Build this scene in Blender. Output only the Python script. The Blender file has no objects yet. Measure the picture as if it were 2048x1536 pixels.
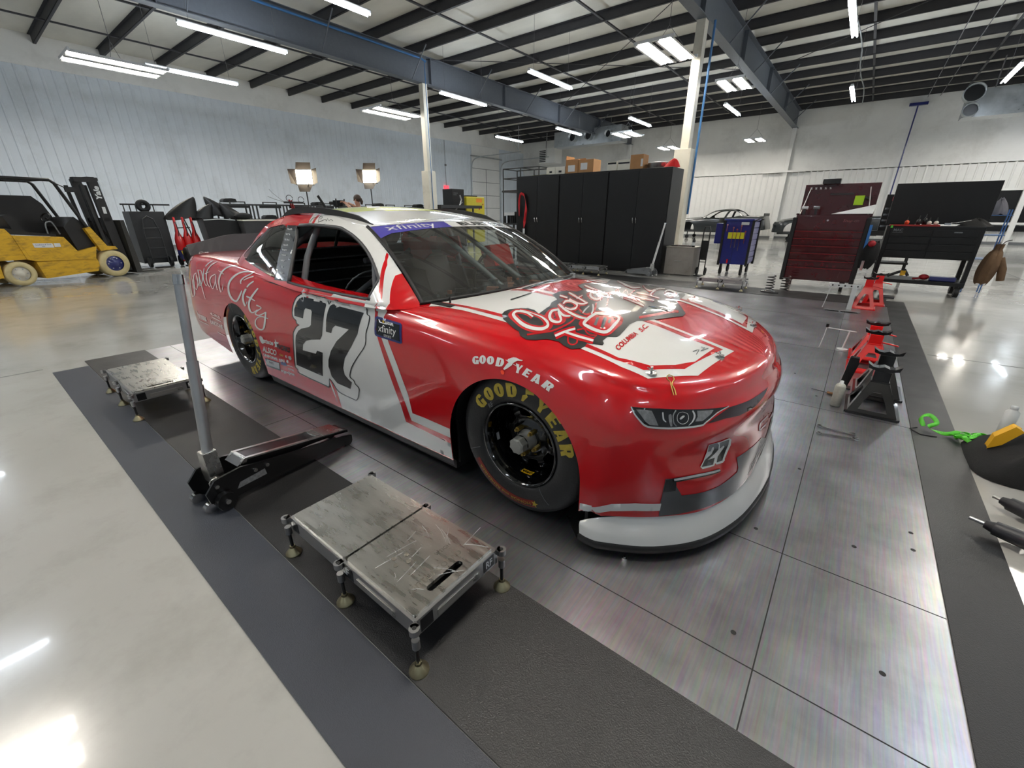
import bpy, bmesh, math, random
from math import sin, cos, pi, radians, atan2, sqrt, hypot
from mathutils import Vector, Matrix
from mathutils.bvhtree import BVHTree
from mathutils.geometry import delaunay_2d_cdt

# ---------------------------------------------------------------- scene, camera, exposure
S = bpy.context.scene
COL = S.collection
S.view_settings.view_transform = 'Standard'
S.view_settings.look = 'None'
S.view_settings.gamma = 1.0
S.view_settings.use_curve_mapping = False
S.view_settings.exposure = 0.25
S.cycles.max_bounces = 8
S.cycles.diffuse_bounces = 5
S.cycles.glossy_bounces = 4
S.cycles.transmission_bounces = 6
S.cycles.transparent_max_bounces = 10
S.cycles.caustics_reflective = False
S.cycles.caustics_refractive = False
S.cycles.sample_clamp_indirect = 6.0
S.cycles.use_denoising = True

cam_d = bpy.data.cameras.new('camera')
cam_d.sensor_fit = 'HORIZONTAL'
cam_d.sensor_width = 36.0
cam_d.lens = 36.0 * 843.0 / 2048.0
cam_d.clip_start = 0.02
cam_d.clip_end = 200
cam = bpy.data.objects.new('camera', cam_d)
COL.objects.link(cam)
cam.location = (0, 0, 1.331)
_f = Vector((-0.57403962, 0.72937163, -0.37214989)).normalized()
_r = Vector((0.785814615, 0.618462117, 0)).normalized()
_u = _r.cross(_f)
cam.rotation_euler = Matrix(((_r.x, _u.x, -_f.x), (_r.y, _u.y, -_f.y), (_r.z, _u.z, -_f.z))).to_euler()
S.camera = cam

W = bpy.data.worlds.new('world')
S.world = W
W.use_nodes = True
W.node_tree.nodes['Background'].inputs[0].default_value = (0.75, 0.85, 1.0, 1)
W.node_tree.nodes['Background'].inputs[1].default_value = 0.15

LAMP = 60.0
HIBAY = 60.0

# ---------------------------------------------------------------- materials
def _lin(c):
    return tuple(((v / 12.92) if v <= 0.04045 else ((v + 0.055) / 1.055) ** 2.4) for v in c)

MATS = {}
def mat(name, rgb=(0.5, 0.5, 0.5), rough=0.5, metal=0.0, coat=0.0, spec=0.5, noise=0.0, nscale=6.0, bump=0.0, bscale=40.0,
        emit=None, estr=0.0, alpha=None, stretch=None, rvar=0.0, dirt=None, dirt_amt=0.0, dscale=3.0, trans=0.0, aniso=0.0):
    """sRGB colour in; colour broken up with procedural noise, optional roughness variation, dirt and bump."""
    if name in MATS:
        return MATS[name]
    m = bpy.data.materials.new(name)
    m.use_nodes = True
    nt = m.node_tree
    b = nt.nodes['Principled BSDF']
    c = _lin(rgb) + (1,)
    b.inputs['Base Color'].default_value = c
    b.inputs['Roughness'].default_value = rough
    b.inputs['Metallic'].default_value = metal
    b.inputs['Specular IOR Level'].default_value = spec
    b.inputs['Coat Weight'].default_value = coat
    b.inputs['Coat Roughness'].default_value = 0.04
    b.inputs['Transmission Weight'].default_value = trans
    b.inputs['Anisotropic'].default_value = aniso
    if emit is not None:
        b.inputs['Emission Color'].default_value = _lin(emit) + (1,)
        b.inputs['Emission Strength'].default_value = estr
    L = nt.links
    if noise or bump or rvar or dirt:
        tc = nt.nodes.new('ShaderNodeTexCoord')
        src = tc.outputs['Object']
        if stretch:
            mp = nt.nodes.new('ShaderNodeMapping')
            mp.inputs['Scale'].default_value = stretch
            L.new(src, mp.inputs['Vector'])
            src = mp.outputs['Vector']
        nz = nt.nodes.new('ShaderNodeTexNoise')
        nz.inputs['Scale'].default_value = nscale
        nz.inputs['Detail'].default_value = 6
        nz.inputs['Roughness'].default_value = 0.6
        L.new(src, nz.inputs['Vector'])
        colsock = None
        if noise:
            rp = nt.nodes.new('ShaderNodeValToRGB')
            rp.color_ramp.elements[0].position = 0.3
            rp.color_ramp.elements[1].position = 0.7
            lo = tuple(max(0, v * (1 - noise)) for v in c[:3]) + (1,)
            hi = tuple(min(1, v * (1 + noise)) for v in c[:3]) + (1,)
            rp.color_ramp.elements[0].color = lo
            rp.color_ramp.elements[1].color = hi
            L.new(nz.outputs['Fac'], rp.inputs['Fac'])
            colsock = rp.outputs['Color']
        if dirt:
            n2 = nt.nodes.new('ShaderNodeTexNoise')
            n2.inputs['Scale'].default_value = dscale
            n2.inputs['Detail'].default_value = 9
            n2.inputs['Roughness'].default_value = 0.7
            L.new(src, n2.inputs['Vector'])
            r2 = nt.nodes.new('ShaderNodeValToRGB')
            r2.color_ramp.elements[0].position = 0.5
            r2.color_ramp.elements[1].position = 0.72
            r2.color_ramp.elements[0].color = (0, 0, 0, 1)
            r2.color_ramp.elements[1].color = (dirt_amt,) * 3 + (1,)
            L.new(n2.outputs['Fac'], r2.inputs['Fac'])
            mx = nt.nodes.new('ShaderNodeMixRGB')
            L.new(r2.outputs['Color'], mx.inputs['Fac'])
            if colsock:
                L.new(colsock, mx.inputs['Color1'])
            else:
                mx.inputs['Color1'].default_value = c
            mx.inputs['Color2'].default_value = _lin(dirt) + (1,)
            colsock = mx.outputs['Color']
        if colsock:
            L.new(colsock, b.inputs['Base Color'])
        if rvar:
            mr = nt.nodes.new('ShaderNodeMapRange')
            mr.inputs['From Min'].default_value = 0.3
            mr.inputs['From Max'].default_value = 0.7
            mr.inputs['To Min'].default_value = max(0.02, rough - rvar)
            mr.inputs['To Max'].default_value = min(1, rough + rvar)
            L.new(nz.outputs['Fac'], mr.inputs['Value'])
            L.new(mr.outputs['Result'], b.inputs['Roughness'])
        if bump:
            n3 = nt.nodes.new('ShaderNodeTexNoise')
            n3.inputs['Scale'].default_value = bscale
            n3.inputs['Detail'].default_value = 4
            L.new(src, n3.inputs['Vector'])
            bp = nt.nodes.new('ShaderNodeBump')
            bp.inputs['Strength'].default_value = bump
            bp.inputs['Distance'].default_value = 0.01
            L.new(n3.outputs['Fac'], bp.inputs['Height'])
            L.new(bp.outputs['Normal'], b.inputs['Normal'])
    MATS[name] = m
    return m

def glass_mat(name, tint=(0.8, 0.85, 0.85), dust=0.06, rough=0.02):
    """thin polycarbonate sheet: mostly clear, mirror reflection by Fresnel, a film of dust"""
    m = bpy.data.materials.new(name)
    m.use_nodes = True
    nt = m.node_tree
    nt.nodes.clear()
    out = nt.nodes.new('ShaderNodeOutputMaterial')
    tr = nt.nodes.new('ShaderNodeBsdfTransparent')
    tr.inputs[0].default_value = _lin(tint) + (1,)
    gl = nt.nodes.new('ShaderNodeBsdfGlossy')
    gl.inputs['Roughness'].default_value = rough
    df = nt.nodes.new('ShaderNodeBsdfDiffuse')
    df.inputs[0].default_value = (0.5, 0.5, 0.47, 1)
    fr = nt.nodes.new('ShaderNodeFresnel')
    fr.inputs[0].default_value = 1.6
    tc = nt.nodes.new('ShaderNodeTexCoord')
    nz = nt.nodes.new('ShaderNodeTexNoise')
    nz.inputs['Scale'].default_value = 4
    nz.inputs['Detail'].default_value = 8
    mr = nt.nodes.new('ShaderNodeMapRange')
    mr.inputs['From Min'].default_value = 0.35
    mr.inputs['From Max'].default_value = 0.75
    mr.inputs['To Min'].default_value = dust * 0.5
    mr.inputs['To Max'].default_value = dust * 1.8
    m1 = nt.nodes.new('ShaderNodeMixShader')
    m2 = nt.nodes.new('ShaderNodeMixShader')
    L = nt.links
    L.new(tc.outputs['Object'], nz.inputs['Vector'])
    L.new(nz.outputs['Fac'], mr.inputs['Value'])
    L.new(mr.outputs['Result'], m1.inputs[0])
    L.new(tr.outputs[0], m1.inputs[1])
    L.new(df.outputs[0], m1.inputs[2])
    L.new(fr.outputs[0], m2.inputs[0])
    L.new(m1.outputs[0], m2.inputs[1])
    L.new(gl.outputs[0], m2.inputs[2])
    L.new(m2.outputs[0], out.inputs[0])
    MATS[name] = m
    return m

# ---------------------------------------------------------------- mesh builder
class MB:
    def __init__(self):
        self.v = []; self.f = []; self.m = []; self.s = []
    def add(self, vs, fs, mi=0, smooth=False):
        o = len(self.v)
        self.v += [tuple(p) for p in vs]
        for f in fs:
            self.f.append(tuple(i + o for i in f)); self.m.append(mi); self.s.append(smooth)
        return self
    def box(self, c, s, rz=0.0, mi=0, R=None):
        x, y, z = s[0] / 2, s[1] / 2, s[2] / 2
        M = (R if R is not None else Matrix.Rotation(rz, 3, 'Z'))
        c = Vector(c)
        vs = [c + M @ Vector((a * x, b * y, d * z)) for a in (-1, 1) for b in (-1, 1) for d in (-1, 1)]
        fs = [(0, 1, 3, 2), (4, 6, 7, 5), (0, 4, 5, 1), (2, 3, 7, 6), (0, 2, 6, 4), (1, 5, 7, 3)]
        return self.add(vs, fs, mi)
    def b2(self, a, b, mi=0):
        c = [(a[i] + b[i]) / 2 for i in range(3)]
        return self.box(c, [abs(b[i] - a[i]) for i in range(3)], mi=mi)
    def cyl(self, p0, p1, r0, r1=None, n=16, mi=0, caps=True, smooth=True):
        p0 = Vector(p0); p1 = Vector(p1); r1 = r0 if r1 is None else r1
        d = (p1 - p0).normalized()
        a = d.orthogonal().normalized(); b = d.cross(a)
        vs = []
        for p, r in ((p0, r0), (p1, r1)):
            for i in range(n):
                t = 2 * pi * i / n
                vs.append(p + (a * cos(t) + b * sin(t)) * r)
        fs = [(i, (i + 1) % n, n + (i + 1) % n, n + i) for i in range(n)]
        self.add(vs, fs, mi, smooth)
        if caps:
            self.add(vs[:n], [tuple(reversed(range(n)))], mi)
            self.add(vs[n:], [tuple(range(n))], mi)
        return self
    def tube(self, pts, r, n=8, mi=0, closed=False, flat=1.0, caps=True):
        pts = [Vector(p) for p in pts]
        rs = r if isinstance(r, (list, tuple)) else [r] * len(pts)
        N = len(pts); vs = []; prev = None
        for i, p in enumerate(pts):
            if closed:
                d = (pts[(i + 1) % N] - pts[i - 1])
            else:
                d = pts[min(i + 1, N - 1)] - pts[max(i - 1, 0)]
            if d.length < 1e-9: d = Vector((0, 0, 1))
            d.normalize()
            if prev is None:
                a = d.orthogonal().normalized()
            else:
                a = prev - d * prev.dot(d)
                a = a.normalized() if a.length > 1e-6 else d.orthogonal().normalized()
            prev = a
            b = d.cross(a)
            for k in range(n):
                t = 2 * pi * k / n
                vs.append(p + (a * cos(t) + b * sin(t) * flat) * rs[i])
        fs = []
        for i in range(N if closed else N - 1):
            j = (i + 1) % N
            for k in range(n):
                fs.append((i * n + k, i * n + (k + 1) % n, j * n + (k + 1) % n, j * n + k))
        self.add(vs, fs, mi, True)
        if not closed and caps:
            self.add(vs[:n], [tuple(reversed(range(n)))], mi)
            self.add(vs[-n:], [tuple(range(n))], mi)
        return self
    def lathe(self, prof, c=(0, 0, 0), axis='Z', n=32, mi=0, smooth=True, a0=0, a1=2 * pi):
        """prof = [(r, h)...]; axis Z/Y/X"""
        full = abs(a1 - a0 - 2 * pi) < 1e-6
        m = n if full else n + 1
        vs = []
        for r, h in prof:
            for i in range(m):
                t = a0 + (a1 - a0) * i / n
                x, y = r * cos(t), r * sin(t)
                if axis == 'Z': q = (x, y, h)
                elif axis == 'Y': q = (x, h, y)
                else: q = (h, x, y)
                vs.append((c[0] + q[0], c[1] + q[1], c[2] + q[2]))
        fs = []
        for j in range(len(prof) - 1):
            for i in range(n):
                k = (i + 1) % m
                fs.append((j * m + i, j * m + k, (j + 1) * m + k, (j + 1) * m + i))
        return self.add(vs, fs, mi, smooth)
    def prism(self, poly, h0, h1, T=None, mi=0, smooth=False):
        """polygon [(a,b)...] extruded between h0 and h1; T maps (a,b,h) to a point"""
        T = T or (lambda a, b, h: (a, b, h))
        n = len(poly)
        vs = [T(a, b, h0) for a, b in poly] + [T(a, b, h1) for a, b in poly]
        self.add(vs, [(i, (i + 1) % n, n + (i + 1) % n, n + i) for i in range(n)], mi, smooth)
        self.add(vs[:n], [tuple(reversed(range(n)))], mi)
        self.add(vs[n:], [tuple(range(n))], mi)
        return self
    def sphere(self, c, r, nu=16, nv=10, mi=0, sc=(1, 1, 1)):
        vs = []
        for j in range(nv + 1):
            t = pi * j / nv
            for i in range(nu):
                p = 2 * pi * i / nu
                vs.append((c[0] + r * sc[0] * sin(t) * cos(p), c[1] + r * sc[1] * sin(t) * sin(p), c[2] + r * sc[2] * cos(t)))
        fs = [(j * nu + i, (j + 1) * nu + i, (j + 1) * nu + (i + 1) % nu, j * nu + (i + 1) % nu) for j in range(nv) for i in range(nu)]
        return self.add(vs, fs, mi, True)
    def xf(self, M):
        self.v = [tuple(M @ Vector(p)) for p in self.v]
        return self
    def build(self, name, mats, parent=None, bevel=0.0, weld=False, seg=2, angle=None):
        me = bpy.data.meshes.new(name)
        nv = len(self.v)
        assert all(0 <= i < nv for f in self.f for i in f), name
        me.from_pydata(self.v, [], self.f)
        mats = mats if isinstance(mats, (list, tuple)) else [mats]
        for q in mats: me.materials.append(q)
        me.polygons.foreach_set('material_index', self.m)
        me.polygons.foreach_set('use_smooth', self.s)
        bm = bmesh.new(); bm.from_mesh(me)
        if weld:
            bmesh.ops.remove_doubles(bm, verts=bm.verts, dist=1e-5)
        bmesh.ops.recalc_face_normals(bm, faces=bm.faces)
        bm.to_mesh(me); bm.free()
        o = bpy.data.objects.new(name, me)
        COL.objects.link(o)
        if parent is not None: o.parent = parent
        if bevel:
            bv = o.modifiers.new('bevel', 'BEVEL')
            bv.width = bevel; bv.segments = seg; bv.limit_method = 'ANGLE'; bv.angle_limit = radians(40)
            bv.harden_normals = False
        return o

def tag(o, label=None, cat=None, group=None, kind=None):
    if label: o['label'] = label
    if cat: o['category'] = cat
    if group: o['group'] = group
    if kind: o['kind'] = kind
    return o
def thing(name, loc, label, cat, group=None, rz=0.0):
    o = bpy.data.objects.new(name, None)
    o.empty_display_size = 0.1
    COL.objects.link(o)
    o.location = loc; o.rotation_euler = (0, 0, rz)
    return tag(o, label, cat, group)
def struct(mb, name, mats, **k):
    o = mb.build(name, mats, **k)
    o['kind'] = 'structure'
    return o
def copy_tree(o, parent=None):
    c = o.copy(); COL.objects.link(c)
    if parent is not None: c.parent = parent
    for ch in [q for q in bpy.data.objects if q.parent == o]:
        copy_tree(ch, c)
    return c

# ---------------------------------------------------------------- 2D tessellation
def inside(x, y, poly):
    c = False; n = len(poly); j = n - 1
    for i in range(n):
        xi, yi = poly[i]; xj, yj = poly[j]
        if (yi > y) != (yj > y) and x < (xj - xi) * (y - yi) / (yj - yi) + xi: c = not c
        j = i
    return c
def resample(poly, h):
    out = []
    n = len(poly)
    for i in range(n):
        a, b = poly[i], poly[(i + 1) % n]
        k = max(1, int(math.ceil(hypot(b[0] - a[0], b[1] - a[1]) / h)))
        for t in range(k):
            out.append((a[0] + (b[0] - a[0]) * t / k, a[1] + (b[1] - a[1]) * t / k))
    return out
def tess(polys, h):
    """even-odd filled polygons -> (verts2d, tris), triangles about h in size"""
    polys = [resample(p, h) for p in polys]
    vs = []; es = []
    for p in polys:
        o = len(vs); vs += p
        es += [(o + i, o + (i + 1) % len(p)) for i in range(len(p))]
    x0 = min(v[0] for v in vs); x1 = max(v[0] for v in vs)
    y0 = min(v[1] for v in vs); y1 = max(v[1] for v in vs)
    nx = int((x1 - x0) / h); ny = int((y1 - y0) / h)
    if nx * ny < 60000:
        for i in range(nx + 1):
            for j in range(ny + 1):
                x = x0 + (i + 0.5 + 0.03 * sin(j * 7.1)) * h; y = y0 + (j + 0.5 + 0.03 * cos(i * 5.3)) * h
                k = sum(inside(x, y, p) for p in polys)
                if k % 2: vs.append((x, y))
    r = delaunay_2d_cdt([Vector(v) for v in vs], es, [], 0, 1e-6)
    V = [(v.x, v.y) for v in r[0]]
    T = []
    for f in r[2]:
        cx = sum(V[i][0] for i in f) / len(f); cy = sum(V[i][1] for i in f) / len(f)
        if sum(inside(cx, cy, p) for p in polys) % 2: T.append(tuple(f))
    return V, T
def crv(pts, n=6, closed=False):
    """Catmull-Rom through points of any dimension"""
    P = [tuple(p) for p in pts]; N = len(P); out = []
    rng = range(N) if closed else range(N - 1)
    for i in rng:
        if closed:
            a, b, c, d = P[i - 1], P[i], P[(i + 1) % N], P[(i + 2) % N]
        else:
            b, c = P[i], P[i + 1]
            a = P[i - 1] if i > 0 else tuple(2 * b[k] - c[k] for k in range(len(b)))
            d = P[i + 2] if i + 2 < N else tuple(2 * c[k] - b[k] for k in range(len(b)))
        for t in range(n):
            t = t / n
            out.append(tuple(0.5 * (2 * b[k] + (c[k] - a[k]) * t + (2 * a[k] - 5 * b[k] + 4 * c[k] - d[k]) * t * t
                                    + (3 * b[k] - a[k] - 3 * c[k] + d[k]) * t ** 3) for k in range(len(b))))
    if not closed: out.append(P[-1])
    return out
def stroke(pts, w, n=5, caps=True):
    """brush stroke: pts (x,y) or (x,y,w) smoothed -> list of convex quads and round caps as 2D polys"""
    P = crv([(p[0], p[1], (p[2] if len(p) > 2 else 1.0) * w) for p in pts], n)
    L = []; R = []
    for i, p in enumerate(P):
        a = P[max(i - 1, 0)]; b = P[min(i + 1, len(P) - 1)]
        dx, dy = b[0] - a[0], b[1] - a[1]; l = hypot(dx, dy) or 1
        nx, ny = -dy / l, dx / l
        L.append((p[0] + nx * p[2] / 2, p[1] + ny * p[2] / 2)); R.append((p[0] - nx * p[2] / 2, p[1] - ny * p[2] / 2))
    vs = L + R; m = len(P)
    fs = [(i, i + 1, m + i + 1, m + i) for i in range(m - 1)]
    if caps:
        for p in (P[0], P[-1]):
            o = len(vs); vs.append((p[0], p[1]))
            for k in range(10): vs.append((p[0] + p[2] / 2 * cos(2 * pi * k / 10), p[1] + p[2] / 2 * sin(2 * pi * k / 10)))
            fs += [(o, o + 1 + k, o + 1 + (k + 1) % 10) for k in range(10)]
    return vs, fs
_TXT = {}
def text2d(s, size=1.0, bold=0.0, shear=0.0, align='CENTER', space=1.0):
    """2D mesh of a string (built-in font)"""
    key = (s, round(size, 4), bold, shear, align, space)
    if key in _TXT: return _TXT[key]
    cu = bpy.data.curves.new('lettering', 'FONT')
    cu.body = s; cu.size = size; cu.offset = bold * size; cu.shear = shear
    cu.align_x = align; cu.align_y = 'CENTER'; cu.space_character = space; cu.resolution_u = 3
    o = bpy.data.objects.new('lettering', cu)
    COL.objects.link(o)
    dg = bpy.context.evaluated_depsgraph_get()
    me = o.evaluated_get(dg).to_mesh()
    vs = [(v.co.x, v.co.y) for v in me.vertices]; fs = [tuple(p.vertices) for p in me.polygons]
    o.evaluated_get(dg).to_mesh_clear()
    bpy.data.objects.remove(o); bpy.data.curves.remove(cu)
    _TXT[key] = (vs, fs)
    return vs, fs
def put_text(mb, s, T, size, mi=0, **k):
    vs, fs = text2d(s, size, **k)
    mb.add([T(*v) for v in vs], fs, mi)
# ---------------------------------------------------------------- lamps of the hall and added unseen ones (they light everything)
m_tube = mat('fluorescent_tube', (1, 1, 1), emit=(0.92, 0.96, 1.0), estr=LAMP)
m_panel = mat('panel_tube', (1, 1, 1), emit=(1.0, 0.97, 0.92), estr=HIBAY)
m_fix = mat('white_enamel', (0.86, 0.87, 0.88), 0.4, noise=0.04)
m_cable = mat('hanging_cable', (0.45, 0.45, 0.46), 0.5, noise=0.1)

def strip_light(x, y, label, ln=2.44, z=5.32):
    t = thing('strip_light', (x, y, z), label, 'ceiling light', 'fluorescent strip lights')
    h = MB().prism([(-0.045, 0), (0.045, 0), (0.045, 0.05), (0.03, 0.07), (-0.03, 0.07), (-0.045, 0.05)], -ln / 2, ln / 2, lambda a, b, q: (a, q, b))
    h.build('housing', m_fix, t)
    d = MB()
    for sx in (-0.045, 0.045):
        d.cyl((sx, -ln / 2 + 0.03, -0.022), (sx, ln / 2 - 0.03, -0.022), 0.019, n=8)
    d.build('tube', m_tube, t)
    c = MB()
    for sy in (-1, 1):
        c.tube([(0, sy * ln * 0.4, 0.07), (0, sy * ln * 0.4, 1.665)], 0.004, 5)
    c.build('cable', m_cable, t)
    return t
def panel_light(x, y, label, z=5.0, sx=1.1, sy=1.4):
    t = thing('panel_light', (x, y, z), label, 'ceiling light', 'hanging twin panel lights')
    h = MB()
    for k in (-1, 1):
        cx = k * sx * 0.27
        h.prism([(-0.26, 0), (-0.1, 0.09), (0.1, 0.09), (0.26, 0), (0.2, 0), (0.08, 0.06), (-0.08, 0.06), (-0.2, 0)], -sy / 2, sy / 2,
                lambda a, b, q: (cx + a * sx * 0.9, q, b))
    h.box((0, -sy / 2, 0.06), (sx, 0.04, 0.06)).box((0, sy / 2, 0.06), (sx, 0.04, 0.06))
    h.build('housing', m_fix, t)
    for k in (-1, 1):
        d = MB()
        for q in (-1, 1):
            xx = k * sx * 0.27 + q * 0.09
            d.box((xx, 0, 0.02), (0.10, sy - 0.08, 0.02))
        d.build('tube', m_panel, t)
    c = MB()
    for a in (-1, 1):
        c.tube([(a * sx * 0.4, 0, 0.1), (0, 0, 0.55), (0, 0, 1.985)], 0.006, 5)
    c.build('cable', m_cable, t)
    return t

_seen = {(-13.1, 5.8): 'long strip light hanging in front of the left roof girder at its near end',
 (-12.8, 13.4): 'strip light under the left roof girder just right of the left white column',
 (-17.3, 6.2): 'strip light beside the big pinkish panel light near the ribbed side wall',
 (-17.0, 21.4): 'strip light by the track of the white overhead door',
 (-9.4, 5.8): 'strip light cut by the top edge of the picture, left of centre',
 (-8.95, 13.4): 'strip light in the middle of the roof, left of the right white column',
 (-9.3, 21.4): 'strip light over the tall black cabinets, towards the back wall',
 (-5.38, 21.4): 'strip light just behind the right white column, under the right girder',
 (-1.26, 13.7): 'strip light at the top edge beside the wavy conduit',
 (-1.45, 21.4): 'small far strip light hanging below the wavy conduit',
 (2.41, 21.4): 'strip light at the right edge over the spiral duct outlets',
 (-13.1, 21.4): 'small strip light beside the square duct end at the back'}
for (x, y), lb in _seen.items():
    strip_light(x, y, lb)
for x in (-17.2, -13.1, -9.2, -5.3, -1.3, 2.6, 6.5, 10.4):
    for y in (-9.9, -2.1):
        if x in ((-17.2, -9.2, -1.3, 6.5) if y > -5 else (-13.1, -5.3, 2.6, 10.4)):
            strip_light(x, y, 'strip light behind the viewer, %s row, %s from the ribbed side wall' % ('nearer' if y > -5 else 'farther', {-17.2: 'first', -9.2: 'second', -1.3: 'third', 6.5: 'fourth', -13.1: 'first', -5.3: 'second', 2.6: 'third', 10.4: 'fourth'}[x]))
for x, y, lb in ((6.5, 5.8, 'strip light right of the view over the aisle, the nearest one'), (10.4, 13.4, 'strip light right of the view over the aisle, the middle one'), (2.6, 5.8, 'strip light just outside the view over the power tools'), (6.5, 21.4, 'added unseen strip light outside the right edge, brightening the back wall'), (10.4, 28.6, 'added unseen strip light right of the view, brightening the back wall'), (6.4, 28.6, 'added unseen strip light outside the right edge, close against the back wall')):  # strips by the back wall are added out of view to brighten it
    strip_light(x, y, lb)
for (x, y, lb, sx, sy) in ((-4.80, 12.2, 'big twin panel light hanging left of the right white column', 0.95, 1.7),
    (-4.15, 16.3, 'twin panel light right of the right white column, below the girder', 0.8, 1.4),
    (-10.35, 22.4, 'twin panel light over the left end of the cabinets by the girder end', 1.1, 1.5),
    (-10.3, 28.2, 'farthest left twin panel light low against the back wall', 1.1, 1.3),
    (-5.7, 28.2, 'farthest right twin panel light low against the back wall', 0.95, 1.2),
    (-15.6, 12.3, 'big bright panel light left of the left white column', 1.3, 2.1),
    (-16.65, 4.15, 'bright pinkish panel light over the forklift at the upper left', 1.2, 2.0),
    (-0.6, 1.8, 'twin panel light above the nose of the race car out of the picture', 1.0, 1.6),
    (-6.6, -1.6, 'twin panel light left of the viewer out of the picture', 1.0, 1.6),
    (3.4, 10.2, 'twin panel light right of the black tool cabinet out of the picture', 1.0, 1.6),
    (5.6, 16.5, 'added unseen twin panel light outside the right edge above the aisle', 1.0, 1.6),  # this panel and the next are added unseen to lift the far end
    (4.6, 27.6, 'added unseen twin panel light outside the right edge, brightening the back wall', 1.0, 1.6)):
    panel_light(x, y, lb, sx=sx, sy=sy)

# ---------------------------------------------------------------- the hall
m_wall = mat('painted_ribbed_sheet', (0.86, 0.89, 0.92), 0.45, noise=0.03, nscale=1.2, dirt=(0.55, 0.55, 0.52), dirt_amt=0.25, dscale=0.8)
m_wall_b = mat('insulation_facing', (0.94, 0.94, 0.93), 0.55, noise=0.05, nscale=0.8, dirt=(0.55, 0.54, 0.50), dirt_amt=0.3, dscale=0.5, bump=0.1, bscale=2)
m_wall_w = mat('white_wainscot', (0.93, 0.93, 0.92), 0.4, noise=0.03, nscale=2)
m_roof = mat('roof_insulation', (0.87, 0.86, 0.82), 0.45, noise=0.09, nscale=1.0, bump=0.5, bscale=1.3, stretch=(0.5, 1.5, 1))
m_steel_dk = mat('grey_painted_steel', (0.36, 0.38, 0.41), 0.5, noise=0.06, nscale=12)
m_purlin = mat('dark_purlin_steel', (0.20, 0.20, 0.215), 0.55, noise=0.1, nscale=9)
m_cream = mat('cream_column_paint', (0.85, 0.83, 0.77), 0.45, noise=0.03, dirt=(0.5, 0.47, 0.42), dirt_amt=0.3)
m_blue = mat('blue_air_pipe', (0.22, 0.42, 0.62), 0.4, noise=0.05)
m_galv = mat('galvanised_duct', (0.70, 0.72, 0.73), 0.35, metal=0.8, noise=0.12, nscale=5, rvar=0.1)

X0, X1, Y0, Y1, ZT = -23.6, 16.0, -14.0, 31.5, 6.98
def ribs(u0, u1, z0, z1, T, pitch=0.305, d=0.022, w=0.045):
    mb = MB(); pts = []
    n = int((u1 - u0) / pitch)
    for i in range(n + 1):
        u = u0 + i * pitch
        pts += [(u - w, 0), (u - w * 0.45, d), (u + w * 0.45, d), (u + w, 0)]
    pts = [(u0 - w, 0)] + pts[1:] + [(u1, 0)]
    vs = []
    for u, h in pts: vs += [T(u, h, z0), T(u, h, z1)]
    mb.add(vs, [(2 * i, 2 * i + 2, 2 * i + 3, 2 * i + 1) for i in range(len(pts) - 1)])
    return mb

m_floor = mat('grey_epoxy_floor', (0.68, 0.675, 0.655), 0.18, coat=0.25, spec=0.5, noise=0.05, nscale=0.9, rvar=0.07, dirt=(0.50, 0.49, 0.46), dirt_amt=0.35, dscale=1.6)
fl = MB().add([(X0, Y0, -0.004), (X1, Y0, -0.004), (X1, Y1, -0.004), (X0, Y1, -0.004)], [(0, 1, 2, 3)])
fl.b2((X0, Y0, -0.3), (X1, Y1, -0.006))
struct(fl, 'floor', m_floor)
m_joint = mat('floor_joint', (0.30, 0.30, 0.29), 0.6, noise=0.1)
jt = MB()
for (a, b) in (((-5.71, 10.2), (-5.71, 31)), ((0.8, 5.9), (15.5, 5.9)), ((-23, 3.2), (-5.6, 3.2)), ((-14.0, -13), (-14.0, 31)), ((3.0, -13), (3.0, 31)), ((-5.71, -13), (-5.71, 0.2))):
    w = 0.008
    if a[0] == b[0]: jt.b2((a[0] - w, a[1], -0.01), (a[0] + w, b[1], -0.0032))
    else: jt.b2((a[0], a[1] - w, -0.01), (b[0], a[1] + w, -0.0032))
struct(jt, 'floor_joints', m_joint)
# left wall, ribbed below a smooth frieze
struct(ribs(Y0, Y1, 0, 6.05, lambda u, h, z: (X0 + h, u, z - 0.004)), 'wall_left', m_wall)
fz = MB().b2((X0 - 0.05, Y0, 6.05), (X0 + 0.01, Y1, ZT + 0.1)).b2((X0 - 0.02, Y0, 6.02), (X0 + 0.05, Y1, 6.06))
struct(fz, 'wall_left_frieze', m_wall_b)
struct(ribs(X0, X1, 0, 3.66, lambda u, h, z: (u, Y1 - h, z - 0.004)), 'wall_back_wainscot', m_wall_w)
wb = MB().b2((X0, Y1, 3.6), (X1, Y1 + 0.1, ZT + 0.1)).b2((X0, Y1 - 0.07, 3.64), (X1, Y1, 3.70))
for k in range(26):
    x = X0 + 0.8 + k * 1.52
    wb.b2((x - 0.012, Y1 - 0.008, 3.7), (x + 0.012, Y1, ZT))
struct(wb, 'wall_back', m_wall_b)
struct(MB().b2((X1, Y0, 0), (X1 + 0.1, Y1, ZT + 0.1)), 'wall_right', m_wall)
struct(MB().b2((X0, Y0 - 0.1, 0), (X1, Y0, ZT + 0.1)), 'wall_front', m_wall)
struct(MB().b2((X0 - 0.1, Y0 - 0.1, ZT), (X1 + 0.1, Y1 + 0.1, ZT + 0.08)), 'ceiling', m_roof)
base = MB().b2((X0 + 0.02, Y0, 0), (X0 + 0.07, 24.9, 0.12)).b2((X0, Y1 - 0.07, 0), (X1, Y1 - 0.02, 0.12))
struct(base, 'baseboard_back', mat('grey_baseboard', (0.45, 0.46, 0.47), 0.5, noise=0.05))

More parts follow.
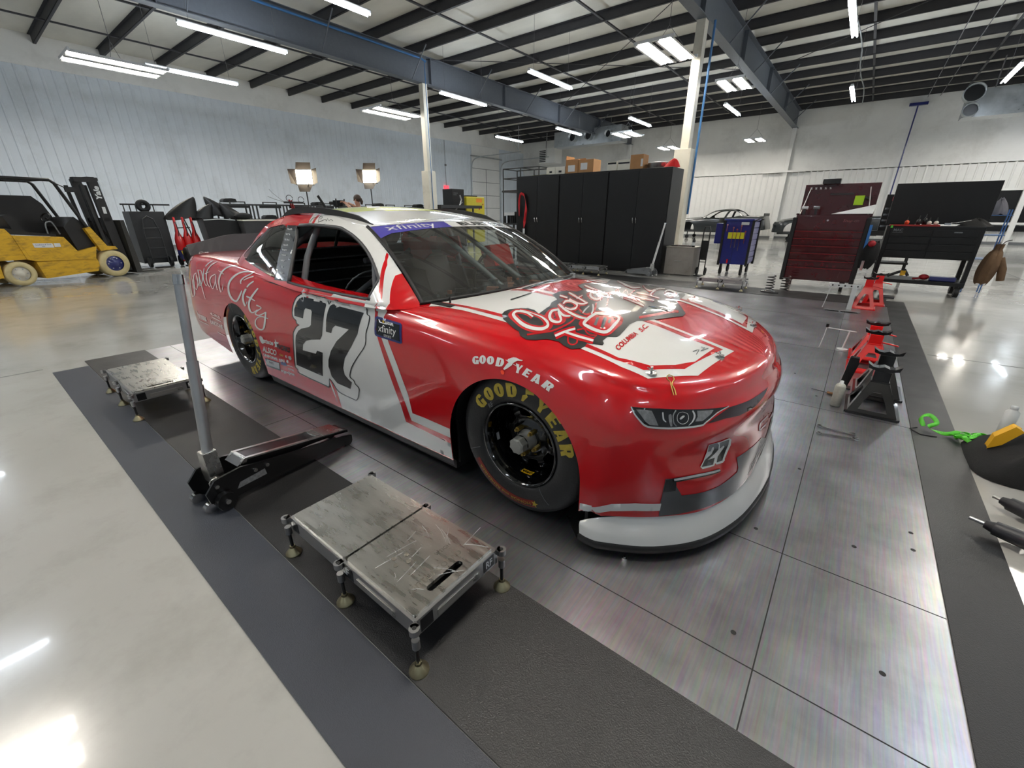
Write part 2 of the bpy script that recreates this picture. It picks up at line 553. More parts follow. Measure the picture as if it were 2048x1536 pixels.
# roof framing
def purlins():
    mb = MB(); y = Y0 + 0.55
    while y < Y1 - 0.2:
        mb.b2((X0, y - 0.004, 6.72), (X1, y + 0.004, 6.97))
        mb.b2((X0, y - 0.004, 6.72), (X1, y + 0.075, 6.728)).b2((X0, y - 0.075, 6.962), (X1, y + 0.004, 6.97))
        y += 1.72
    return mb
struct(purlins(), 'roof_purlins', m_purlin)
br = MB()
for x in (-20.8, -17.4, -11.2, -7.6, -1.2, 2.2, 8, 12):
    br.b2((x - 0.035, Y0, 6.74), (x + 0.035, Y1, 6.78))
for i in range(2):
    xa, xb = (-14.2, -4.4) if i == 0 else (-4.4, 5.4)
    for (ya, yb) in ((12.9, 22.2),):
        br.tube([(xa, ya, 6.66), (xb, yb, 6.66)], 0.012, 6); br.tube([(xb, ya, 6.64), (xa, yb, 6.64)], 0.012, 6)
struct(br, 'roof_bridging', m_purlin)
def girder(x):
    mb = MB()
    z0, z1 = 5.86, 6.72
    mb.b2((x - 0.006, Y0, z0), (x + 0.006, Y1, z1))
    mb.b2((x - 0.14, Y0, z0), (x + 0.14, Y1, z0 + 0.02)).b2((x - 0.14, Y0, z1 - 0.02), (x + 0.14, Y1, z1))
    for y in (-8.5, 4.6, 13.0, 17.4, 22.0, 26.6):
        mb.b2((x - 0.13, y - 0.01, z0), (x + 0.13, y + 0.01, z1))
    k = Y0 + 2.0
    while k < Y1 - 1:
        for s in (-1, 1):
            mb.cyl((x + s * 0.12, k, z0 + 0.03), (x + s * 0.95, k, 6.75), 0.02, n=6)
        k += 3.44
    return mb
for x in (-14.2, -4.4, 5.4):
    struct(girder(x), 'roof_girder', m_steel_dk)
c1 = MB().b2((-14.31, 12.55, 0), (-14.09, 12.77, 5.86)).b2((-14.40, 12.47, 0), (-14.0, 12.85, 2.95))
struct(c1, 'column_left', m_cream, bevel=0.006)
c2 = MB().b2((-4.51, 13.2, 0), (-4.29, 13.46, 5.86)).b2((-4.62, 13.1, 0), (-4.18, 13.52, 3.0))
struct(c2, 'column_right', m_cream, bevel=0.006)
for x in (-14.2, -4.4, 5.4):
    struct(MB().b2((x - 0.1, Y1 - 0.3, 0), (x + 0.1, Y1 - 0.08, 5.86)), 'column_back', m_wall_w)
struct(MB().b2((-5.6, Y1 - 0.36, 3.62), (-3.4, Y1 - 0.26, 3.72)), 'trim_1', m_wall_w)

# steel surface plate and rubber matting
def plate_mat():
    m = bpy.data.materials.new('brushed_steel_plate')
    m.use_nodes = True
    nt = m.node_tree; b = nt.nodes['Principled BSDF']; L = nt.links
    b.inputs['Metallic'].default_value = 0.92
    tc = nt.nodes.new('ShaderNodeTexCoord')
    n1 = nt.nodes.new('ShaderNodeTexNoise'); n1.inputs['Scale'].default_value = 2.2; n1.inputs['Detail'].default_value = 10; n1.inputs['Roughness'].default_value = 0.65
    L.new(tc.outputs['Object'], n1.inputs['Vector'])
    mp = nt.nodes.new('ShaderNodeMapping'); mp.inputs['Scale'].default_value = (60, 2.5, 1); mp.inputs['Rotation'].default_value = (0, 0, 0.35)
    L.new(tc.outputs['Object'], mp.inputs['Vector'])
    n2 = nt.nodes.new('ShaderNodeTexNoise'); n2.inputs['Scale'].default_value = 2.0; n2.inputs['Detail'].default_value = 5; n2.inputs['Distortion'].default_value = 0.6
    L.new(mp.outputs['Vector'], n2.inputs['Vector'])
    rp = nt.nodes.new('ShaderNodeValToRGB')
    rp.color_ramp.elements[0].position = 0.3; rp.color_ramp.elements[1].position = 0.72
    rp.color_ramp.elements[0].color = _lin((0.56, 0.56, 0.575)) + (1,); rp.color_ramp.elements[1].color = _lin((0.74, 0.74, 0.755)) + (1,)
    L.new(n1.outputs['Fac'], rp.inputs['Fac'])
    mx = nt.nodes.new('ShaderNodeMixRGB'); mx.blend_type = 'OVERLAY'; mx.inputs['Fac'].default_value = 0.35
    L.new(rp.outputs['Color'], mx.inputs['Color1']); L.new(n2.outputs['Color'], mx.inputs['Color2'])
    L.new(mx.outputs['Color'], b.inputs['Base Color'])
    ad = nt.nodes.new('ShaderNodeMath'); ad.operation = 'MULTIPLY_ADD'; ad.inputs[1].default_value = 0.16; ad.inputs[2].default_value = 0.23
    L.new(n1.outputs['Fac'], ad.inputs[0])
    L.new(ad.outputs[0], b.inputs['Roughness'])
    bp = nt.nodes.new('ShaderNodeBump'); bp.inputs['Strength'].default_value = 0.06; bp.inputs['Distance'].default_value = 0.004
    L.new(n2.outputs['Fac'], bp.inputs['Height']); L.new(bp.outputs['Normal'], b.inputs['Normal'])
    return m
m_plate = plate_mat()
m_seam = mat('dark_seam', (0.10, 0.10, 0.10), 0.7, noise=0.1)
m_rub1 = mat('black_rubber_matting', (0.12, 0.12, 0.125), 0.40, noise=0.12, nscale=3, bump=0.25, bscale=260, rvar=0.06)
m_rub2 = mat('black_rubber_painted_reflection', (0.18, 0.195, 0.23), 0.48, noise=0.1, nscale=4, bump=0.2, bscale=300)  # black rubber; the bluish wall reflection is put into its colour
pl = MB().b2((-5.70, 0.96, -0.002), (0.545, 8.76, 0.0))
struct(pl, 'floor_steel_plate', m_plate)
sm = MB()
sm.b2((0.038, 0.96, 0.0), (0.042, 8.76, 0.0006))
for y in (1.175, 1.80, 3.635, 5.46, 7.28): sm.b2((-5.7, y - 0.002, 0.0), (0.545, y + 0.002, 0.0006))
sm.b2((-2.9, 0.96, 0.0), (-2.896, 8.76, 0.0006))
for (x, y) in ((-0.078, 1.903), (-0.037, 1.277), (0.278, 2.039), (0.477, 2.303), (0.477, 2.17), (0.362, 1.413), (0.02, 2.6), (-0.2, 4.4), (0.0, 3.9), (0.47, 3.75), (0.48, 3.9), (0.47, 4.1), (0.47, 4.25), (0.48, 4.5)):
    sm.cyl((x, y, 0), (x, y, 0.0008), 0.009, n=12)
struct(sm, 'floor_plate_seams', m_seam)
struct(MB().b2((-5.72, 0.488, -0.003), (1.6, 0.958, 0.003)).b2((-0.1, 0.3, -0.003), (-0.098, 0.31, 0.0)), 'floor_mat_near', m_rub1)
struct(MB().b2((-5.5, 0.24, -0.003), (1.6, 0.484, 0.002)), 'floor_mat_edge', m_rub2)
struct(MB().b2((0.549, 0.96, -0.003), (0.775, 9.4, 0.003)), 'floor_mat_right', m_rub1)
struct(MB().b2((-5.72, 8.765, -0.003), (0.55, 9.62, 0.003)), 'floor_mat_far', m_rub1)
# ================================================================ THE RACE CAR
CAR = thing('race_car', (-2.322, 2.275, 0), 'red and white stock race car number 27 standing on the steel plate', 'race car')
m_red = mat('red_wrap', (0.76, 0.045, 0.085), 0.24, coat=1.0, spec=0.5, noise=0.04, nscale=1.5)
m_white = mat('white_wrap', (0.88, 0.88, 0.87), 0.25, coat=1.0, noise=0.02)
m_black = mat('black_vinyl', (0.03, 0.03, 0.035), 0.25, coat=0.8, noise=0.1)
m_dgrey = mat('dark_grey_vinyl', (0.27, 0.275, 0.28), 0.3, coat=0.6, noise=0.15, nscale=9)
m_navy = mat('purple_blue_vinyl', (0.27, 0.25, 0.60), 0.3, coat=0.7, noise=0.05)
m_matte = mat('matte_black', (0.06, 0.06, 0.06), 0.6, noise=0.1)
m_gcoat = mat('grey_primer_metal', (0.47, 0.48, 0.49), 0.4, noise=0.06, spec=0.5)
m_gdark = mat('dark_grey_interior', (0.20, 0.20, 0.21), 0.5, noise=0.1)
m_chrome = mat('chrome', (0.82, 0.82, 0.82), 0.12, metal=1.0, noise=0.05)
m_alu = mat('machined_aluminium', (0.78, 0.775, 0.76), 0.28, metal=1.0, noise=0.08, nscale=4, rvar=0.1)
m_glass = glass_mat('clear_polycarbonate')
m_brass = mat('brass_nut', (0.72, 0.62, 0.35), 0.3, metal=0.9, noise=0.1)

# control net of half the body: [station][level] = (x, y, z); y > 0, mirrored afterwards
def _st(xs, ys, zs): return [(xs[i], ys[i], zs[i]) for i in range(9)]
NET = [
 _st((2.165, 2.165, 2.145, 2.165, 2.135, 2.10, 1.965, 1.78, 1.55), (0,) * 9, (.19, .32, .45, .565, .645, .712, .762, .815, .865)),
 _st((2.15, 2.145, 2.12, 2.135, 2.10, 2.062, 1.94, 1.76, 1.50), (.36, .36, .36, .35, .35, .34, .33, .26, 0), (.19, .32, .45, .56, .638, .71, .762, .82, .872)),
 _st((2.07, 2.065, 2.04, 2.045, 2.01, 1.98, 1.89, 1.70, 1.40), (.64, .645, .635, .63, .61, .605, .57, .40, 0), (.19, .32, .45, .55, .63, .702, .76, .835, .885)),
 _st((1.925, 1.925, 1.915, 1.91, 1.895, 1.86, 1.79, 1.60, 1.28), (.815, .825, .82, .81, .80, .785, .75, .50, 0), (.19, .32, .45, .55, .63, .70, .765, .85, .90)),
 _st((1.77, 1.775, 1.78, 1.775, 1.76, 1.73, 1.67, 1.5, 1.15), (.915, .928, .925, .92, .90, .872, .82, .50, 0), (.18, .32, .45, .56, .65, .725, .785, .87, .915)),
 _st((1.66, 1.64, 1.62, 1.60, 1.58, 1.55, 1.5, 1.35, 1.02), (.957, .965, .965, .96, .94, .90, .82, .5, 0), (.17, .32, .46, .58, .685, .765, .815, .885, .928)),
 _st((1.3, 1.3, 1.3, 1.3, 1.3, 1.3, 1.27, 1.15, .9), (.97, .975, .975, .972, .952, .905, .82, .5, 0), (.15, .30, .45, .60, .71, .795, .84, .90, .94)),
 _st((.9, .9, .9, .9, .9, .9, .9, .88, .8), (.966, .975, .976, .972, .955, .912, .83, .5, 0), (.135, .30, .45, .60, .73, .82, .862, .912, .945)),
 _st((.3,) * 9, (.957, .972, .976, .972, .957, .917, .86, .5, 0), (.12, .30, .45, .60, .75, .848, .882, .90, .90)),
 _st((-.4,) * 9, (.957, .973, .978, .975, .960, .925, .875, .5, 0), (.118, .30, .45, .60, .76, .862, .897, .90, .90)),
 _st((-1.0,) * 9, (.957, .975, .980, .977, .962, .928, .86, .5, 0), (.118, .30, .45, .60, .77, .885, .935, .95, .95)),
 _st((-1.53,) * 9, (.963, .978, .982, .978, .960, .92, .835, .5, 0), (.125, .30, .45, .61, .79, .918, .975, .99, .99)),
 _st((-2.1,) * 9, (.955, .97, .976, .968, .945, .905, .82, .5, 0), (.17, .30, .45, .62, .81, .945, .992, 1.005, 1.008)),
 _st((-2.80, -2.79, -2.77, -2.73, -2.68, -2.64, -2.58, -2.45, -2.35), (.93, .945, .952, .948, .93, .895, .80, .5, 0), (.27, .36, .48, .64, .82, .955, .99, 1.0, 1.005)),
 _st((-2.93, -2.92, -2.90, -2.85, -2.79, -2.745, -2.68, -2.55, -2.45), (.70, .71, .72, .72, .71, .69, .6, .4, 0), (.30, .38, .49, .65, .83, .962, .994, 1.0, 1.005)),
 _st((-2.96, -2.95, -2.93, -2.88, -2.82, -2.77, -2.71, -2.62, -2.55), (0,) * 9, (.30, .38, .49, .65, .83, .965, .996, 1.0, 1.005)),
]
def net_eval(NU=13, NV=9):
    def cr(a, b, c, d, t):
        return tuple(0.5 * (2 * b[k] + (c[k] - a[k]) * t + (2 * a[k] - 5 * b[k] + 4 * c[k] - d[k]) * t * t + (3 * b[k] - a[k] - 3 * c[k] + d[k]) * t ** 3) for k in range(3))
    mir = lambda p: (p[0], -p[1], p[2])
    G = [[mir(p) for p in NET[1]]] + NET + [[mir(p) for p in NET[-2]]]
    rows = []
    for i in range(1, len(G) - 2):
        for s in range(NU):
            rows.append([cr(G[i - 1][j], G[i][j], G[i + 1][j], G[i + 2][j], s / NU) for j in range(9)])
    rows.append(list(G[-2]))
    out = []
    for r in rows:
        e = (2 * r[0][0] - r[1][0], 2 * r[0][1] - r[1][1], 2 * r[0][2] - r[1][2])
        m = (r[7][0] + 2 * (r[8][0] - r[7][0]), r[8][1] - (r[7][1] - r[8][1]), r[7][2])
        R = [e] + r + [m]
        q = []
        for j in range(1, len(R) - 2):
            for s in range(NV):
                q.append(cr(R[j - 1], R[j], R[j + 1], R[j + 2], s / NV))
        q.append(R[-2])
        out.append(q)
    return out
GRID = net_eval()

ARCH = ((1.272, .30, .372), (-1.61, .31, .348))
def arch_d(x, z):
    """signed distance to the nearer wheel opening, negative inside"""
    best = 9
    for cx, cz, r in ARCH:
        d = (hypot(x - cx, z - cz) if z > cz else abs(x - cx)) - r
        best = min(best, d)
    return best
def ws_x(y):      # windshield foot: x as a function of |y|
    t = min(1, abs(y) / .80)
    return .80 - .27 * t * t
def in_cab(x, y):
    ay = abs(y)
    return ay < .80 and -1.74 + .0 * ay < x < ws_x(ay) - 0.005

def shell():
    nu, nv = len(GRID), len(GRID[0])
    vs = []; idx = {}
    for sd in (-1, 1):
        for i in range(nu):
            for j in range(nv):
                x, y, z = GRID[i][j]
                idx[(sd, i, j)] = len(vs); vs.append([x, sd * y, z])
    fs = []
    for sd in (-1, 1):
        for i in range(nu - 1):
            for j in range(nv - 1):
                a, b, c, d = idx[(sd, i, j)], idx[(sd, i + 1, j)], idx[(sd, i + 1, j + 1)], idx[(sd, i, j + 1)]
                fs.append((a, b, c, d) if sd > 0 else (a, d, c, b))
    # wheel openings
    dist = [arch_d(v[0], v[2]) if abs(v[1]) > .85 and v[2] < .74 and v[0] > -2.4 else 9 for v in vs]
    keep = []
    for f in fs:
        ds = [dist[i] for i in f]
        if sum(ds) / 4 < 0: continue
        cx = sum(vs[i][0] for i in f) / 4; cy = sum(vs[i][1] for i in f) / 4; cz = sum(vs[i][2] for i in f) / 4
        if cz > .86 and in_cab(cx, cy): continue
        keep.append(f)
    used = set(i for f in keep for i in f)
    cnt = {}
    for f in keep:
        for k in range(4):
            e = tuple(sorted((f[k], f[(k + 1) % 4]))); cnt[e] = cnt.get(e, 0) + 1
    rim = set(i for e, n in cnt.items() if n == 1 for i in e)
    for i in rim:
        if dist[i] < .09:
            x, y, z = vs[i]
            cx, cz, r = min(ARCH, key=lambda a: abs(x - a[0]))
            if z > cz:
                d = hypot(x - cx, z - cz); vs[i][0] = cx + (x - cx) * r / d; vs[i][2] = cz + (z - cz) * r / d
            else:
                vs[i][0] = cx + (r if x > cx else -r)
    mb = MB(); mb.add(vs, keep, 0, True)
    return mb
def finish_shell(mb, name, mats, th=0.006):
    o = mb.build(name, mats, CAR)
    me = o.data
    bm = bmesh.new(); bm.from_mesh(me)
    bmesh.ops.remove_doubles(bm, verts=bm.verts, dist=2e-4)
    bmesh.ops.delete(bm, geom=[v for v in bm.verts if not v.link_faces], context='VERTS')
    bmesh.ops.recalc_face_normals(bm, faces=bm.faces)
    f = max(bm.faces, key=lambda q: q.calc_center_median().z)
    if f.normal.z < 0: bmesh.ops.reverse_faces(bm, faces=bm.faces)
    bm.to_mesh(me); bm.free()
    return o
body = finish_shell(shell(), 'body_shell', [m_red, m_white, m_black, m_dgrey])

# ---- greenhouse -------------------------------------------------------------
def sm(a, b, t):
    t = max(0, min(1, (t - a) / (b - a))); return t * t * (3 - 2 * t)
def ws_edge_x(z): return .53 + (-.08 - .53) * (z - .89) / .37 + .035 * sin(pi * max(0, min(1, (z - .89) / .37)))
def rw_edge_x(z): return -1.75 + max(0, z - .97) ** 1.25 * 2.35
def cab_y(x, z):
    base = .925 - .58 * (z - .9)
    edge = .80 - .35 * (z - .89)
    df = ws_edge_x(z) - x
    dr = x - rw_edge_x(z)
    t = 1 - sqrt(max(0.0, 1 - (1 - min(1, max(0, df) / .22)) ** 2))
    t2 = 1 - sqrt(max(0.0, 1 - (1 - min(1, max(0, dr) / .30)) ** 2))
    y = base + (edge - base) * t
    y2 = base + (min(edge + .03, base) - base) * t2
    return min(y, y2) - max(0, z - 1.24) ** 2 * 6
_EZ = [(-1.25, 1.302), (-1.2, 1.313), (-1.05, 1.335), (-.8, 1.345), (-.55, 1.333), (-.3, 1.302), (-.08, 1.262), (.2, 1.20)]
def edge_z(x):
    for k in range(len(_EZ) - 1):
        if x <= _EZ[k + 1][0] or k == len(_EZ) - 2:
            (a, za), (b, zb) = _EZ[k], _EZ[k + 1]
            ma = (zb - _EZ[k - 1][1]) / (b - _EZ[k - 1][0]) if k else (zb - za) / (b - a)
            mb_ = (_EZ[k + 2][1] - za) / (_EZ[k + 2][0] - a) if k + 2 < len(_EZ) else (zb - za) / (b - a)
            h = b - a; t = (x - a) / h
            return za * (2 * t ** 3 - 3 * t * t + 1) + ma * h * (t ** 3 - 2 * t * t + t) + zb * (3 * t * t - 2 * t ** 3) + mb_ * h * (t ** 3 - t * t)
def roof_z(x, y):
    yw = .69
    cr_ = .030 + .020 * sm(-.05, -.5, x)
    return edge_z(min(x, -.0)) + (edge_z(-.08) - edge_z(0)) * (1 if x > -.0001 else 0) * 0 + cr_ * (1 - min(1, abs(y) / yw) ** 2.1)
# side panels: outline in (x, z) with side-window and quarter-window holes
SIDE_OUT = [(.53, .872), (.53, .89), (.40, .985), (.25, 1.085), (.09, 1.18), (-.08, 1.262), (-.3, 1.302), (-.55, 1.333), (-.8, 1.345), (-1.05, 1.335), (-1.2, 1.313), (-1.36, 1.255), (-1.5, 1.165), (-1.62, 1.06), (-1.76, .965), (-1.5, .93), (-1.0, .895), (-.6, .868), (0, .855), (.3, .86)]
WIN_F = [(-.82, 1.262), (-.35, 1.257), (-.22, 1.238), (-.10, 1.203), (.02, 1.152), (.13, 1.09), (.235, 1.015), (.262, .985), (.245, .905), (.22, .893), (-.3, .892), (-.655, .90), (-.70, .93), (-.80, 1.18)]
WIN_Q = [(-1.0, 1.257), (-1.18, 1.252), (-1.30, 1.232), (-1.42, 1.175), (-1.52, 1.08), (-1.55, 1.035), (-1.42, .995), (-1.15, .95), (-.90, .915), (-.83, .93), (-.90, 1.12)]
def side_panel(sd):
    V, T = tess([crv(SIDE_OUT, 3, True), crv(WIN_F, 3, True), crv(WIN_Q, 3, True)], .03)
    mb = MB(); mb.add([(x, sd * cab_y(x, z), z) for x, z in V], T, 0, True)
    return mb
def roof_mesh():
    mb = MB(); nx, ny = 26, 24
    vs = []
    for i in range(nx + 1):
        s = i / nx
        for j in range(ny + 1):
            t = j / ny * 2 - 1
            xf = -.08 + .115 * (1 - t * t); xr = -1.16 - .03 * (1 - t * t)
            x = xf + (xr - xf) * s
            xe = -.08 + (-1.16 + .08) * s
            yw = cab_y(xe, edge_z(xe)) + .002
            y = t * yw
            vs.append((x, y, edge_z(xe) + (edge_z(x) - edge_z(xe)) * (1 - t * t) * (0 if x > -.08 else 1) + (.030 + .020 * sm(-.05, -.5, x)) * (1 - abs(t) ** 2.1)))
    fs = [(i * (ny + 1) + j, i * (ny + 1) + j + 1, (i + 1) * (ny + 1) + j + 1, (i + 1) * (ny + 1) + j) for i in range(nx) for j in range(ny)]
    mb.add(vs, fs, 0, True)
    return mb
def sheet(n0, n1, fn, mi=0):
    mb = MB()
    vs = [fn(i / n0, j / n1) for i in range(n0 + 1) for j in range(n1 + 1)]
    mb.add(vs, [(i * (n1 + 1) + j, i * (n1 + 1) + j + 1, (i + 1) * (n1 + 1) + j + 1, (i + 1) * (n1 + 1) + j) for i in range(n0) for j in range(n1)], mi, True)
    return mb
def ws_pt(s, t):       # s across -1..1, t up 0..1
    y0, y1 = .80 * s, .668 * s
    x0 = ws_x(y0); z0 = .935 - .045 * s * s
    x1 = -.08 + .115 * (1 - s * s); z1 = 1.262 + .030 * (1 - abs(s) ** 2.1)
    b = sin(pi * t)
    return (x0 + (x1 - x0) * t + .035 * b, y0 + (y1 - y0) * t, z0 + (z1 - z0) * t + .012 * b)
def rw_pt(s, t):
    y0, y1 = .76 * s, .655 * s
    x0 = -1.76 - .1 * (1 - s * s); z0 = .968 + .025 * (1 - s * s)
    x1 = -1.16 - .03 * (1 - s * s); z1 = 1.318 + .05 * (1 - abs(s) ** 2.1)
    return (x0 + (x1 - x0) * t, y0 + (y1 - y0) * t, z0 + (z1 - z0) * t + .03 * sin(pi * t))
cab = MB()
for sd in (-1, 1):
    s_ = side_panel(sd); cab.add(s_.v, s_.f, 0, True)
rf = roof_mesh(); cab.add(rf.v, rf.f, 0, True)
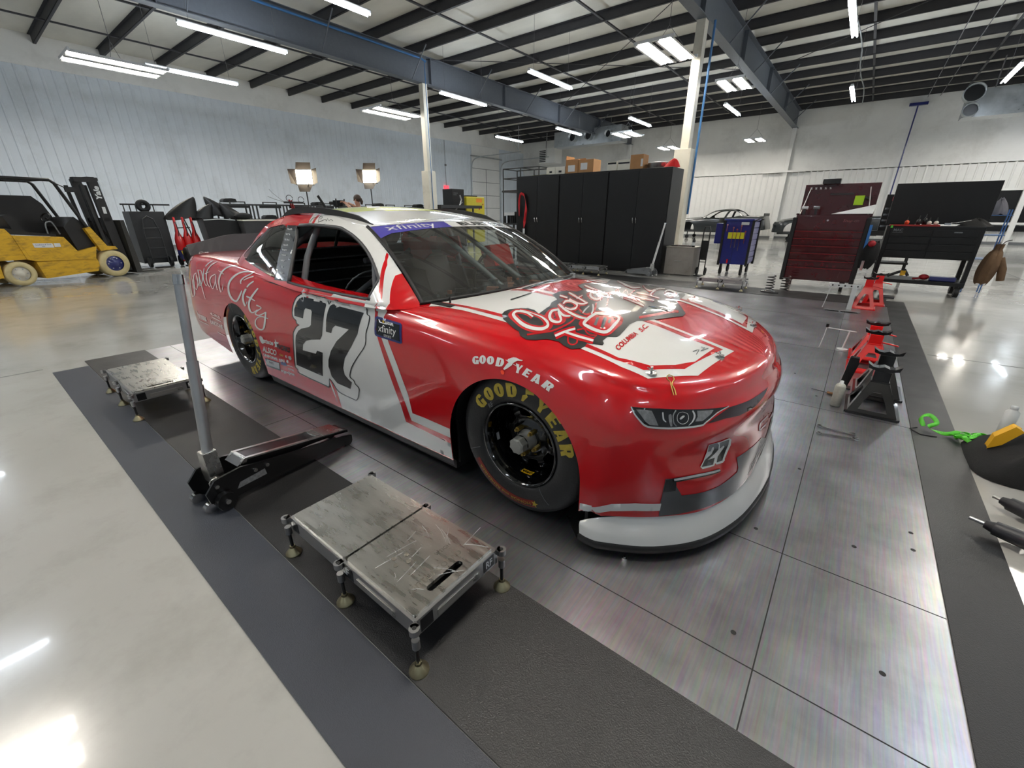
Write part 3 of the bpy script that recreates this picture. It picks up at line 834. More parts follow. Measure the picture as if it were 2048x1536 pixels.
_D = """r_door_a -407,890|-387,891|-404,821|-285,548|-205,376|-176,247|-171,146|-209,143|-214,237|-251,365|-318,542|-434,818
r_door_b 342,886|319,849|329,822|344,798|386,708|468,558|559,360|590,273|818,275|813,239|536,249|511,346|422,548|351,702|314,794|302,831|337,887
num_w -493,846|-453,855|-337,863|-228,862|-156,860|-176,847|-149,822|-139,839|-76,857|-35,861|-47,846|96,856|208,857|204,844|224,838|238,814|260,808|268,796|264,761|243,708|229,640|144,555|68,478|32,423|30,398|62,386|73,365|100,352|105,332|75,273|48,247|24,245|-123,248|-173,268|-199,299|-237,325|-258,272|-283,255|-298,256|-657,265|-674,290|-696,304|-698,323|-633,542|-611,586|-560,628|-523,643|-554,651|-561,669|-596,686|-600,721|-579,778|-542,824
num_o -490,844,-497,848|-451,853,-419,864|-336,861,-337,866|-227,859,-228,864|-156,857,-156,862|-179,846,-172,849|-151,820,-148,824|-135,838,-144,841|-116,846,-79,859|-35,859,-35,864|-47,844,-4,857|53,844,96,858|164,845,208,859|203,842,204,846|221,837,227,839|235,813,242,815|257,807,262,810|263,796,272,797|260,761,268,761|239,708,247,708|225,640,233,640|140,556,148,555|64,479,73,478|28,422,38,423|25,395,35,400|58,384,67,389|69,362,78,368|95,350,105,355|100,330,110,333|70,273,80,274|46,250,49,245|28,248,21,241|-119,252,-127,244|-168,271,-179,264|-194,303,-205,296|-238,328,-236,323|-264,271,-252,273|-284,258,-283,252|-294,260,-302,252|-652,270,-663,261|-666,294,-681,287|-688,308,-703,301|-691,325,-706,321|-626,543,-640,541|-605,586,-617,586|-556,626,-564,629|-517,644,-529,642|-548,653,-560,648|-555,672,-566,667|-590,688,-602,684|-594,722,-606,721|-573,778,-585,778|-538,822,-547,825|-490,844,-497,848
num_2 -452,834|-199,831|-181,814|-202,728|-237,619|-265,589|-382,567|-457,546|-508,512|-527,468|-352,477|-329,503|-258,502|-319,324|-672,329|-611,516|-590,561|-544,602|-495,624|-393,650|-364,668|-342,755|-353,766|-419,768|-437,753|-459,697|-574,698|-569,742|-537,793|-500,823
num_7 -115,826|-81,830|-71,821|-72,811|-35,823|207,817|163,695|85,604|-1,516|-36,445|-31,402|7,378|37,367|6,314|-144,316|-199,352|-216,416|-201,464|-153,534|-72,611|73,706|-70,708|-104,687|-123,653|-186,653|-172,727|-156,778|-138,814
bdg 325,815|530,806|543,799|561,712|550,705|337,711|325,719|314,806
bdg_i 333,803|525,796|545,716|342,722
t:NASCAR 411,786|483,783|405,801
t:xfinity 359,729|509,730|355,778
t:SERIES 408,719|472,719|408,732
b_bar 382,801|394,801|403,788|388,788
cc1 -2549,952,-2546,952|-2554,953,-2545,950|-2561,953,-2548,949|-2652,628,-2605,638|-2576,608,-2565,617|-2509,640,-2542,638|-2498,689,-2528,684|-2515,748,-2538,744|-2535,791,-2549,789|-2537,792,-2547,790|-2540,792,-2544,791
cc2 -2507,946,-2505,946|-2511,947,-2504,945|-2515,946,-2506,944|-2622,931,-2579,927|-2664,820,-2647,821
cc3 -2400,840,-2397,839|-2404,841,-2397,838|-2411,840,-2401,835|-2468,822,-2447,820|-2501,778,-2474,781|-2497,702,-2472,707|-2446,682,-2454,688|-2395,728,-2414,726|-2376,789,-2392,787|-2421,840,-2404,838|-2409,775,-2390,778|-2381,723,-2362,727|-2377,721,-2364,724|-2373,721,-2368,722
cc4 -2366,870,-2362,870|-2370,868,-2357,870|-2372,866,-2354,868|-2356,819,-2333,822|-2353,730,-2332,735|-2289,756,-2304,756|-2258,817,-2276,816|-2286,867,-2302,862|-2342,869,-2346,863|-2347,868,-2350,864|-2350,867,-2351,865
cc5 -2367,860,-2364,860|-2370,858,-2360,860|-2372,856,-2356,859|-2325,753,-2307,756|-2305,686,-2286,689|-2279,619,-2268,622|-2277,618,-2269,620|-2274,618,-2272,619
cc6 -2226,886,-2223,886|-2230,885,-2220,886|-2233,883,-2218,884|-2262,817,-2239,819|-2240,765,-2220,769|-2197,738,-2190,745|-2166,767,-2179,767|-2167,769,-2176,769|-2169,770,-2172,769
cc7 -2196,907,-2199,908|-2192,907,-2200,910|-2186,908,-2198,912|-2127,937,-2144,942|-2064,961,-2075,964|-2063,962,-2071,965|-2065,964,-2067,964
cc8 -1980,956,-1977,956|-1984,957,-1976,954|-1989,957,-1977,953|-2063,937,-2042,931|-2125,904,-2103,901|-2175,862,-2153,862|-2186,813,-2165,815|-2166,757,-2145,761|-2130,738,-2112,744|-2124,737,-2112,741|-2119,738,-2115,739
cc9 -2210,842,-2212,844|-2206,842,-2211,846|-2200,842,-2207,848|-2148,856,-2154,861|-2096,867,-2100,871|-2092,869,-2095,872|-2091,870,-2092,871
cc10 -1957,862,-1954,861|-1961,862,-1955,859|-1968,862,-1959,857|-2070,835,-2049,831|-2114,791,-2086,794|-2090,745,-2065,750|-2039,729,-2044,735|-1987,764,-2007,765|-1943,815,-1964,814|-1953,855,-1934,857|-1962,786,-1940,789|-1943,734,-1921,738|-1939,732,-1924,735|-1934,732,-1928,733
cc11 -1556,955,-1554,954|-1559,955,-1553,953|-1563,956,-1554,952|-1696,943,-1682,936|-1786,912,-1761,905|-1851,871,-1819,868|-1891,821,-1858,822|-1890,769,-1861,774|-1861,719,-1842,728|-1793,756,-1812,756|-1776,794,-1788,794|-1777,796,-1786,795|-1779,796,-1782,796
cc12 -1898,896,-1896,898|-1898,895,-1892,898|-1894,894,-1887,898|-1835,884,-1828,890|-1778,874,-1770,879|-1772,874,-1767,877|-1769,874,-1767,876
cd1 -1228,931,-1226,930|-1231,932,-1227,928|-1237,933,-1231,927|-1339,931,-1331,922|-1458,915,-1441,907|-1567,879,-1539,870|-1658,826,-1621,823|-1690,776,-1647,780|-1685,725,-1641,735|-1629,686,-1595,701|-1535,678,-1536,691|-1454,719,-1482,722|-1391,776,-1412,778|-1391,780,-1405,781|-1394,781,-1399,782
cd2 -1231,934,-1228,933|-1235,934,-1226,932|-1238,934,-1226,930|-1283,914,-1269,909|-1376,884,-1360,878|-1428,854,-1403,851|-1424,833,-1404,835|-1421,831,-1406,832|-1416,830,-1411,830
cd3 -1220,901,-1218,900|-1223,902,-1217,898|-1228,902,-1220,896|-1305,885,-1296,879|-1366,866,-1358,861|-1368,864,-1363,860|-1368,862,-1366,861
cd4 -1194,871,-1191,869|-1199,871,-1190,867|-1206,870,-1192,864|-1268,845,-1251,839|-1306,822,-1289,818|-1309,819,-1297,815|-1307,816,-1303,815
cd5 -1324,804,-1316,804|-1334,803,-1311,801|-1344,798,-1312,795|-1393,756,-1355,757|-1411,709,-1372,716|-1376,661,-1356,675|-1316,703,-1330,704|-1315,705,-1325,706|-1317,706,-1320,707
cd6 -1113,828,-1108,827|-1119,828,-1106,825|-1127,825,-1108,821|-1197,783,-1171,778|-1277,728,-1245,726|-1315,674,-1279,679|-1296,632,-1267,643|-1234,629,-1235,638|-1153,663,-1159,666|-1150,665,-1154,668|-1149,666,-1151,667
cd7 -1324,746,-1320,749|-1323,743,-1314,751|-1317,741,-1304,752|-1254,736,-1242,746|-1184,727,-1174,734|-1178,727,-1171,732|-1174,728,-1172,730
cd8 -1161,698,-1157,701|-1162,696,-1152,703|-1157,693,-1143,704|-1086,688,-1071,690|-1167,658,-1151,653|-1210,623,-1185,632|-1132,621,-1132,630|-1016,661,-1021,666|-1012,664,-1015,667|-1011,666,-1012,667
cd9 -1015,668,-1009,668|-1021,665,-1004,667|-1026,661,-1002,663|-1057,608,-1026,611|-1099,544,-1070,544|-1138,519,-1141,508|-1203,525,-1223,515|-1222,554,-1243,550|-1186,590,-1198,594|-1107,617,-1105,625|-1004,618,-998,624|-999,619,-995,623|-996,620,-995,622
t:state -1161,408|-992,414|-1138,444
t:WORKS -946,400|-738,407|-925,443
starw -938,477|-926,455|-882,457|-923,434|-910,410|-951,414|-975,403|-957,428|-967,448|-943,452
rnd1 -1191,457|-1158,455|-1144,435|-1153,405|-1179,394|-1205,402|-1217,426|-1211,446
t:ALSCO -1218,325|-980,334|-1191,377
t:UNIFORMS -1220,286|-982,295|-1217,311
t:CAT -921,350|-859,350|-915,367
vbox -1216,269|-962,283|-997,208|-1240,194
vbox2 -1184,266|-975,277|-1000,222|-1219,214
t:V -1233,215|-1193,218|-1208,261
t:PARTS -1156,238|-1082,241|-1151,256
t:SRI -962,293|-869,305|-952,319
nbox -938,296|-851,309|-843,285|-883,275|-947,272
t:ergodyne -990,196|-770,212|-970,232
t:E -831,353|-797,356|-826,371
rnd2 -768,378|-738,380|-733,360|-760,346|-780,353|-782,368
rnd3 -820,338|-794,338|-801,318|-819,308|-835,317
t:HOWE -843,255|-753,260|-838,269
ln1 -842,290,-840,292|-842,289,-838,293|-840,288,-834,294|-797,290,-791,296|-752,291,-747,296|-749,292,-745,295|-747,293,-745,294
t:CRS -2219,483|-1988,474|-2214,508
t:EARTONE -2279,389|-1978,380|-2274,432
g:G 1059,701|1098,709|1051,735
g:O1 1100,710|1137,718|1091,745
g:O2 1142,716|1182,723|1134,750
g:D 1190,719|1231,720|1191,755
g:Y 1290,714|1328,711|1292,748
g:E 1333,711|1364,704|1349,740
g:A 1379,695|1422,690|1389,729
g:R 1432,686|1474,671|1455,714
wing1 1235,715|1242,728|1249,740|1255,745|1246,749|1247,757|1263,765|1272,768|1286,769|1303,765|1320,765|1317,761|1296,759|1285,753|1280,748|1273,744|1276,739|1267,731|1255,721|1241,712
wing2 1238,752,1238,753|1238,752,1239,753|1239,751,1240,753|1267,745,1268,747|1295,738,1296,740|1296,738,1296,740|1296,739,1297,739
dot1 1223,704|1229,709|1237,709|1244,702|1244,694|1238,691|1229,693
dot2 872,314|888,325|900,300|884,288|870,295
sig1 -690,1276,-692,1276|-689,1276,-693,1277|-689,1277,-694,1278|-703,1296,-710,1298|-702,1310,-710,1312|-672,1315,-678,1317|-672,1316,-676,1317|-673,1316,-674,1316
sig2 -590,1284,-592,1284|-589,1284,-593,1285|-589,1285,-595,1286|-632,1318,-641,1321|-597,1316,-592,1316|-603,1305,-598,1305|-555,1298,-547,1296|-587,1288,-581,1286|-587,1287,-583,1286|-586,1287,-585,1286
sig3 -550,1295,-552,1295|-549,1295,-553,1296|-548,1295,-553,1296|-534,1302,-538,1304|-496,1292,-502,1295|-514,1308,-519,1310|-469,1294,-472,1296|-465,1302,-469,1304|-423,1294,-424,1296|-421,1294,-422,1295|-420,1294,-421,1295
sig4 -646,1274,-646,1274|-645,1273,-646,1274|-643,1273,-645,1274|-556,1269,-559,1271|-486,1275,-488,1276|-486,1275,-487,1276|-486,1275,-486,1276
blob 1027,-708|1012,-670|1018,-637|1051,-602|1089,-578|1128,-579|1176,-609|1164,-537|1157,-487|1130,-428|1125,-367|1053,-306|1045,-222|1070,-160|1112,-138|1103,-53|1016,33|1016,94|1037,186|1093,270|995,540|1495,575|1534,472|1556,315|1567,221|1592,178|1677,32|1683,-29|1621,-247|1591,-331|1571,-360|1567,-437|1584,-529|1593,-596|1591,-617|1560,-645|1560,-688|1574,-703|1576,-720|1517,-745|1522,-770|1515,-793|1485,-819|1445,-813|1412,-797|1359,-806|1320,-839|1283,-854|1238,-841|1212,-814|1175,-803|1113,-773|1067,-749
hs1 1176,-655,1177,-659|1173,-651,1177,-662|1168,-646,1174,-663|1117,-624,1127,-643|1082,-626,1095,-645|1057,-639,1076,-658|1072,-687,1085,-680|1122,-729,1116,-704|1198,-768,1186,-739|1259,-775,1242,-746|1298,-757,1279,-733|1303,-712,1285,-704|1265,-661,1265,-679|1213,-633,1219,-648|1168,-624,1174,-634|1109,-616,1114,-625|1072,-619,1076,-626|1071,-620,1074,-625|1072,-622,1073,-623
hs2 1225,-502,1229,-508|1220,-499,1232,-514|1216,-499,1233,-521|1200,-535,1220,-553|1231,-610,1244,-605|1278,-660,1271,-634|1318,-659,1303,-638|1312,-615,1302,-618|1257,-549,1254,-561|1226,-524,1215,-501|1282,-572,1274,-547|1307,-573,1295,-552|1320,-559,1311,-545|1320,-556,1314,-546|1319,-552,1317,-548
hs3 1176,-437,1175,-431|1181,-444,1175,-427|1188,-452,1180,-428|1254,-504,1245,-477|1308,-532,1297,-505|1365,-551,1354,-525|1405,-541,1395,-522|1406,-538,1400,-525|1405,-534,1403,-529
hs4 1194,-419,1190,-415|1197,-420,1186,-410|1198,-415,1182,-400|1189,-379,1170,-352|1210,-367,1195,-337|1255,-392,1251,-369|1269,-426,1286,-443|1264,-462,1278,-483|1232,-454,1241,-473|1230,-456,1236,-469|1231,-460,1233,-465
hs5 1174,-327,1170,-320|1178,-334,1170,-314|1185,-341,1172,-312|1251,-372,1238,-345|1281,-357,1267,-334|1281,-322,1268,-305|1279,-316,1270,-303|1276,-310,1273,-306
hs6 1098,-301,1094,-294|1103,-308,1092,-288|1109,-313,1094,-284|1153,-319,1141,-295|1155,-316,1146,-299|1153,-311,1150,-305
hs7 1098,-209,1095,-200|1104,-217,1094,-195|1111,-226,1097,-193|1183,-272,1171,-243|1255,-317,1246,-293|1281,-337,1274,-316|1284,-337,1280,-322|1284,-333,1283,-328
hs8 1198,-291,1196,-288|1201,-292,1193,-283|1202,-290,1191,-277|1191,-217,1179,-201|1188,-210,1180,-199|1185,-204,1182,-200
hs9 1180,10,1184,3|1176,15,1188,-7|1172,16,1192,-20|1157,-46,1185,-88|1214,-182,1215,-158|1272,-237,1254,-196|1290,-205,1271,-179|1239,-87,1241,-110|1191,-45,1166,-1|1247,-83,1229,-44|1261,-45,1242,-7|1259,-36,1246,-9|1255,-26,1251,-17
hs10 1053,52,1049,62|1058,43,1047,70|1066,36,1049,73|1146,-1,1132,32|1230,-49,1209,-4|1257,29,1248,45|1256,33,1251,45|1255,37,1253,42
hs11 1404,-458,1383,-422|1463,-418,1447,-381|1497,-419,1499,-393|1518,-507,1536,-520|1528,-594,1545,-618|1490,-608,1501,-637|1427,-590,1436,-620|1419,-588,1403,-584|1409,-528,1388,-507|1404,-458,1383,-422
hs12 1375,-771,1372,-768|1379,-773,1369,-763|1382,-771,1368,-757|1395,-721,1382,-706|1415,-674,1402,-658|1415,-668,1406,-657|1412,-663,1409,-659
hs13 1392,-717,1391,-713|1395,-721,1390,-710|1400,-724,1393,-707|1459,-726,1451,-708|1527,-721,1520,-703|1529,-718,1524,-706|1529,-714,1527,-710
hs14 1070,473,1053,533|1199,305,1167,388|1280,251,1256,309|1297,320,1274,377|1295,333,1278,373|1291,346,1284,361
hs15 1244,392,1218,466|1278,379,1254,433
hs16 1252,474,1240,525|1340,313,1327,355|1380,287,1369,317|1370,410,1357,426
hs17 1338,-10,1335,-1|1342,-18,1334,4|1347,-25,1336,6|1410,-56,1397,-19|1489,-97,1478,-64|1490,-93,1483,-71|1490,-87,1487,-79
hs18 1488,-83,1490,-91|1485,-74,1490,-95|1480,-65,1488,-96|1391,31,1394,14|1345,70,1335,90|1411,66,1403,88|1478,78,1471,99|1479,81,1474,96|1478,86,1476,91
hs19 1345,161,1343,167|1348,156,1342,172|1351,153,1342,176|1403,169,1394,195|1474,165,1467,188|1475,168,1470,184|1474,174,1472,179
hs20 1410,208,1407,212|1412,208,1404,219|1412,215,1401,230|1395,310,1377,341|1384,398,1351,481|1394,496,1356,603|1389,516,1363,592|1382,539,1373,568
hs21 1441,354,1438,360|1444,351,1435,368|1445,355,1433,380|1438,451,1407,543|1475,425,1461,489|1488,388,1501,372|1497,305,1510,270|1471,316,1478,290|1470,313,1475,295|1470,307,1472,301
rd1 1263,-822,1260,-819|1266,-824,1259,-815|1270,-824,1259,-811|1316,-774,1305,-760|1348,-729,1336,-716|1364,-622,1352,-610|1349,-555,1337,-547|1346,-548,1338,-542|1343,-544,1340,-542
rd2 1408,-714,1409,-713|1407,-716,1411,-714|1409,-721,1415,-718|1442,-780,1446,-773|1473,-795,1468,-784|1484,-766,1476,-763|1458,-722,1453,-725|1455,-719,1452,-721|1453,-718,1452,-719
rd3 1424,-671,1422,-668|1427,-673,1421,-665|1429,-672,1421,-660|1444,-646,1439,-633|1470,-670,1468,-660|1496,-682,1491,-670|1516,-665,1516,-655|1513,-692,1520,-697|1514,-695,1519,-699|1515,-698,1517,-699
rd4 1252,-379,1252,-374|1255,-387,1254,-373|1262,-397,1260,-378|1322,-469,1316,-444|1370,-491,1357,-467|1376,-419,1361,-406|1318,-290,1309,-290|1312,-280,1306,-279|1308,-275,1306,-275
rd5 1373,-284,1371,-285|1373,-281,1368,-282|1370,-272,1364,-274|1293,-95,1282,-88|1252,46,1240,71|1307,4,1301,24|1309,4,1305,18|1309,8,1308,13
rd6 1254,27,1251,31|1257,26,1248,37|1258,31,1245,46|1239,130,1226,163|1305,27,1294,51|1279,162,1264,195|1335,64,1324,89|1316,203,1304,221|1313,213,1305,225|1310,219,1307,224
rd7 1560,-308,1556,-300|1564,-312,1553,-291|1568,-311,1552,-280|1600,-188,1583,-149|1631,-45,1612,4|1648,-20,1632,32|1650,-7,1638,30|1647,6,1643,20
wt1 1345,-481,1343,-480|1346,-481,1340,-477|1346,-477,1337,-471|1332,-430,1320,-419|1316,-365,1308,-358|1314,-360,1309,-355|1312,-357,1310,-355
wt2 1382,-464,1380,-463|1383,-462,1377,-460|1382,-456,1374,-454|1360,-397,1352,-399|1315,-320,1311,-326|1311,-315,1308,-318|1308,-313,1308,-315
rfill 1423,-567|1414,-471|1476,-429|1504,-459|1525,-583|1483,-600|1435,-594
gl1 1456,-579|1422,-486|1435,-486|1472,-584
gl2 1494,-584|1447,-463|1462,-460|1508,-581
gl3 1491,-510|1476,-462|1485,-458|1504,-518
gr1 1542,-237|1508,-52|1608,-39
bk1 1496,-13|1624,2|1616,-53|1510,-75
t:COLUMBIA 1647,-715|1644,-513|1620,-699
t:S.C. 1646,-481|1638,-380|1617,-459
t:9994 1606,281|1593,507|1580,321
slot2 929,-514,926,-510|933,-517,922,-505|936,-516,920,-500|946,-446,931,-430|950,-361,938,-347|949,-356,940,-347|946,-352,943,-349
sg1 1862,-439,1861,-438|1862,-439,1860,-436|1863,-438,1860,-433|1869,-411,1865,-404|1871,-391,1874,-386|1877,-442,1880,-442|1877,-445,1879,-445|1878,-446,1879,-446
sg2 1870,-351,1870,-349|1871,-353,1870,-347|1872,-353,1871,-344|1881,-340,1884,-337|1882,-395,1880,-387|1895,-330,1892,-325|1895,-327,1893,-324|1894,-325,1894,-324
grey 791,194|785,257|787,322|792,375|832,374|837,345|870,293|973,289|1066,289|1178,303|1182,322|1165,372|1264,365|1426,343|1544,276|1556,215|1326,264|1295,200|1178,191|1054,205|937,204|864,197
nblk 795,371|836,373|840,347|840,318|790,317
nln0 825,363,824,368|828,359,825,372|835,357,830,376|934,360,929,377|1046,353,1040,369|1052,354,1048,366|1054,358,1052,362
nln 831,367,830,369|832,365,831,372|836,364,834,373|932,366,930,376|1044,358,1042,366|1048,359,1046,365|1048,361,1048,363
slat 1305,218|1304,272|1413,294|1533,263
hl 643,667|759,658|892,640|1014,623|1077,618|1011,611|940,582|922,576|834,578|734,586|706,592|680,608|660,632
hlb 643,666,644,666|642,665,645,666|642,664,646,666|652,641,656,644|671,617,675,621|692,597,695,603|729,588,729,595|816,579,816,586|923,576,922,582|951,585,948,589|1011,606,1009,609|1074,616,1073,619|1076,617,1074,619|1076,617,1075,618
hlg 661,658|688,657|718,653|729,631|743,599|710,603|694,615|678,637
hlc1 815,648,816,647|814,648,817,646|812,647,817,644|800,630,806,629|803,603,808,604|814,590,818,592|816,589,818,590|817,589,818,589
hlc2 889,636,891,636|888,635,893,636|888,633,895,634|894,618,903,616|886,601,891,598|870,589,872,587|869,588,871,586|869,587,870,587
hlc3 845,637,845,638|865,628,866,629|869,613,871,612|860,600,862,598|842,596,842,594|825,606,823,605|821,621,819,622|828,635,827,636|845,637,845,638
hlc4 832,613,831,614|834,612,831,616|837,612,832,618|848,617,843,624|852,620,848,624|853,621,851,624|853,622,852,624
hlc5 760,646,761,646|758,645,763,645|758,643,764,643|760,620,766,621|771,610,774,612|773,609,774,610|774,609,774,610
hlc6 789,636,792,636|786,635,795,635|784,631,797,631|785,613,798,614|791,595,800,595|793,592,799,592|795,591,798,591
hlr 912,632|994,620|978,609|933,593|899,596|912,611
gril 955,581|996,595|1081,614|1200,611|1383,613|1338,598|1233,578|1131,575|1053,582
ch1 1394,389,1390,391|1398,388,1387,394|1401,388,1386,396|1415,416,1395,428|1526,394,1509,406|1528,394,1517,403|1527,396,1522,399
ch2 1390,392,1388,394|1393,390,1387,395|1398,388,1388,396|1452,379,1441,388|1516,366,1502,376|1519,366,1508,374|1517,368,1514,371
ch3 1564,389,1558,392|1572,385,1555,395|1581,382,1556,397|1647,358,1716,318|1573,368,1598,353|1573,366,1589,356|1576,363,1582,360
n27w 943,403|958,426|970,457|973,492|1021,489|1035,487|1092,486|1110,473|1115,445|1079,398|1080,391|1067,386|1030,390|1023,398|1016,389|955,392
n272 981,490|1018,488|1033,474|1035,451|1013,438|979,423|1018,422|1009,396|949,402|964,427|996,443|1009,462|1005,473|995,473|991,457|975,459|975,483
n277 1036,483|1094,481|1096,452|1066,403|1064,396|1054,397|1029,399|1035,422|1072,452|1064,460|1042,452|1039,469
"""
D = {}
for _l in _D.strip().split('\n'):
    _k, _v = _l.split(' ')
    D[_k] = [tuple(int(c) / 1000 for c in p.split(',')) for p in _v.split('|')]
    if len(D[_k][0]) == 4 and len(D[_k]) > 3: D[_k] = crv(D[_k], 3)
# ---------------------------------------------------------------- livery: vinyl laid on the shell
def bvh_of(obs):
    vs = []; fs = []
    for o in obs:
        k = len(vs); vs += [v.co.copy() for v in o.data.vertices]; fs += [[i + k for i in p.vertices] for p in o.data.polygons]
    return BVHTree.FromPolygons(vs, fs)
# side panels of the cab: colour by region, edges kept as constraints
WHITE_R = [(-.78, 1.40), (-.767, 1.336), (-.69, 1.262), (-.66, 1.20), (.20, 1.0), (.25, .8), (.415, .86), (.415, .895), (.378, .944), (.352, .985), (.3315, 1.019), (.36, 1.06), (.30, 1.15), (.1, 1.4)]
RED_R = [[(-.725, 1.40), (-.705, 1.339), (-.655, 1.262), (-.65, 1.24), (-.62, 1.24), (-.622, 1.262), (-.672, 1.338), (-.69, 1.40)],
         [(.19, 1.12), (.2472, 1.0686), (.27, 1.033), (.305, .984), (.352, .916), (.364, .891), (.364, .86), (.336, .86), (.335, .889), (.2825, .983), (.255, 1.02), (.2077, 1.0955), (.17, 1.13)]]
def side_panel_col(sd, mb):
    outs = [crv(SIDE_OUT, 3, True), crv(WIN_F, 3, True), crv(WIN_Q, 3, True)]
    polys = [resample(p, .03) for p in outs]
    extra = [resample(p, .02) for p in [WHITE_R] + RED_R]
    vs = []; es = []
    for p in polys + extra:
        o = len(vs); vs += p; es += [(o + i, o + (i + 1) % len(p)) for i in range(len(p))]
    for i in range(90):
        for j in range(20):
            x = -1.76 + i * .0255; z = .86 + j * .0255
            if sum(inside(x, z, p) for p in polys) % 2: vs.append((x, z))
    r = delaunay_2d_cdt([Vector(v) for v in vs], es, [], 0, 1e-6)
    V = [(v.x, sd * cab_y(v.x, v.y), v.y) for v in r[0]]
    g = {0: [], 1: []}
    for f in r[2]:
        cx = sum(r[0][i].x for i in f) / len(f); cy = sum(r[0][i].y for i in f) / len(f)
        if sum(inside(cx, cy, p) for p in polys) % 2:
            w = inside(cx, cy, WHITE_R) and not any(inside(cx, cy, q) for q in RED_R)
            g[1 if w else 0].append(tuple(f))
    o = len(mb.v); mb.v += V
    for mi in (0, 1):
        for f in g[mi]: mb.f.append(tuple(i + o for i in f)); mb.m.append(mi); mb.s.append(True)
cab = MB()
for sd in (-1, 1): side_panel_col(sd, cab)
rf = roof_mesh()
o_ = len(cab.v); cab.v += rf.v
for f in rf.f:
    c = [sum(rf.v[i][k] for i in f) / 4 for k in range(3)]
    xb = -.70 if abs(c[1]) > .5 else -.70
    mi = 2 if (c[0] < -.40 - .35 * max(0, abs(c[1]) - .2) and abs(c[1]) < .52) else (1 if c[0] > -.72 else 0)
    cab.f.append(tuple(i + o_ for i in f)); cab.m.append(mi); cab.s.append(True)
m_lime = mat('lime_yellow_wrap', (0.80, 0.85, 0.25), 0.3, coat=0.8, noise=0.05)
cab_o = cab.build('roof_and_pillars', [m_red, m_white, m_lime], CAR)

BV_BODY = bvh_of([body])
BV_SIDE = bvh_of([body, cab_o])
Q = sqrt(.5)
def pj_side(a, b, h=0.0, sd=-1):
    r = BV_SIDE.ray_cast(Vector((a, sd * 2, b)), Vector((0, -sd, 0)))
    if r[0] is None or abs(r[0].y) < .45 or r[0].y * sd < 0: return None
    n = r[1] if r[1].y * sd > 0 else -r[1]
    return r[0] + n * h
def pj_hood(a, b, h=0.0, sd=-1):
    r = BV_BODY.ray_cast(Vector((a, b * (-sd), 2)), Vector((0, 0, -1)))
    if r[0] is None: return None
    n = r[1] if r[1].z > 0 else -r[1]
    return r[0] + n * h
def pj_nose(a, b, h=0.0, sd=-1):
    o = Vector((Q * a + Q * 3, sd * -1 * (Q * a) + sd * Q * 3, b))
    d = Vector((-Q, -sd * Q, 0))
    r = BV_BODY.ray_cast(o, d)
    if r[0] is None: return None
    n = r[1] if r[1].dot(d) < 0 else -r[1]
    return r[0] + n * h
PJ = {'s': pj_side, 'h': pj_hood, 'n': pj_nose}
class Vinyl:
    def __init__(self): self.mb = {}
    def get(self, m):
        return self.mb.setdefault(m, MB())
    def flat(self, m, vs, fs, pj, h, sd=-1):
        pts = [PJ[pj](v[0], v[1], h, sd) for v in vs]
        ok = [f for f in fs if all(pts[i] is not None for i in f)]
        pts = [p if p is not None else Vector((0, 0, 0)) for p in pts]
        # drop stretched faces that jumped onto another surface
        good = []
        for f in ok:
            e = max((pts[f[k]] - pts[f[k - 1]]).length for k in range(len(f)))
            e2 = max(hypot(vs[f[k]][0] - vs[f[k - 1]][0], vs[f[k]][1] - vs[f[k - 1]][1]) for k in range(len(f)))
            if e < e2 * 4 + .01: good.append(f)
        used = sorted(set(i for f in good for i in f)); rm = {u: k for k, u in enumerate(used)}
        self.get(m).add([pts[i] for i in used], [tuple(rm[i] for i in f) for f in good], 0, True)
    def poly(self, m, polys, pj, h, g=.03, sd=-1):
        if polys and not isinstance(polys[0][0], (tuple, list)): polys = [polys]
        V, T = tess(polys, g); self.flat(m, V, T, pj, h, sd)
    def strip(self, m, rows, pj, h, sd=-1, wide=0.0, sub=1):
        vs = []
        for a, b, c, d in rows:
            dx, dy = a - c, b - d; l = hypot(dx, dy) or 1
            vs += [(a + dx / l * wide, b + dy / l * wide), (c - dx / l * wide, d - dy / l * wide)]
        self.flat(m, vs, [(2 * i, 2 * i + 1, 2 * i + 3, 2 * i + 2) for i in range(len(rows) - 1)], pj, h, sd)
    def text(self, m, s, q, pj, h, sd=-1, **k):
        """fit a string into the parallelogram q = (left-bottom, right-bottom, left-top)"""
        vs, fs = text2d(s, 1.0, **k)
        self.fit(m, vs, fs, q, pj, h, sd)
    def fit(self, m, vs, fs, q, pj, h, sd=-1, box=None):
        if box is None:
            box = (min(v[0] for v in vs), min(v[1] for v in vs), max(v[0] for v in vs), max(v[1] for v in vs))
        x0, y0, x1, y1 = box
        A, B, C = q
        w = [((v[0] - x0) / (x1 - x0), (v[1] - y0) / (y1 - y0)) for v in vs]
        self.flat(m, [(A[0] + u * (B[0] - A[0]) + t * (C[0] - A[0]), A[1] + u * (B[1] - A[1]) + t * (C[1] - A[1])) for u, t in w], fs, pj, h, sd)
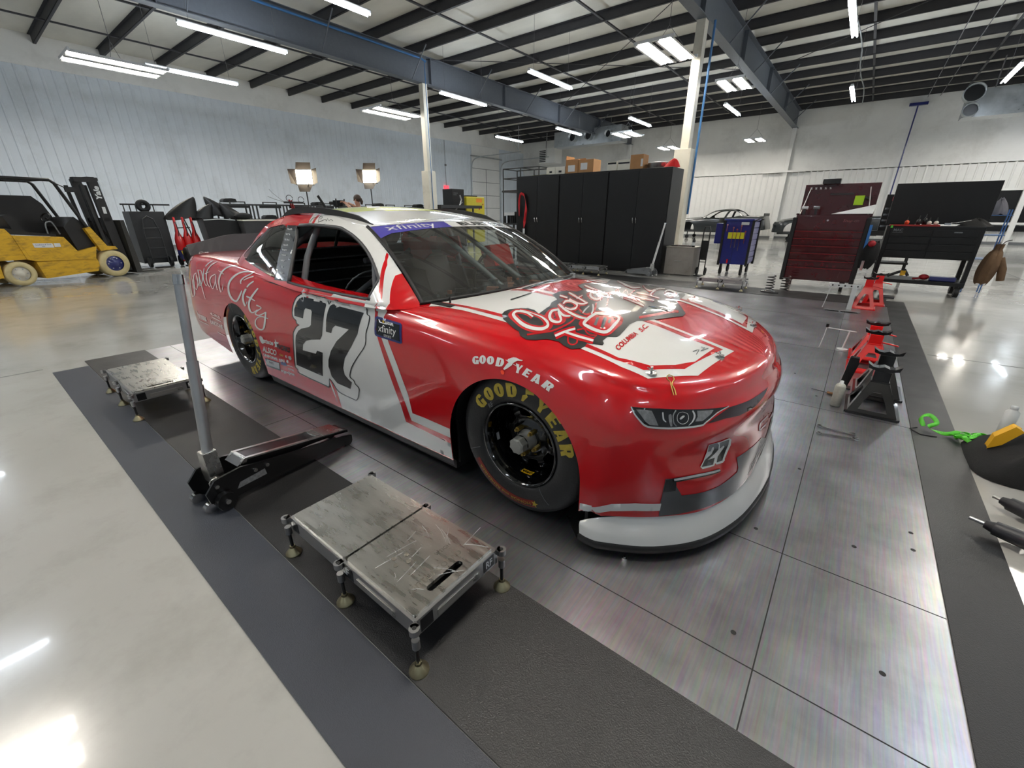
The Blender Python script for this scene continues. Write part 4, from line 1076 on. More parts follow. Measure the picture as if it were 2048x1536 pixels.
# heavy slotted block letters, unit boxes
def _ell(cx, cy, rx, ry, n=24, a0=0, a1=360):
    return [(cx + rx * cos(radians(a0 + (a1 - a0) * i / n)), cy + ry * sin(radians(a0 + (a1 - a0) * i / n))) for i in range(n)]
GLY = {
 'O': [_ell(.5, .5, .5, .5), [(.43, .24), (.57, .24), (.57, .76), (.43, .76)]],
 'G': [[(.98, .02), (.98, .52), (.56, .52), (.56, .20), (.44, .24), (.44, .78), (.56, .80), (.62, .70), (.95, .74), (.85, .95), (.6, 1), (.35, .98), (.1, .8), (0, .5), (.1, .18), (.35, .01), (.6, 0)]],
 'D': [[(0, 0), (.5, 0), (.85, .12), (1, .4), (1, .62), (.85, .9), (.5, 1), (0, 1)], [(.43, .2), (.58, .2), (.58, .8), (.43, .8)]],
 'Y': [[(.33, 0), (.68, 0), (.68, .42), (1, 1), (.74, 1), (.56, .62), (.46, 1), (0, 1), (.33, .45)]],
 'E': [[(0, 0), (1, 0), (.97, .2), (.5, .2), (.5, .42), (.88, .42), (.88, .6), (.5, .6), (.5, .8), (.97, .8), (1, 1), (0, 1)]],
 'A': [[(0, 0), (.3, 0), (.35, .14), (.55, .14), (.55, 0), (1, 0), (.7, 1), (.3, 1)], [(.4, .28), (.55, .28), (.55, .66)]],
 'R': [[(0, 0), (.45, 0), (.45, .4), (.62, 0), (1, 0), (.82, .42), (.98, .62), (.95, .85), (.75, 1), (0, 1)], [(.45, .55), (.58, .55), (.58, .82), (.45, .82)]],
}
_G = {}
def glyph(c):
    if c not in _G: _G[c] = tess(GLY[c], .22)
    return _G[c]

m_red2 = mat('red_vinyl', (0.74, 0.05, 0.09), 0.24, coat=1.0, noise=0.03)
m_gold = mat('gold_vinyl', (0.75, 0.62, 0.15), 0.4, noise=0.05)
m_orng = mat('orange_dot', (1.0, 0.30, 0.16), 0.4, noise=0.02)
m_navyb = mat('navy_badge', (0.13, 0.16, 0.42), 0.3, coat=0.6, noise=0.05)
m_silv = mat('silver_print', (0.72, 0.73, 0.74), 0.3, coat=0.6, noise=0.08)
m_hg = mat('grey_print', (0.45, 0.46, 0.47), 0.3, coat=0.6, noise=0.35, nscale=60)
m_maroon = mat('dark_grille_print', (0.16, 0.05, 0.06), 0.2, coat=0.9, noise=0.2, nscale=20)
m_smoke = mat('smoked_grey_print', (0.42, 0.47, 0.46), 0.3, coat=0.8, noise=0.1)
vi = Vinyl()
for sd in (-1, 1):
    vi.poly(m_white, [(-.434, .905), (-.4839, .8476), (-.4465, .7531), (-.3188, .4388), (-.2482, .294), (-.2126, .1494), (-.21, .122), (.55, .129), (.896, .142), (.899, .324), (.709, .327), (.606, .324), (.5873, .4275), (.5137, .5824), (.4343, .7161), (.3832, .8182), (.4052, .8752), (.42, .8905), (.41, .905), (.3, .887), (0, .887)], 's', .0018, .035, sd)
    vi.poly(m_red2, D['r_door_a'][:6] + [(-.1714, .124), (-.211, .123)] + D['r_door_a'][8:], 's', .0026, .03, sd)
    vi.poly(m_red2, D['r_door_b'][:8] + [(.898, .272), (.898, .236)] + D['r_door_b'][10:], 's', .0026, .03, sd)
    vi.poly(m_white, [(1.648, .185), (1.70, .185), (1.70, .222), (1.648, .215)], 's', .0022, .02, sd)
vi.poly(m_white, D['num_w'], 's', .0030, .035)
vi.strip(m_black, D['num_o'], 's', .0038)
vi.poly(m_black, D['num_2'], 's', .0038, .035)
vi.poly(m_black, D['num_7'], 's', .0038, .035)
vi.poly(m_navyb, D['bdg'], 's', .0030, .04)
vi.poly(m_black, D['bdg_i'], 's', .0037, .04)
vi.text(m_white, 'NASCAR', D['t:NASCAR'], 's', .0044, bold=.02)
vi.text(m_white, 'xfinity', D['t:xfinity'], 's', .0044)
vi.text(m_white, 'SERIES', D['t:SERIES'], 's', .0044)
vi.poly(m_gold, D['b_bar'], 's', .0044, .03)
for k in sorted(D):
    if k[:2] in ('cc', 'cd'): vi.strip(m_white, D[k], 's', .0026)
m_grd = mat('grey_print_dark', (0.16, 0.16, 0.17), 0.3, noise=0.1)
for key, s, m in (('t:state', 'state', m_white), ('t:WORKS', 'WORKS', m_black), ('t:ALSCO', 'ALSCO', m_white), ('t:UNIFORMS', 'UNIFORMS', m_white), ('t:CAT', 'CAT', m_gold),
                  ('t:SRI', 'SRI', m_white), ('t:ergodyne', 'ergodyne', m_white), ('t:E', 'E', m_white), ('t:HOWE', 'HOWE', m_white), ('t:CRS', 'CRS', m_white), ('t:EARTONE', 'EARTONE', m_white)):
    q = D[key]
    vi.text(m, s, q, 's', .0030, bold=.035)
for k, s in (('starw', m_white), ('rnd1', m_white), ('rnd2', m_silv), ('rnd3', m_white)): vi.poly(s, D[k], 's', .0028, .03)
vi.poly(m_black, D['vbox'], 's', .0026, .04); vi.poly(m_silv, D['vbox2'], 's', .0032, .04)
vi.text(m_white, 'V', D['t:V'], 's', .0038, bold=.04); vi.text(m_black, 'PARTS', D['t:PARTS'], 's', .0038, bold=.03)
vi.poly(m_navyb, D['nbox'], 's', .0028, .03)
vi.text(m_white, 'Permatex', ((-2.60, .40), (-2.36, .392), (-2.60, .47)), 's', .0028, bold=.03)
for a, b, c, d in ((-2.61, .372, -2.35, .364), (-2.20, .462, -1.98, .452), (-2.17, .325, -1.98, .318)):
    vi.strip(m_white, [(a + (c - a) * t / 8, b + (d - b) * t / 8 + .005, a + (c - a) * t / 8, b + (d - b) * t / 8 - .005) for t in range(9)], 's', .0028)
vi.strip(m_white, D['ln1'], 's', .0028)
for c, k in (('G', 'g:G'), ('O', 'g:O1'), ('O', 'g:O2'), ('D', 'g:D'), ('Y', 'g:Y'), ('E', 'g:E'), ('A', 'g:A'), ('R', 'g:R')):
    V, T = glyph(c); vi.fit(m_white, V, T, D[k], 's', .0024, box=(0, 0, 1, 1))
vi.poly(m_white, D['wing1'], 's', .0024, .02); vi.strip(m_white, D['wing2'], 's', .0030)
vi.poly(m_orng, D['dot1'], 's', .0030, .02)
for k in ('sig1', 'sig2', 'sig3', 'sig4'):
    r = [q for q in D[k] if q[1] > 1.2]
    if len(r) > 2: vi.strip(m_black, r, 's', .0018)

# hood: white panels with red and white borders either side of a red centre field
HW = [(.60, -.80), (.65, -.77), (.81, -.757), (1.1, -.768), (1.25, -.778), (1.52, -.793), (1.70, -.80), (1.803, -.78), (1.934, -.59), (1.98, -.205), (1.81, -.244), (1.62, -.257), (1.46, -.261), (1.29, -.258), (1.10, -.255), (.86, -.262), (.795, -.27), (.76, -.37), (.70, -.52), (.62, -.68), (.575, -.76)]
HR_o = [(.60, -.735), (.77, -.722), (.96, -.732), (1.05, -.7335), (1.22, -.746), (1.39, -.765), (1.54, -.771), (1.66, -.776), (1.772, -.751), (1.883, -.603), (1.942, -.25), (1.797, -.275), (1.616, -.292), (1.459, -.300), (1.29, -.300), (1.1, -.298), (.85, -.30), (.79, -.32)]
HR_i = [(.60, -.712), (.75, -.699), (.924, -.70), (1.02, -.705), (1.20, -.716), (1.378, -.736), (1.57, -.749), (1.665, -.756), (1.779, -.704), (1.847, -.613), (1.894, -.506), (1.912, -.285), (1.793, -.325), (1.625, -.334), (1.477, -.340), (1.28, -.338), (1.09, -.333), (.836, -.33), (.79, -.345)]
for sd in (-1, 1):
    vi.poly(m_white, HW, 'h', .0018, .035, sd)
    ring = HR_o + HR_i[::-1]
    vi.poly(m_red2, ring, 'h', .0024, .035, sd)
vi.poly(m_white, [(.80, -.262), (.86, -.262), (.89, -.1), (.895, 0), (.89, .1), (.86, .262), (.80, .262), (.815, .1), (.818, 0), (.815, -.1)], 'h', .0018, .03)
blob = [p for p in D['blob'] if p[0] > .9] 
vi.poly(m_dgrey if False else mat('charcoal_vinyl', (0.17, 0.175, 0.175), 0.3, coat=0.8, noise=0.25, nscale=14), blob, 'h', .0030, .035)
for i in range(1, 22):
    r = [q for q in D['hs%d' % i] if q[0] > .9 and q[2] > .9]
    if len(r) < 3: continue
    vi.strip(m_red2, r, 'h', .0038, wide=.019)
for i in range(1, 22):
    r = [q for q in D['hs%d' % i] if q[0] > .9 and q[2] > .9]
    if len(r) < 3: continue
    vi.strip(m_white, r, 'h', .0048)
for i in range(1, 8):
    r = [q for q in D['rd%d' % i] if q[0] > .9]
    if len(r) > 2: vi.strip(m_red2, r, 'h', .0036)
vi.poly(m_red2, D['rfill'], 'h', .0036, .03)
for k in ('gl1', 'gl2', 'gl3'): vi.poly(m_dgrey, D[k], 'h', .0044, .03)
vi.strip(m_silv, D['wt1'], 'h', .0044); vi.strip(m_silv, D['wt2'], 'h', .0044)
vi.poly(m_smoke, D['gr1'], 'h', .0036, .03); vi.poly(m_black, D['bk1'], 'h', .0042, .03)
vi.text(m_red2, 'COLUMBIA', D['t:COLUMBIA'], 'h', .0036, bold=.035)
vi.text(m_red2, 'S.C.', D['t:S.C.'], 'h', .0036, bold=.035)
vi.text(m_red2, '-9994', D['t:9994'], 'h', .0036, bold=.03)
vi.strip(m_dgrey, D['sg1'], 'h', .0036); vi.strip(m_dgrey, D['sg2'], 'h', .0036)
vi.strip(m_black, D['slot2'], 'h', .0036)
vi.strip(m_black, [(q[0], -q[1], q[2], -q[3]) for q in D['slot2']], 'h', .0036)
# nose
for sd in (-1, 1):
    vi.poly(m_dgrey, D['grey'], 'n', .0022, .03, sd)
    vi.poly(m_black, D['nblk'], 'n', .0028, .03, sd)
    vi.strip(m_black, D['nln0'], 'n', .0034, sd); vi.strip(m_silv, D['nln'], 'n', .0040, sd)
    vi.poly(m_black, D['slat'], 'n', .0028, .03, sd)
    for k in range(9):
        a = 1.325 + k * .024; 
        vi.poly(m_hg, [(a, .212), (a + .008, .212), (a + .010, .272), (a + .002, .272)], 'n', .0036, .03, sd)
    vi.strip(m_silv, [(1.296 + .014 * t, .222 + .0065 * t + (.0008 * t * t if t < 9 else .05), 1.303 + .014 * t, .219 + .0065 * t + (.0008 * t * t if t < 9 else .05)) for t in range(9)], 'n', .0036, sd)
    vi.poly(m_white, [(.50, .205), (.54, .2195), (.60, .247), (.6865, .2623), (.79, .2603), (.79, .2232), (.69, .2221), (.60, .208), (.54, .188), (.50, .178)], 'n', .0024, .03, sd)
    vi.poly(m_maroon, D['gril'], 'n', .0022, .03, sd)
    vi.poly(m_black, D['hl'], 'n', .0026, .03, sd)
    vi.poly(m_hg, D['hlg'], 'n', .0032, .03, sd); vi.poly(m_hg, D['hlr'], 'n', .0032, .03, sd)
    vi.strip(m_silv, D['hlb'], 'n', .0034, sd)
    for k in range(1, 7): vi.strip(m_hg if k in (1, 6) else m_silv, D['hlc%d' % k], 'n', .0038, sd)
for k in ('ch1', 'ch2', 'ch3'): vi.strip(m_white, D[k], 'n', .003)
vi.poly(m_white, D['n27w'], 'n', .0032, .03); vi.poly(m_black, D['n272'], 'n', .0040, .03); vi.poly(m_black, D['n277'], 'n', .0040, .03)
# all vinyl is part of the shell itself: join it into the body mesh as extra material slots
def merge_into(o, vin):
    me = o.data
    vs = [tuple(v.co) for v in me.vertices]; fs = [tuple(p.vertices) for p in me.polygons]
    mi = [p.material_index for p in me.polygons]
    mats = [m for m in me.materials]
    for m, mb in vin.items():
        if m not in mats: mats.append(m)
        k = mats.index(m); o0 = len(vs)
        vs += mb.v
        for f in mb.f: fs.append(tuple(i + o0 for i in f)); mi.append(k)
    nm = bpy.data.meshes.new(o.name)
    nm.from_pydata(vs, [], fs)
    for m in mats: nm.materials.append(m)
    nm.polygons.foreach_set('material_index', mi)
    nm.polygons.foreach_set('use_smooth', [True] * len(fs))
    o.data = nm; nm.update()
merge_into(body, vi.mb)

# glass with its banner
def ws_h(s, t, h=0.0):
    e = 1e-3
    p = Vector(ws_pt(s, t)); u = Vector(ws_pt(s + e, t)) - p; v = Vector(ws_pt(s, t + e)) - p
    return p + u.cross(v).normalized() * h
wsg = sheet(28, 14, lambda a, b: ws_pt(a * 2 - 1, b))
ws_o = wsg.build('windshield', m_glass, CAR)
bn = {}
def ban(m, vs, fs, h):
    bn.setdefault(m, MB()).add([ws_h(a, b, h) for a, b in vs], fs, 0, True)
V, T = tess([[(-.985, .80), (-.93, .83), (-.85, .865), (-.5, .885), (-.20, .89), (-.20, .99), (-.985, .99)]], .05); ban(m_navy, V, T, .002)
V, T = tess([[(-.20, .89), (.3, .885), (.985, .865), (.985, .99), (-.20, .99)]], .05); ban(m_white, V, T, .002)
def ws_text(m, s, s0, s1, t0, t1, **k):
    vs, fs = text2d(s, 1.0, **k)
    x0 = min(v[0] for v in vs); x1 = max(v[0] for v in vs); y0 = min(v[1] for v in vs); y1 = max(v[1] for v in vs)
    ban(m, [(s0 + (v[0] - x0) / (x1 - x0) * (s1 - s0), t0 + (v[1] - y0) / (y1 - y0) * (t1 - t0)) for v in vs], fs, .003)
ws_text(m_white, 'xfinity', -.86, -.36, .885, .985)
ws_text(m_black, 'BURTON', -.06, .78, .905, .972, bold=.04)
nb = MB(); bm_ = []
for i, (m, q) in enumerate(bn.items()):
    o_ = len(nb.v); nb.v += q.v
    for f in q.f: nb.f.append(tuple(k + o_ for k in f)); nb.m.append(i); nb.s.append(True)
    bm_.append(m)
nb.build('windshield_banner', bm_, CAR)
sheet(24, 12, lambda a, b: rw_pt(a * 2 - 1, b)).build('rear_window', m_glass, CAR)
# black rubber edge round the windshield
eg = MB()
for sd in (-1, 1):
    eg.tube([ws_pt(sd * .985, t / 12) for t in range(13)], .012, 6)
eg.tube([ws_pt(s / 12, 0) for s in range(-12, 13)], .010, 6)
eg.build('windshield_frame', m_matte, CAR)
for sd in (-1, 1):
    V, T = tess([crv(WIN_Q, 3, True)], .05)
    MB().add([(x, sd * (cab_y(x, z) - .004), z) for x, z in V], T, 0, True).build('quarter_window', m_glass, CAR)
    # black post strip with white contingency marks between the side windows
    V, T = tess([[(-.985, 1.262), (-.835, 1.262), (-.70, .91), (-.885, .905), (-.94, 1.05)]], .03)
    mb = MB().add([(x, sd * (cab_y(x, z) + .002), z) for x, z in V], T, 0, True)
    lx = [(-.915, 1.235), (-.91, 1.20), (-.90, 1.165), (-.89, 1.13), (-.88, 1.098), (-.865, 1.065), (-.85, 1.03), (-.83, .99), (-.81, .95)]
    for i, (x, z) in enumerate(lx):
        if sd > 0: break
        s = ['MOOG', 'ECR', 'SUNOCO', 'MAHLE', 'DAYTONA', 'MOBIL', 'TOYO', 'A', 'CUP'][i]
        s = ['M', 'ECR', 'SUN', 'MHE', 'DAY', 'FIVE', 'PFC', 'A', 'W'][i]
        vs, fs = text2d(s, 1.0, bold=.04)
        a0 = min(v[0] for v in vs); a1 = max(v[0] for v in vs); b0 = min(v[1] for v in vs); b1 = max(v[1] for v in vs)
        w = .07 if i < 7 else .042; h = .018 if i < 7 else .026
        mb.add([(x + ((v[0] - a0) / (a1 - a0) - .5) * w, sd * (cab_y(x, z) + .0035), z + ((v[1] - b0) / (b1 - b0) - .5) * h) for v in vs], fs, 1)
    mb.build('window_post', [m_black, m_white], CAR)
# roof rails
for sd in (-1, 1):
    r = MB(); pts = []
    for k in range(25):
        x = -.09 - 1.19 * k / 24
        y = .605 + .02 * sin(pi * k / 24)
        z = edge_z(x) + (.030 + .020 * sm(-.05, -.5, x)) * (1 - (y / .69) ** 2.1)
        hgt = .026 * min(1, k / 3, (24 - k) / 3) + .003
        pts.append((x, sd * y, z, hgt))
    vs = []
    for x, y, z, h in pts: vs += [(x, y - .007, z - .01), (x, y - .007, z + h), (x, y + .007, z + h), (x, y + .007, z - .01)]
    fs = []
    for i in range(24):
        for k in range(4): fs.append((i * 4 + k, i * 4 + (k + 1) % 4, i * 4 + 4 + (k + 1) % 4, i * 4 + 4 + k))
    fs += [(0, 1, 2, 3), (99, 98, 97, 96)]
    r.add(vs, fs).build('roof_rail', m_matte, CAR)
# ---------------------------------------------------------------- splitter, skirts, underbody
def sym_path(h):
    return [(x, -y, z) for x, y, z in h[:-1]] + [(h[-1][0], 0, h[-1][2])] + [(x, y, z) for x, y, z in h[:-1][::-1]]
_in = crv([(1.655, .957, .125), (1.70, .942, .15), (1.77, .905, .17), (1.93, .79, .188), (2.05, .655, .192), (2.124, .476, .192), (2.16, .22, .192), (2.168, 0, .192)], 5)
_o1 = crv([(1.655, .968, .110), (1.70, .972, .112), (1.76, .955, .108), (1.93, .852, .104), (2.075, .683, .104), (2.165, .45, .104), (2.205, .2, .104), (2.218, 0, .104)], 5)
_o2 = [(x + .006, y + .004, .072) for x, y, z in _o1]
_o3 = [(x + .012 * (1 if x > 1.7 else 0), y + .008, .066) for x, y, z in _o1]
_o4 = [(x + .012 * (1 if x > 1.7 else 0), y + .008, .040) for x, y, z in _o1]
_o5 = [(x * .93, y * .9, .038) for x, y, z in _o1]
def loft(paths, mb, mi=0):
    n = len(paths[0]); vs = [p for q in paths for p in q]
    mb.add(vs, [(k * n + i, k * n + i + 1, (k + 1) * n + i + 1, (k + 1) * n + i) for k in range(len(paths) - 1) for i in range(n - 1)], mi, True)
sp = MB(); P_ = [sym_path(q) for q in (_in, [tuple((a[k] * .35 + b[k] * .65) for k in range(2)) + (a[2] * .35 + b[2] * .65 + .008,) for a, b in zip(_in, _o1)], _o1, _o2)]
loft(P_, sp)
sp.build('splitter_flange', m_white, CAR)
lp = MB(); loft([sym_path(q) for q in (_o2, _o3, _o4, _o5)], lp); lp.build('splitter_lip', m_matte, CAR)
for sd in (-1, 1):
    sk = MB()
    sk.add([(-1.24, sd * .955, .128), (.885, sd * .958, .138), (.885, sd * .945, .085), (-1.24, sd * .94, .06)], [(0, 1, 2, 3)])
    sk.b2((-1.24, sd * .93, .06), (.885, sd * .80, .11))
    sk.build('side_skirt', m_matte, CAR)
ub = MB().b2((-2.75, -.60, .17), (2.05, .60, .20)).b2((-1.22, -.9, .10), (.86, .9, .14)).b2((1.68, -.62, .14), (1.98, .62, .16))
for sd in (-1, 1):
    for cx in (1.28, -1.60):
        ub.b2((cx - .40, sd * .60, .15), (cx + .40, sd * .62, .80))
        ub.lathe([(.385, sd * .60), (.385, sd * .93)], (cx, 0, .33), 'Y', 24, a0=0, a1=pi)
        ub.b2((cx - .39, sd * .6, .1), (cx - .375, sd * .92, .35)).b2((cx + .375, sd * .6, .1), (cx + .39, sd * .92, .35))
ub.build('underbody', m_matte, CAR)
for x in (-1.06, -.70):
    e = MB()
    po = [(.075 * cos(t), .028 * sin(t)) for t in [i * pi / 8 for i in range(16)]]
    e.prism(po, -.92, -.70, lambda a, b, h: (x + a, h, .075 + b))
    e.prism([(a * .85, b * .8) for a, b in po], -.925, -.90, lambda a, b, h: (x + a, h, .075 + b), mi=1)
    e.build('exhaust_pipe', [m_gcoat, m_black], CAR)
MB().cyl((-.25, -.86, .035), (-.25, -.86, .12), .012, n=10).build('jack_peg', mat('lime_plastic', (.62, .85, .15), .4, noise=.05), CAR)

# ---------------------------------------------------------------- wheels
m_tire = mat('racing_tyre_rubber', (0.115, 0.115, 0.118), 0.55, noise=0.18, nscale=9, bump=0.15, bscale=120, rvar=0.08)
m_rimb = mat('gloss_black_wheel', (0.025, 0.025, 0.028), 0.12, coat=0.8, noise=0.1)
m_tgold = mat('tyre_gold_print', (0.68, 0.60, 0.22), 0.6, noise=0.2, nscale=30)
m_tred = mat('tyre_red_print', (0.50, 0.12, 0.10), 0.6, noise=0.15, nscale=30)
TP = [(.200, .035), (.205, .014), (.214, .004), (.235, -.003), (.27, -.006), (.30, -.003), (.322, .004), (.340, .018), (.351, .042), (.355, .075), (.356, .14), (.355, .21), (.350, .245), (.335, .27), (.30, .285), (.22, .275), (.20, .26)]
def side_h(r):
    for (r0, h0), (r1, h1) in zip(TP, TP[1:]):
        if r0 <= r <= r1: return h0 + (h1 - h0) * (r - r0) / (r1 - r0)
    return 0
def make_wheel(x, y, sd, rot, text=True):
    w = bpy.data.objects.new('wheel', None)
    # everything in wheel space: outer face towards -y, mirrored for the far side
    T = lambda a, h, b: (a, (h if sd < 0 else -h), b)
    rim = MB()
    prof = [(.206, .016), (.207, .006), (.203, .0), (.197, .002), (.193, .018), (.186, .03), (.181, .055), (.178, .10), (.176, .145), (.19, .16), (.19, .25)]
    rim.lathe(prof, axis='Y', n=64)
    # dished disc with eight windows
    outl = _ell(0, 0, .178, .178, 64); holes = []
    for k in range(8):
        a = 2 * pi * k / 8 + .2
        hp = []
        for r, aa in ((.112, -.20), (.118, -.235), (.150, -.25), (.158, -.20), (.160, 0), (.158, .20), (.150, .25), (.118, .235), (.112, .20), (.110, 0)):
            hp.append((r * cos(a + aa), r * sin(a + aa)))
        holes.append(hp)
    hub_h = lambda r: .085 if r < .075 else (.085 + (r - .075) / .02 * .018 if r < .095 else .103 + .018 * sin(min(1, (r - .095) / .083) * pi) * -1 + .02 * (r - .095) / .083)
    V, Tt = tess([outl] + holes, .016)
    rim.add([(a, hub_h(hypot(a, b)), b) for a, b in V], Tt, 0, True)
    for hp in holes:
        vs = [(a, hub_h(hypot(a, b)), b) for a, b in hp] + [(a, hub_h(hypot(a, b)) + .018, b) for a, b in hp]
        n = len(hp); rim.add(vs, [(i, (i + 1) % n, n + (i + 1) % n, n + i) for i in range(n)], 0, True)
    rim.lathe([(.178, .20), (.02, .20)], axis='Y', n=24)
    def fl(mb):
        if sd > 0: mb.v = [(a, -b, c) for a, b, c in mb.v]
        mb.v = [(a + x, b + y, c + .356) for a, b, c in mb.v]
        return mb
    wo = fl(rim).build('wheel', m_rimb, CAR)
    ty = MB(); ty.lathe(TP, axis='Y', n=72)
    if text:
        def arc(ch, ang, r0, hgt, wid, mi, off=.0012):
            V, Tt = ch
            ty.add([T_(ang, r0, hgt, wid, u, v, off) for u, v in V], Tt, mi)
        def T_(ang, r0, hgt, wid, u, v, off):
            r = r0 + v * hgt
            a = ang - (u - .5) * wid / (r0 + hgt * .5)
            return (r * cos(a), side_h(r) - off, r * sin(a))
        for c, d in zip('GOOD YEAR', (142, 126.5, 111.5, 96, 80, 61, 45.5, 30.5, 15.5)):
            if c == ' ': continue
            arc(glyph(c), radians(d + rot), .238, .064, .058, 1)
        ty.add([T_(radians(80 + rot), .235, .07, .05, u, v, .0012) for u, v in ((.1, 0), (.35, 0), (.8, .5), (.6, .6), (1.3, .8), (1.2, .9), (.4, .95), (.5, .6), (.2, .4))], [(0, 1, 2, 3, 8), (3, 4, 5, 6, 7)], 1)
        # red commemorative band with gold words
        n = 40; vs = []
        for i in range(n + 1):
            a = radians(292 - 80 * i / n + rot)
            for r in (.268, .306): vs.append((r * cos(a), side_h(r) - .0010, r * sin(a)))
        ty.add(vs, [(2 * i, 2 * i + 1, 2 * i + 3, 2 * i + 2) for i in range(n)], 2)
        words = 'HONOR and REMEMBER'
        vs, fs = text2d(words, 1.0)
        x0 = min(v[0] for v in vs); x1 = max(v[0] for v in vs)
        def at(u, v):
            a = radians(287 - 68 * (u - x0) / (x1 - x0) + rot); r = .276 + v * .024 + .010
            return (r * cos(a), side_h(r) - .0018, r * sin(a))
        ty.add([at(*v) for v in vs], fs, 1)
        st = []
        for k in range(10):
            r = .020 if k % 2 == 0 else .008; a = pi / 2 + k * pi / 5
            st.append((r * cos(a), r * sin(a)))
        ca = radians(292 + rot)
        ty.add([(.287 * cos(ca) + a, side_h(.287) - .002, .287 * sin(ca) + b) for a, b in st] + [(.287 * cos(ca), side_h(.287) - .002, .287 * sin(ca))], [(k, (k + 1) % 10, 10) for k in range(10)], 1)
        # chalk marks
        for a0, r0, r1 in ((200, .24, .345), (15, .33, .345), (305, .21, .30)):
            a = radians(a0 + rot)
            pts = [((r0 + (r1 - r0) * t / 6) * cos(a + t * .008), side_h(r0 + (r1 - r0) * t / 6) - .001, (r0 + (r1 - r0) * t / 6) * sin(a + t * .008)) for t in range(7)]
            ty.tube(pts, .0012, 4, mi=3)
        vs, fs = text2d('RF', .032)
        ca = radians(133 + rot); ty.add([(.222 * cos(ca) + a * cos(.7) - b * sin(.7), side_h(.23) - .0015, .222 * sin(ca) + a * sin(.7) + b * cos(.7)) for a, b in vs], fs, 3)
    tyo = fl(ty).build('tire', [m_tire, m_tgold, m_tred, m_hg], wo)
    cp = MB()
    cp.lathe([(.050, .085), (.048, .070), (.042, .066), (.042, .03)], axis='Y', n=24)
    pr = [(.041 * (1 if k % 2 else .86) * cos(k * pi / 8), .041 * (1 if k % 2 else .86) * sin(k * pi / 8)) for k in range(16)]
    cp.prism(pr, .03, -.006, lambda a, b, h: (a, h, b)); cp.prism([(a * .8, b * .8) for a, b in pr], -.006, -.012, lambda a, b, h: (a, h, b))
    fl(cp).build('hub_cap', [mat('cast_aluminium', (.72, .72, .70), .35, metal=.6, noise=.1)], wo)
    for k in range(5):
        a = 2 * pi * k / 5 + .95
        n = MB(); c = (.064 * cos(a), .064 * sin(a))
        n.cyl((c[0], .085, c[1]), (c[0], .050, c[1]), .0125, n=6, smooth=False).cyl((c[0], .085, c[1]), (c[0], .035, c[1]), .007, n=8)
        fl(n).build('lug_nut', m_brass, wo)
    if text:
        q = MB()
        def stk(a0, a1, h, w, mi):
            vs = []
            for i in range(9):
                a = a0 + (a1 - a0) * i / 8
                for hh in (h, h + w): vs.append((.1795 * cos(a), hh, .1795 * sin(a)))
            q.add([(p[0] * .99, p[1], p[2] * .99) for p in vs], [(2 * i, 2 * i + 1, 2 * i + 3, 2 * i + 2) for i in range(8)], mi)
        stk(radians(262), radians(282), .062, .03, 0); stk(radians(240), radians(258), .055, .028, 1); stk(radians(186), radians(198), .062, .02, 2)
        vs, fs = text2d('AERO', .022, bold=.03)
        q.add([(.1768 * cos(radians(272) + v[0] / .177), .077 - v[1], .1768 * sin(radians(272) + v[0] / .177)) for v in vs], fs, 1)
        fl(q).build('rim_sticker', [mat('aero_yellow', (.93, .74, .12), .35, noise=.05), m_black, m_silv], wo)
    return wo
make_wheel(1.305, -.945, -1, 0)
make_wheel(-1.585, -.972, -1, -92)
make_wheel(1.305, .945, 1, 0, False)
make_wheel(-1.585, .965, 1, 0, False)

# ---------------------------------------------------------------- cockpit
tub = MB().b2((-1.3, -.80, .26), (.8, .80, .28)).b2((.70, -.78, .26), (.74, .78, .86))
tub.build('floor_pan', m_gdark, CAR)
for sd in (-1, 1):
    dp = MB().b2((-1.28, sd * .84, .28), (.70, sd * .82, .84)).b2((-1.28, sd * .93, .865), (.35, sd * .80, .885))
    dp.build('door_panel', m_gdark, CAR)
bk = MB().b2((-1.32, -.78, .28), (-1.30, .78, 1.07))
bk.b2((-1.9, -.72, .955), (-1.30, .72, .975))
for z in (1.07, .985, .89, .79, .68): bk.b2((-1.30, -.72, z - .006), (-1.285, .72, z + .006), 1)
bk.build('rear_bulkhead', [m_matte, m_hg], CAR)
for y in (-.36, -.17, .17, .36):
    MB().tube([(-1.32, y, 1.07), (-1.27, y, 1.15), (-1.16, y, 1.30)], .014, 6).build('window_brace', m_matte, CAR)
cg = MB()
for sd in (-1, 1):
    for pts in ([(.34, sd * .74, .30), (.34, sd * .735, .80), (.26, sd * .72, .93), (-.06, sd * .59, 1.225), (-.2, sd * .57, 1.262), (-.72, sd * .585, 1.29)],
                [(-.72, sd * .80, .30), (-.74, sd * .78, .90), (-.73, sd * .60, 1.27), (-.72, sd * .45, 1.30), (-.72, 0, 1.31)],
                [(-.72, sd * .58, 1.28), (-1.25, sd * .62, 1.06), (-1.9, sd * .6, .78)],
                [(.34, sd * .76, .72), (-.1, sd * .84, .74), (-.72, sd * .80, .72)], [(.34, sd * .76, .56), (-.1, sd * .86, .58), (-.72, sd * .80, .56)],
                [(.34, sd * .76, .42), (-.1, sd * .86, .42), (-.72, sd * .80, .42)], [(.0, sd * .84, .42), (.0, sd * .85, .74)], [(-.35, sd * .84, .42), (-.35, sd * .85, .74)],
                [(-.10, sd * .60, 1.21), (.05, sd * .75, .76)], [(.34, sd * .735, .80), (.68, sd * .55, .70), (1.0, sd * .5, .6)]):
        cg.tube(pts if len(pts) < 4 else crv(pts, 3), .0225, 8)
cg.tube([(-.12, -.58, 1.235), (-.13, 0, 1.265), (-.12, .58, 1.235)], .0225, 8)
cg.tube([(.34, -.735, .80), (.36, 0, .80), (.34, .735, .80)], .0225, 8)
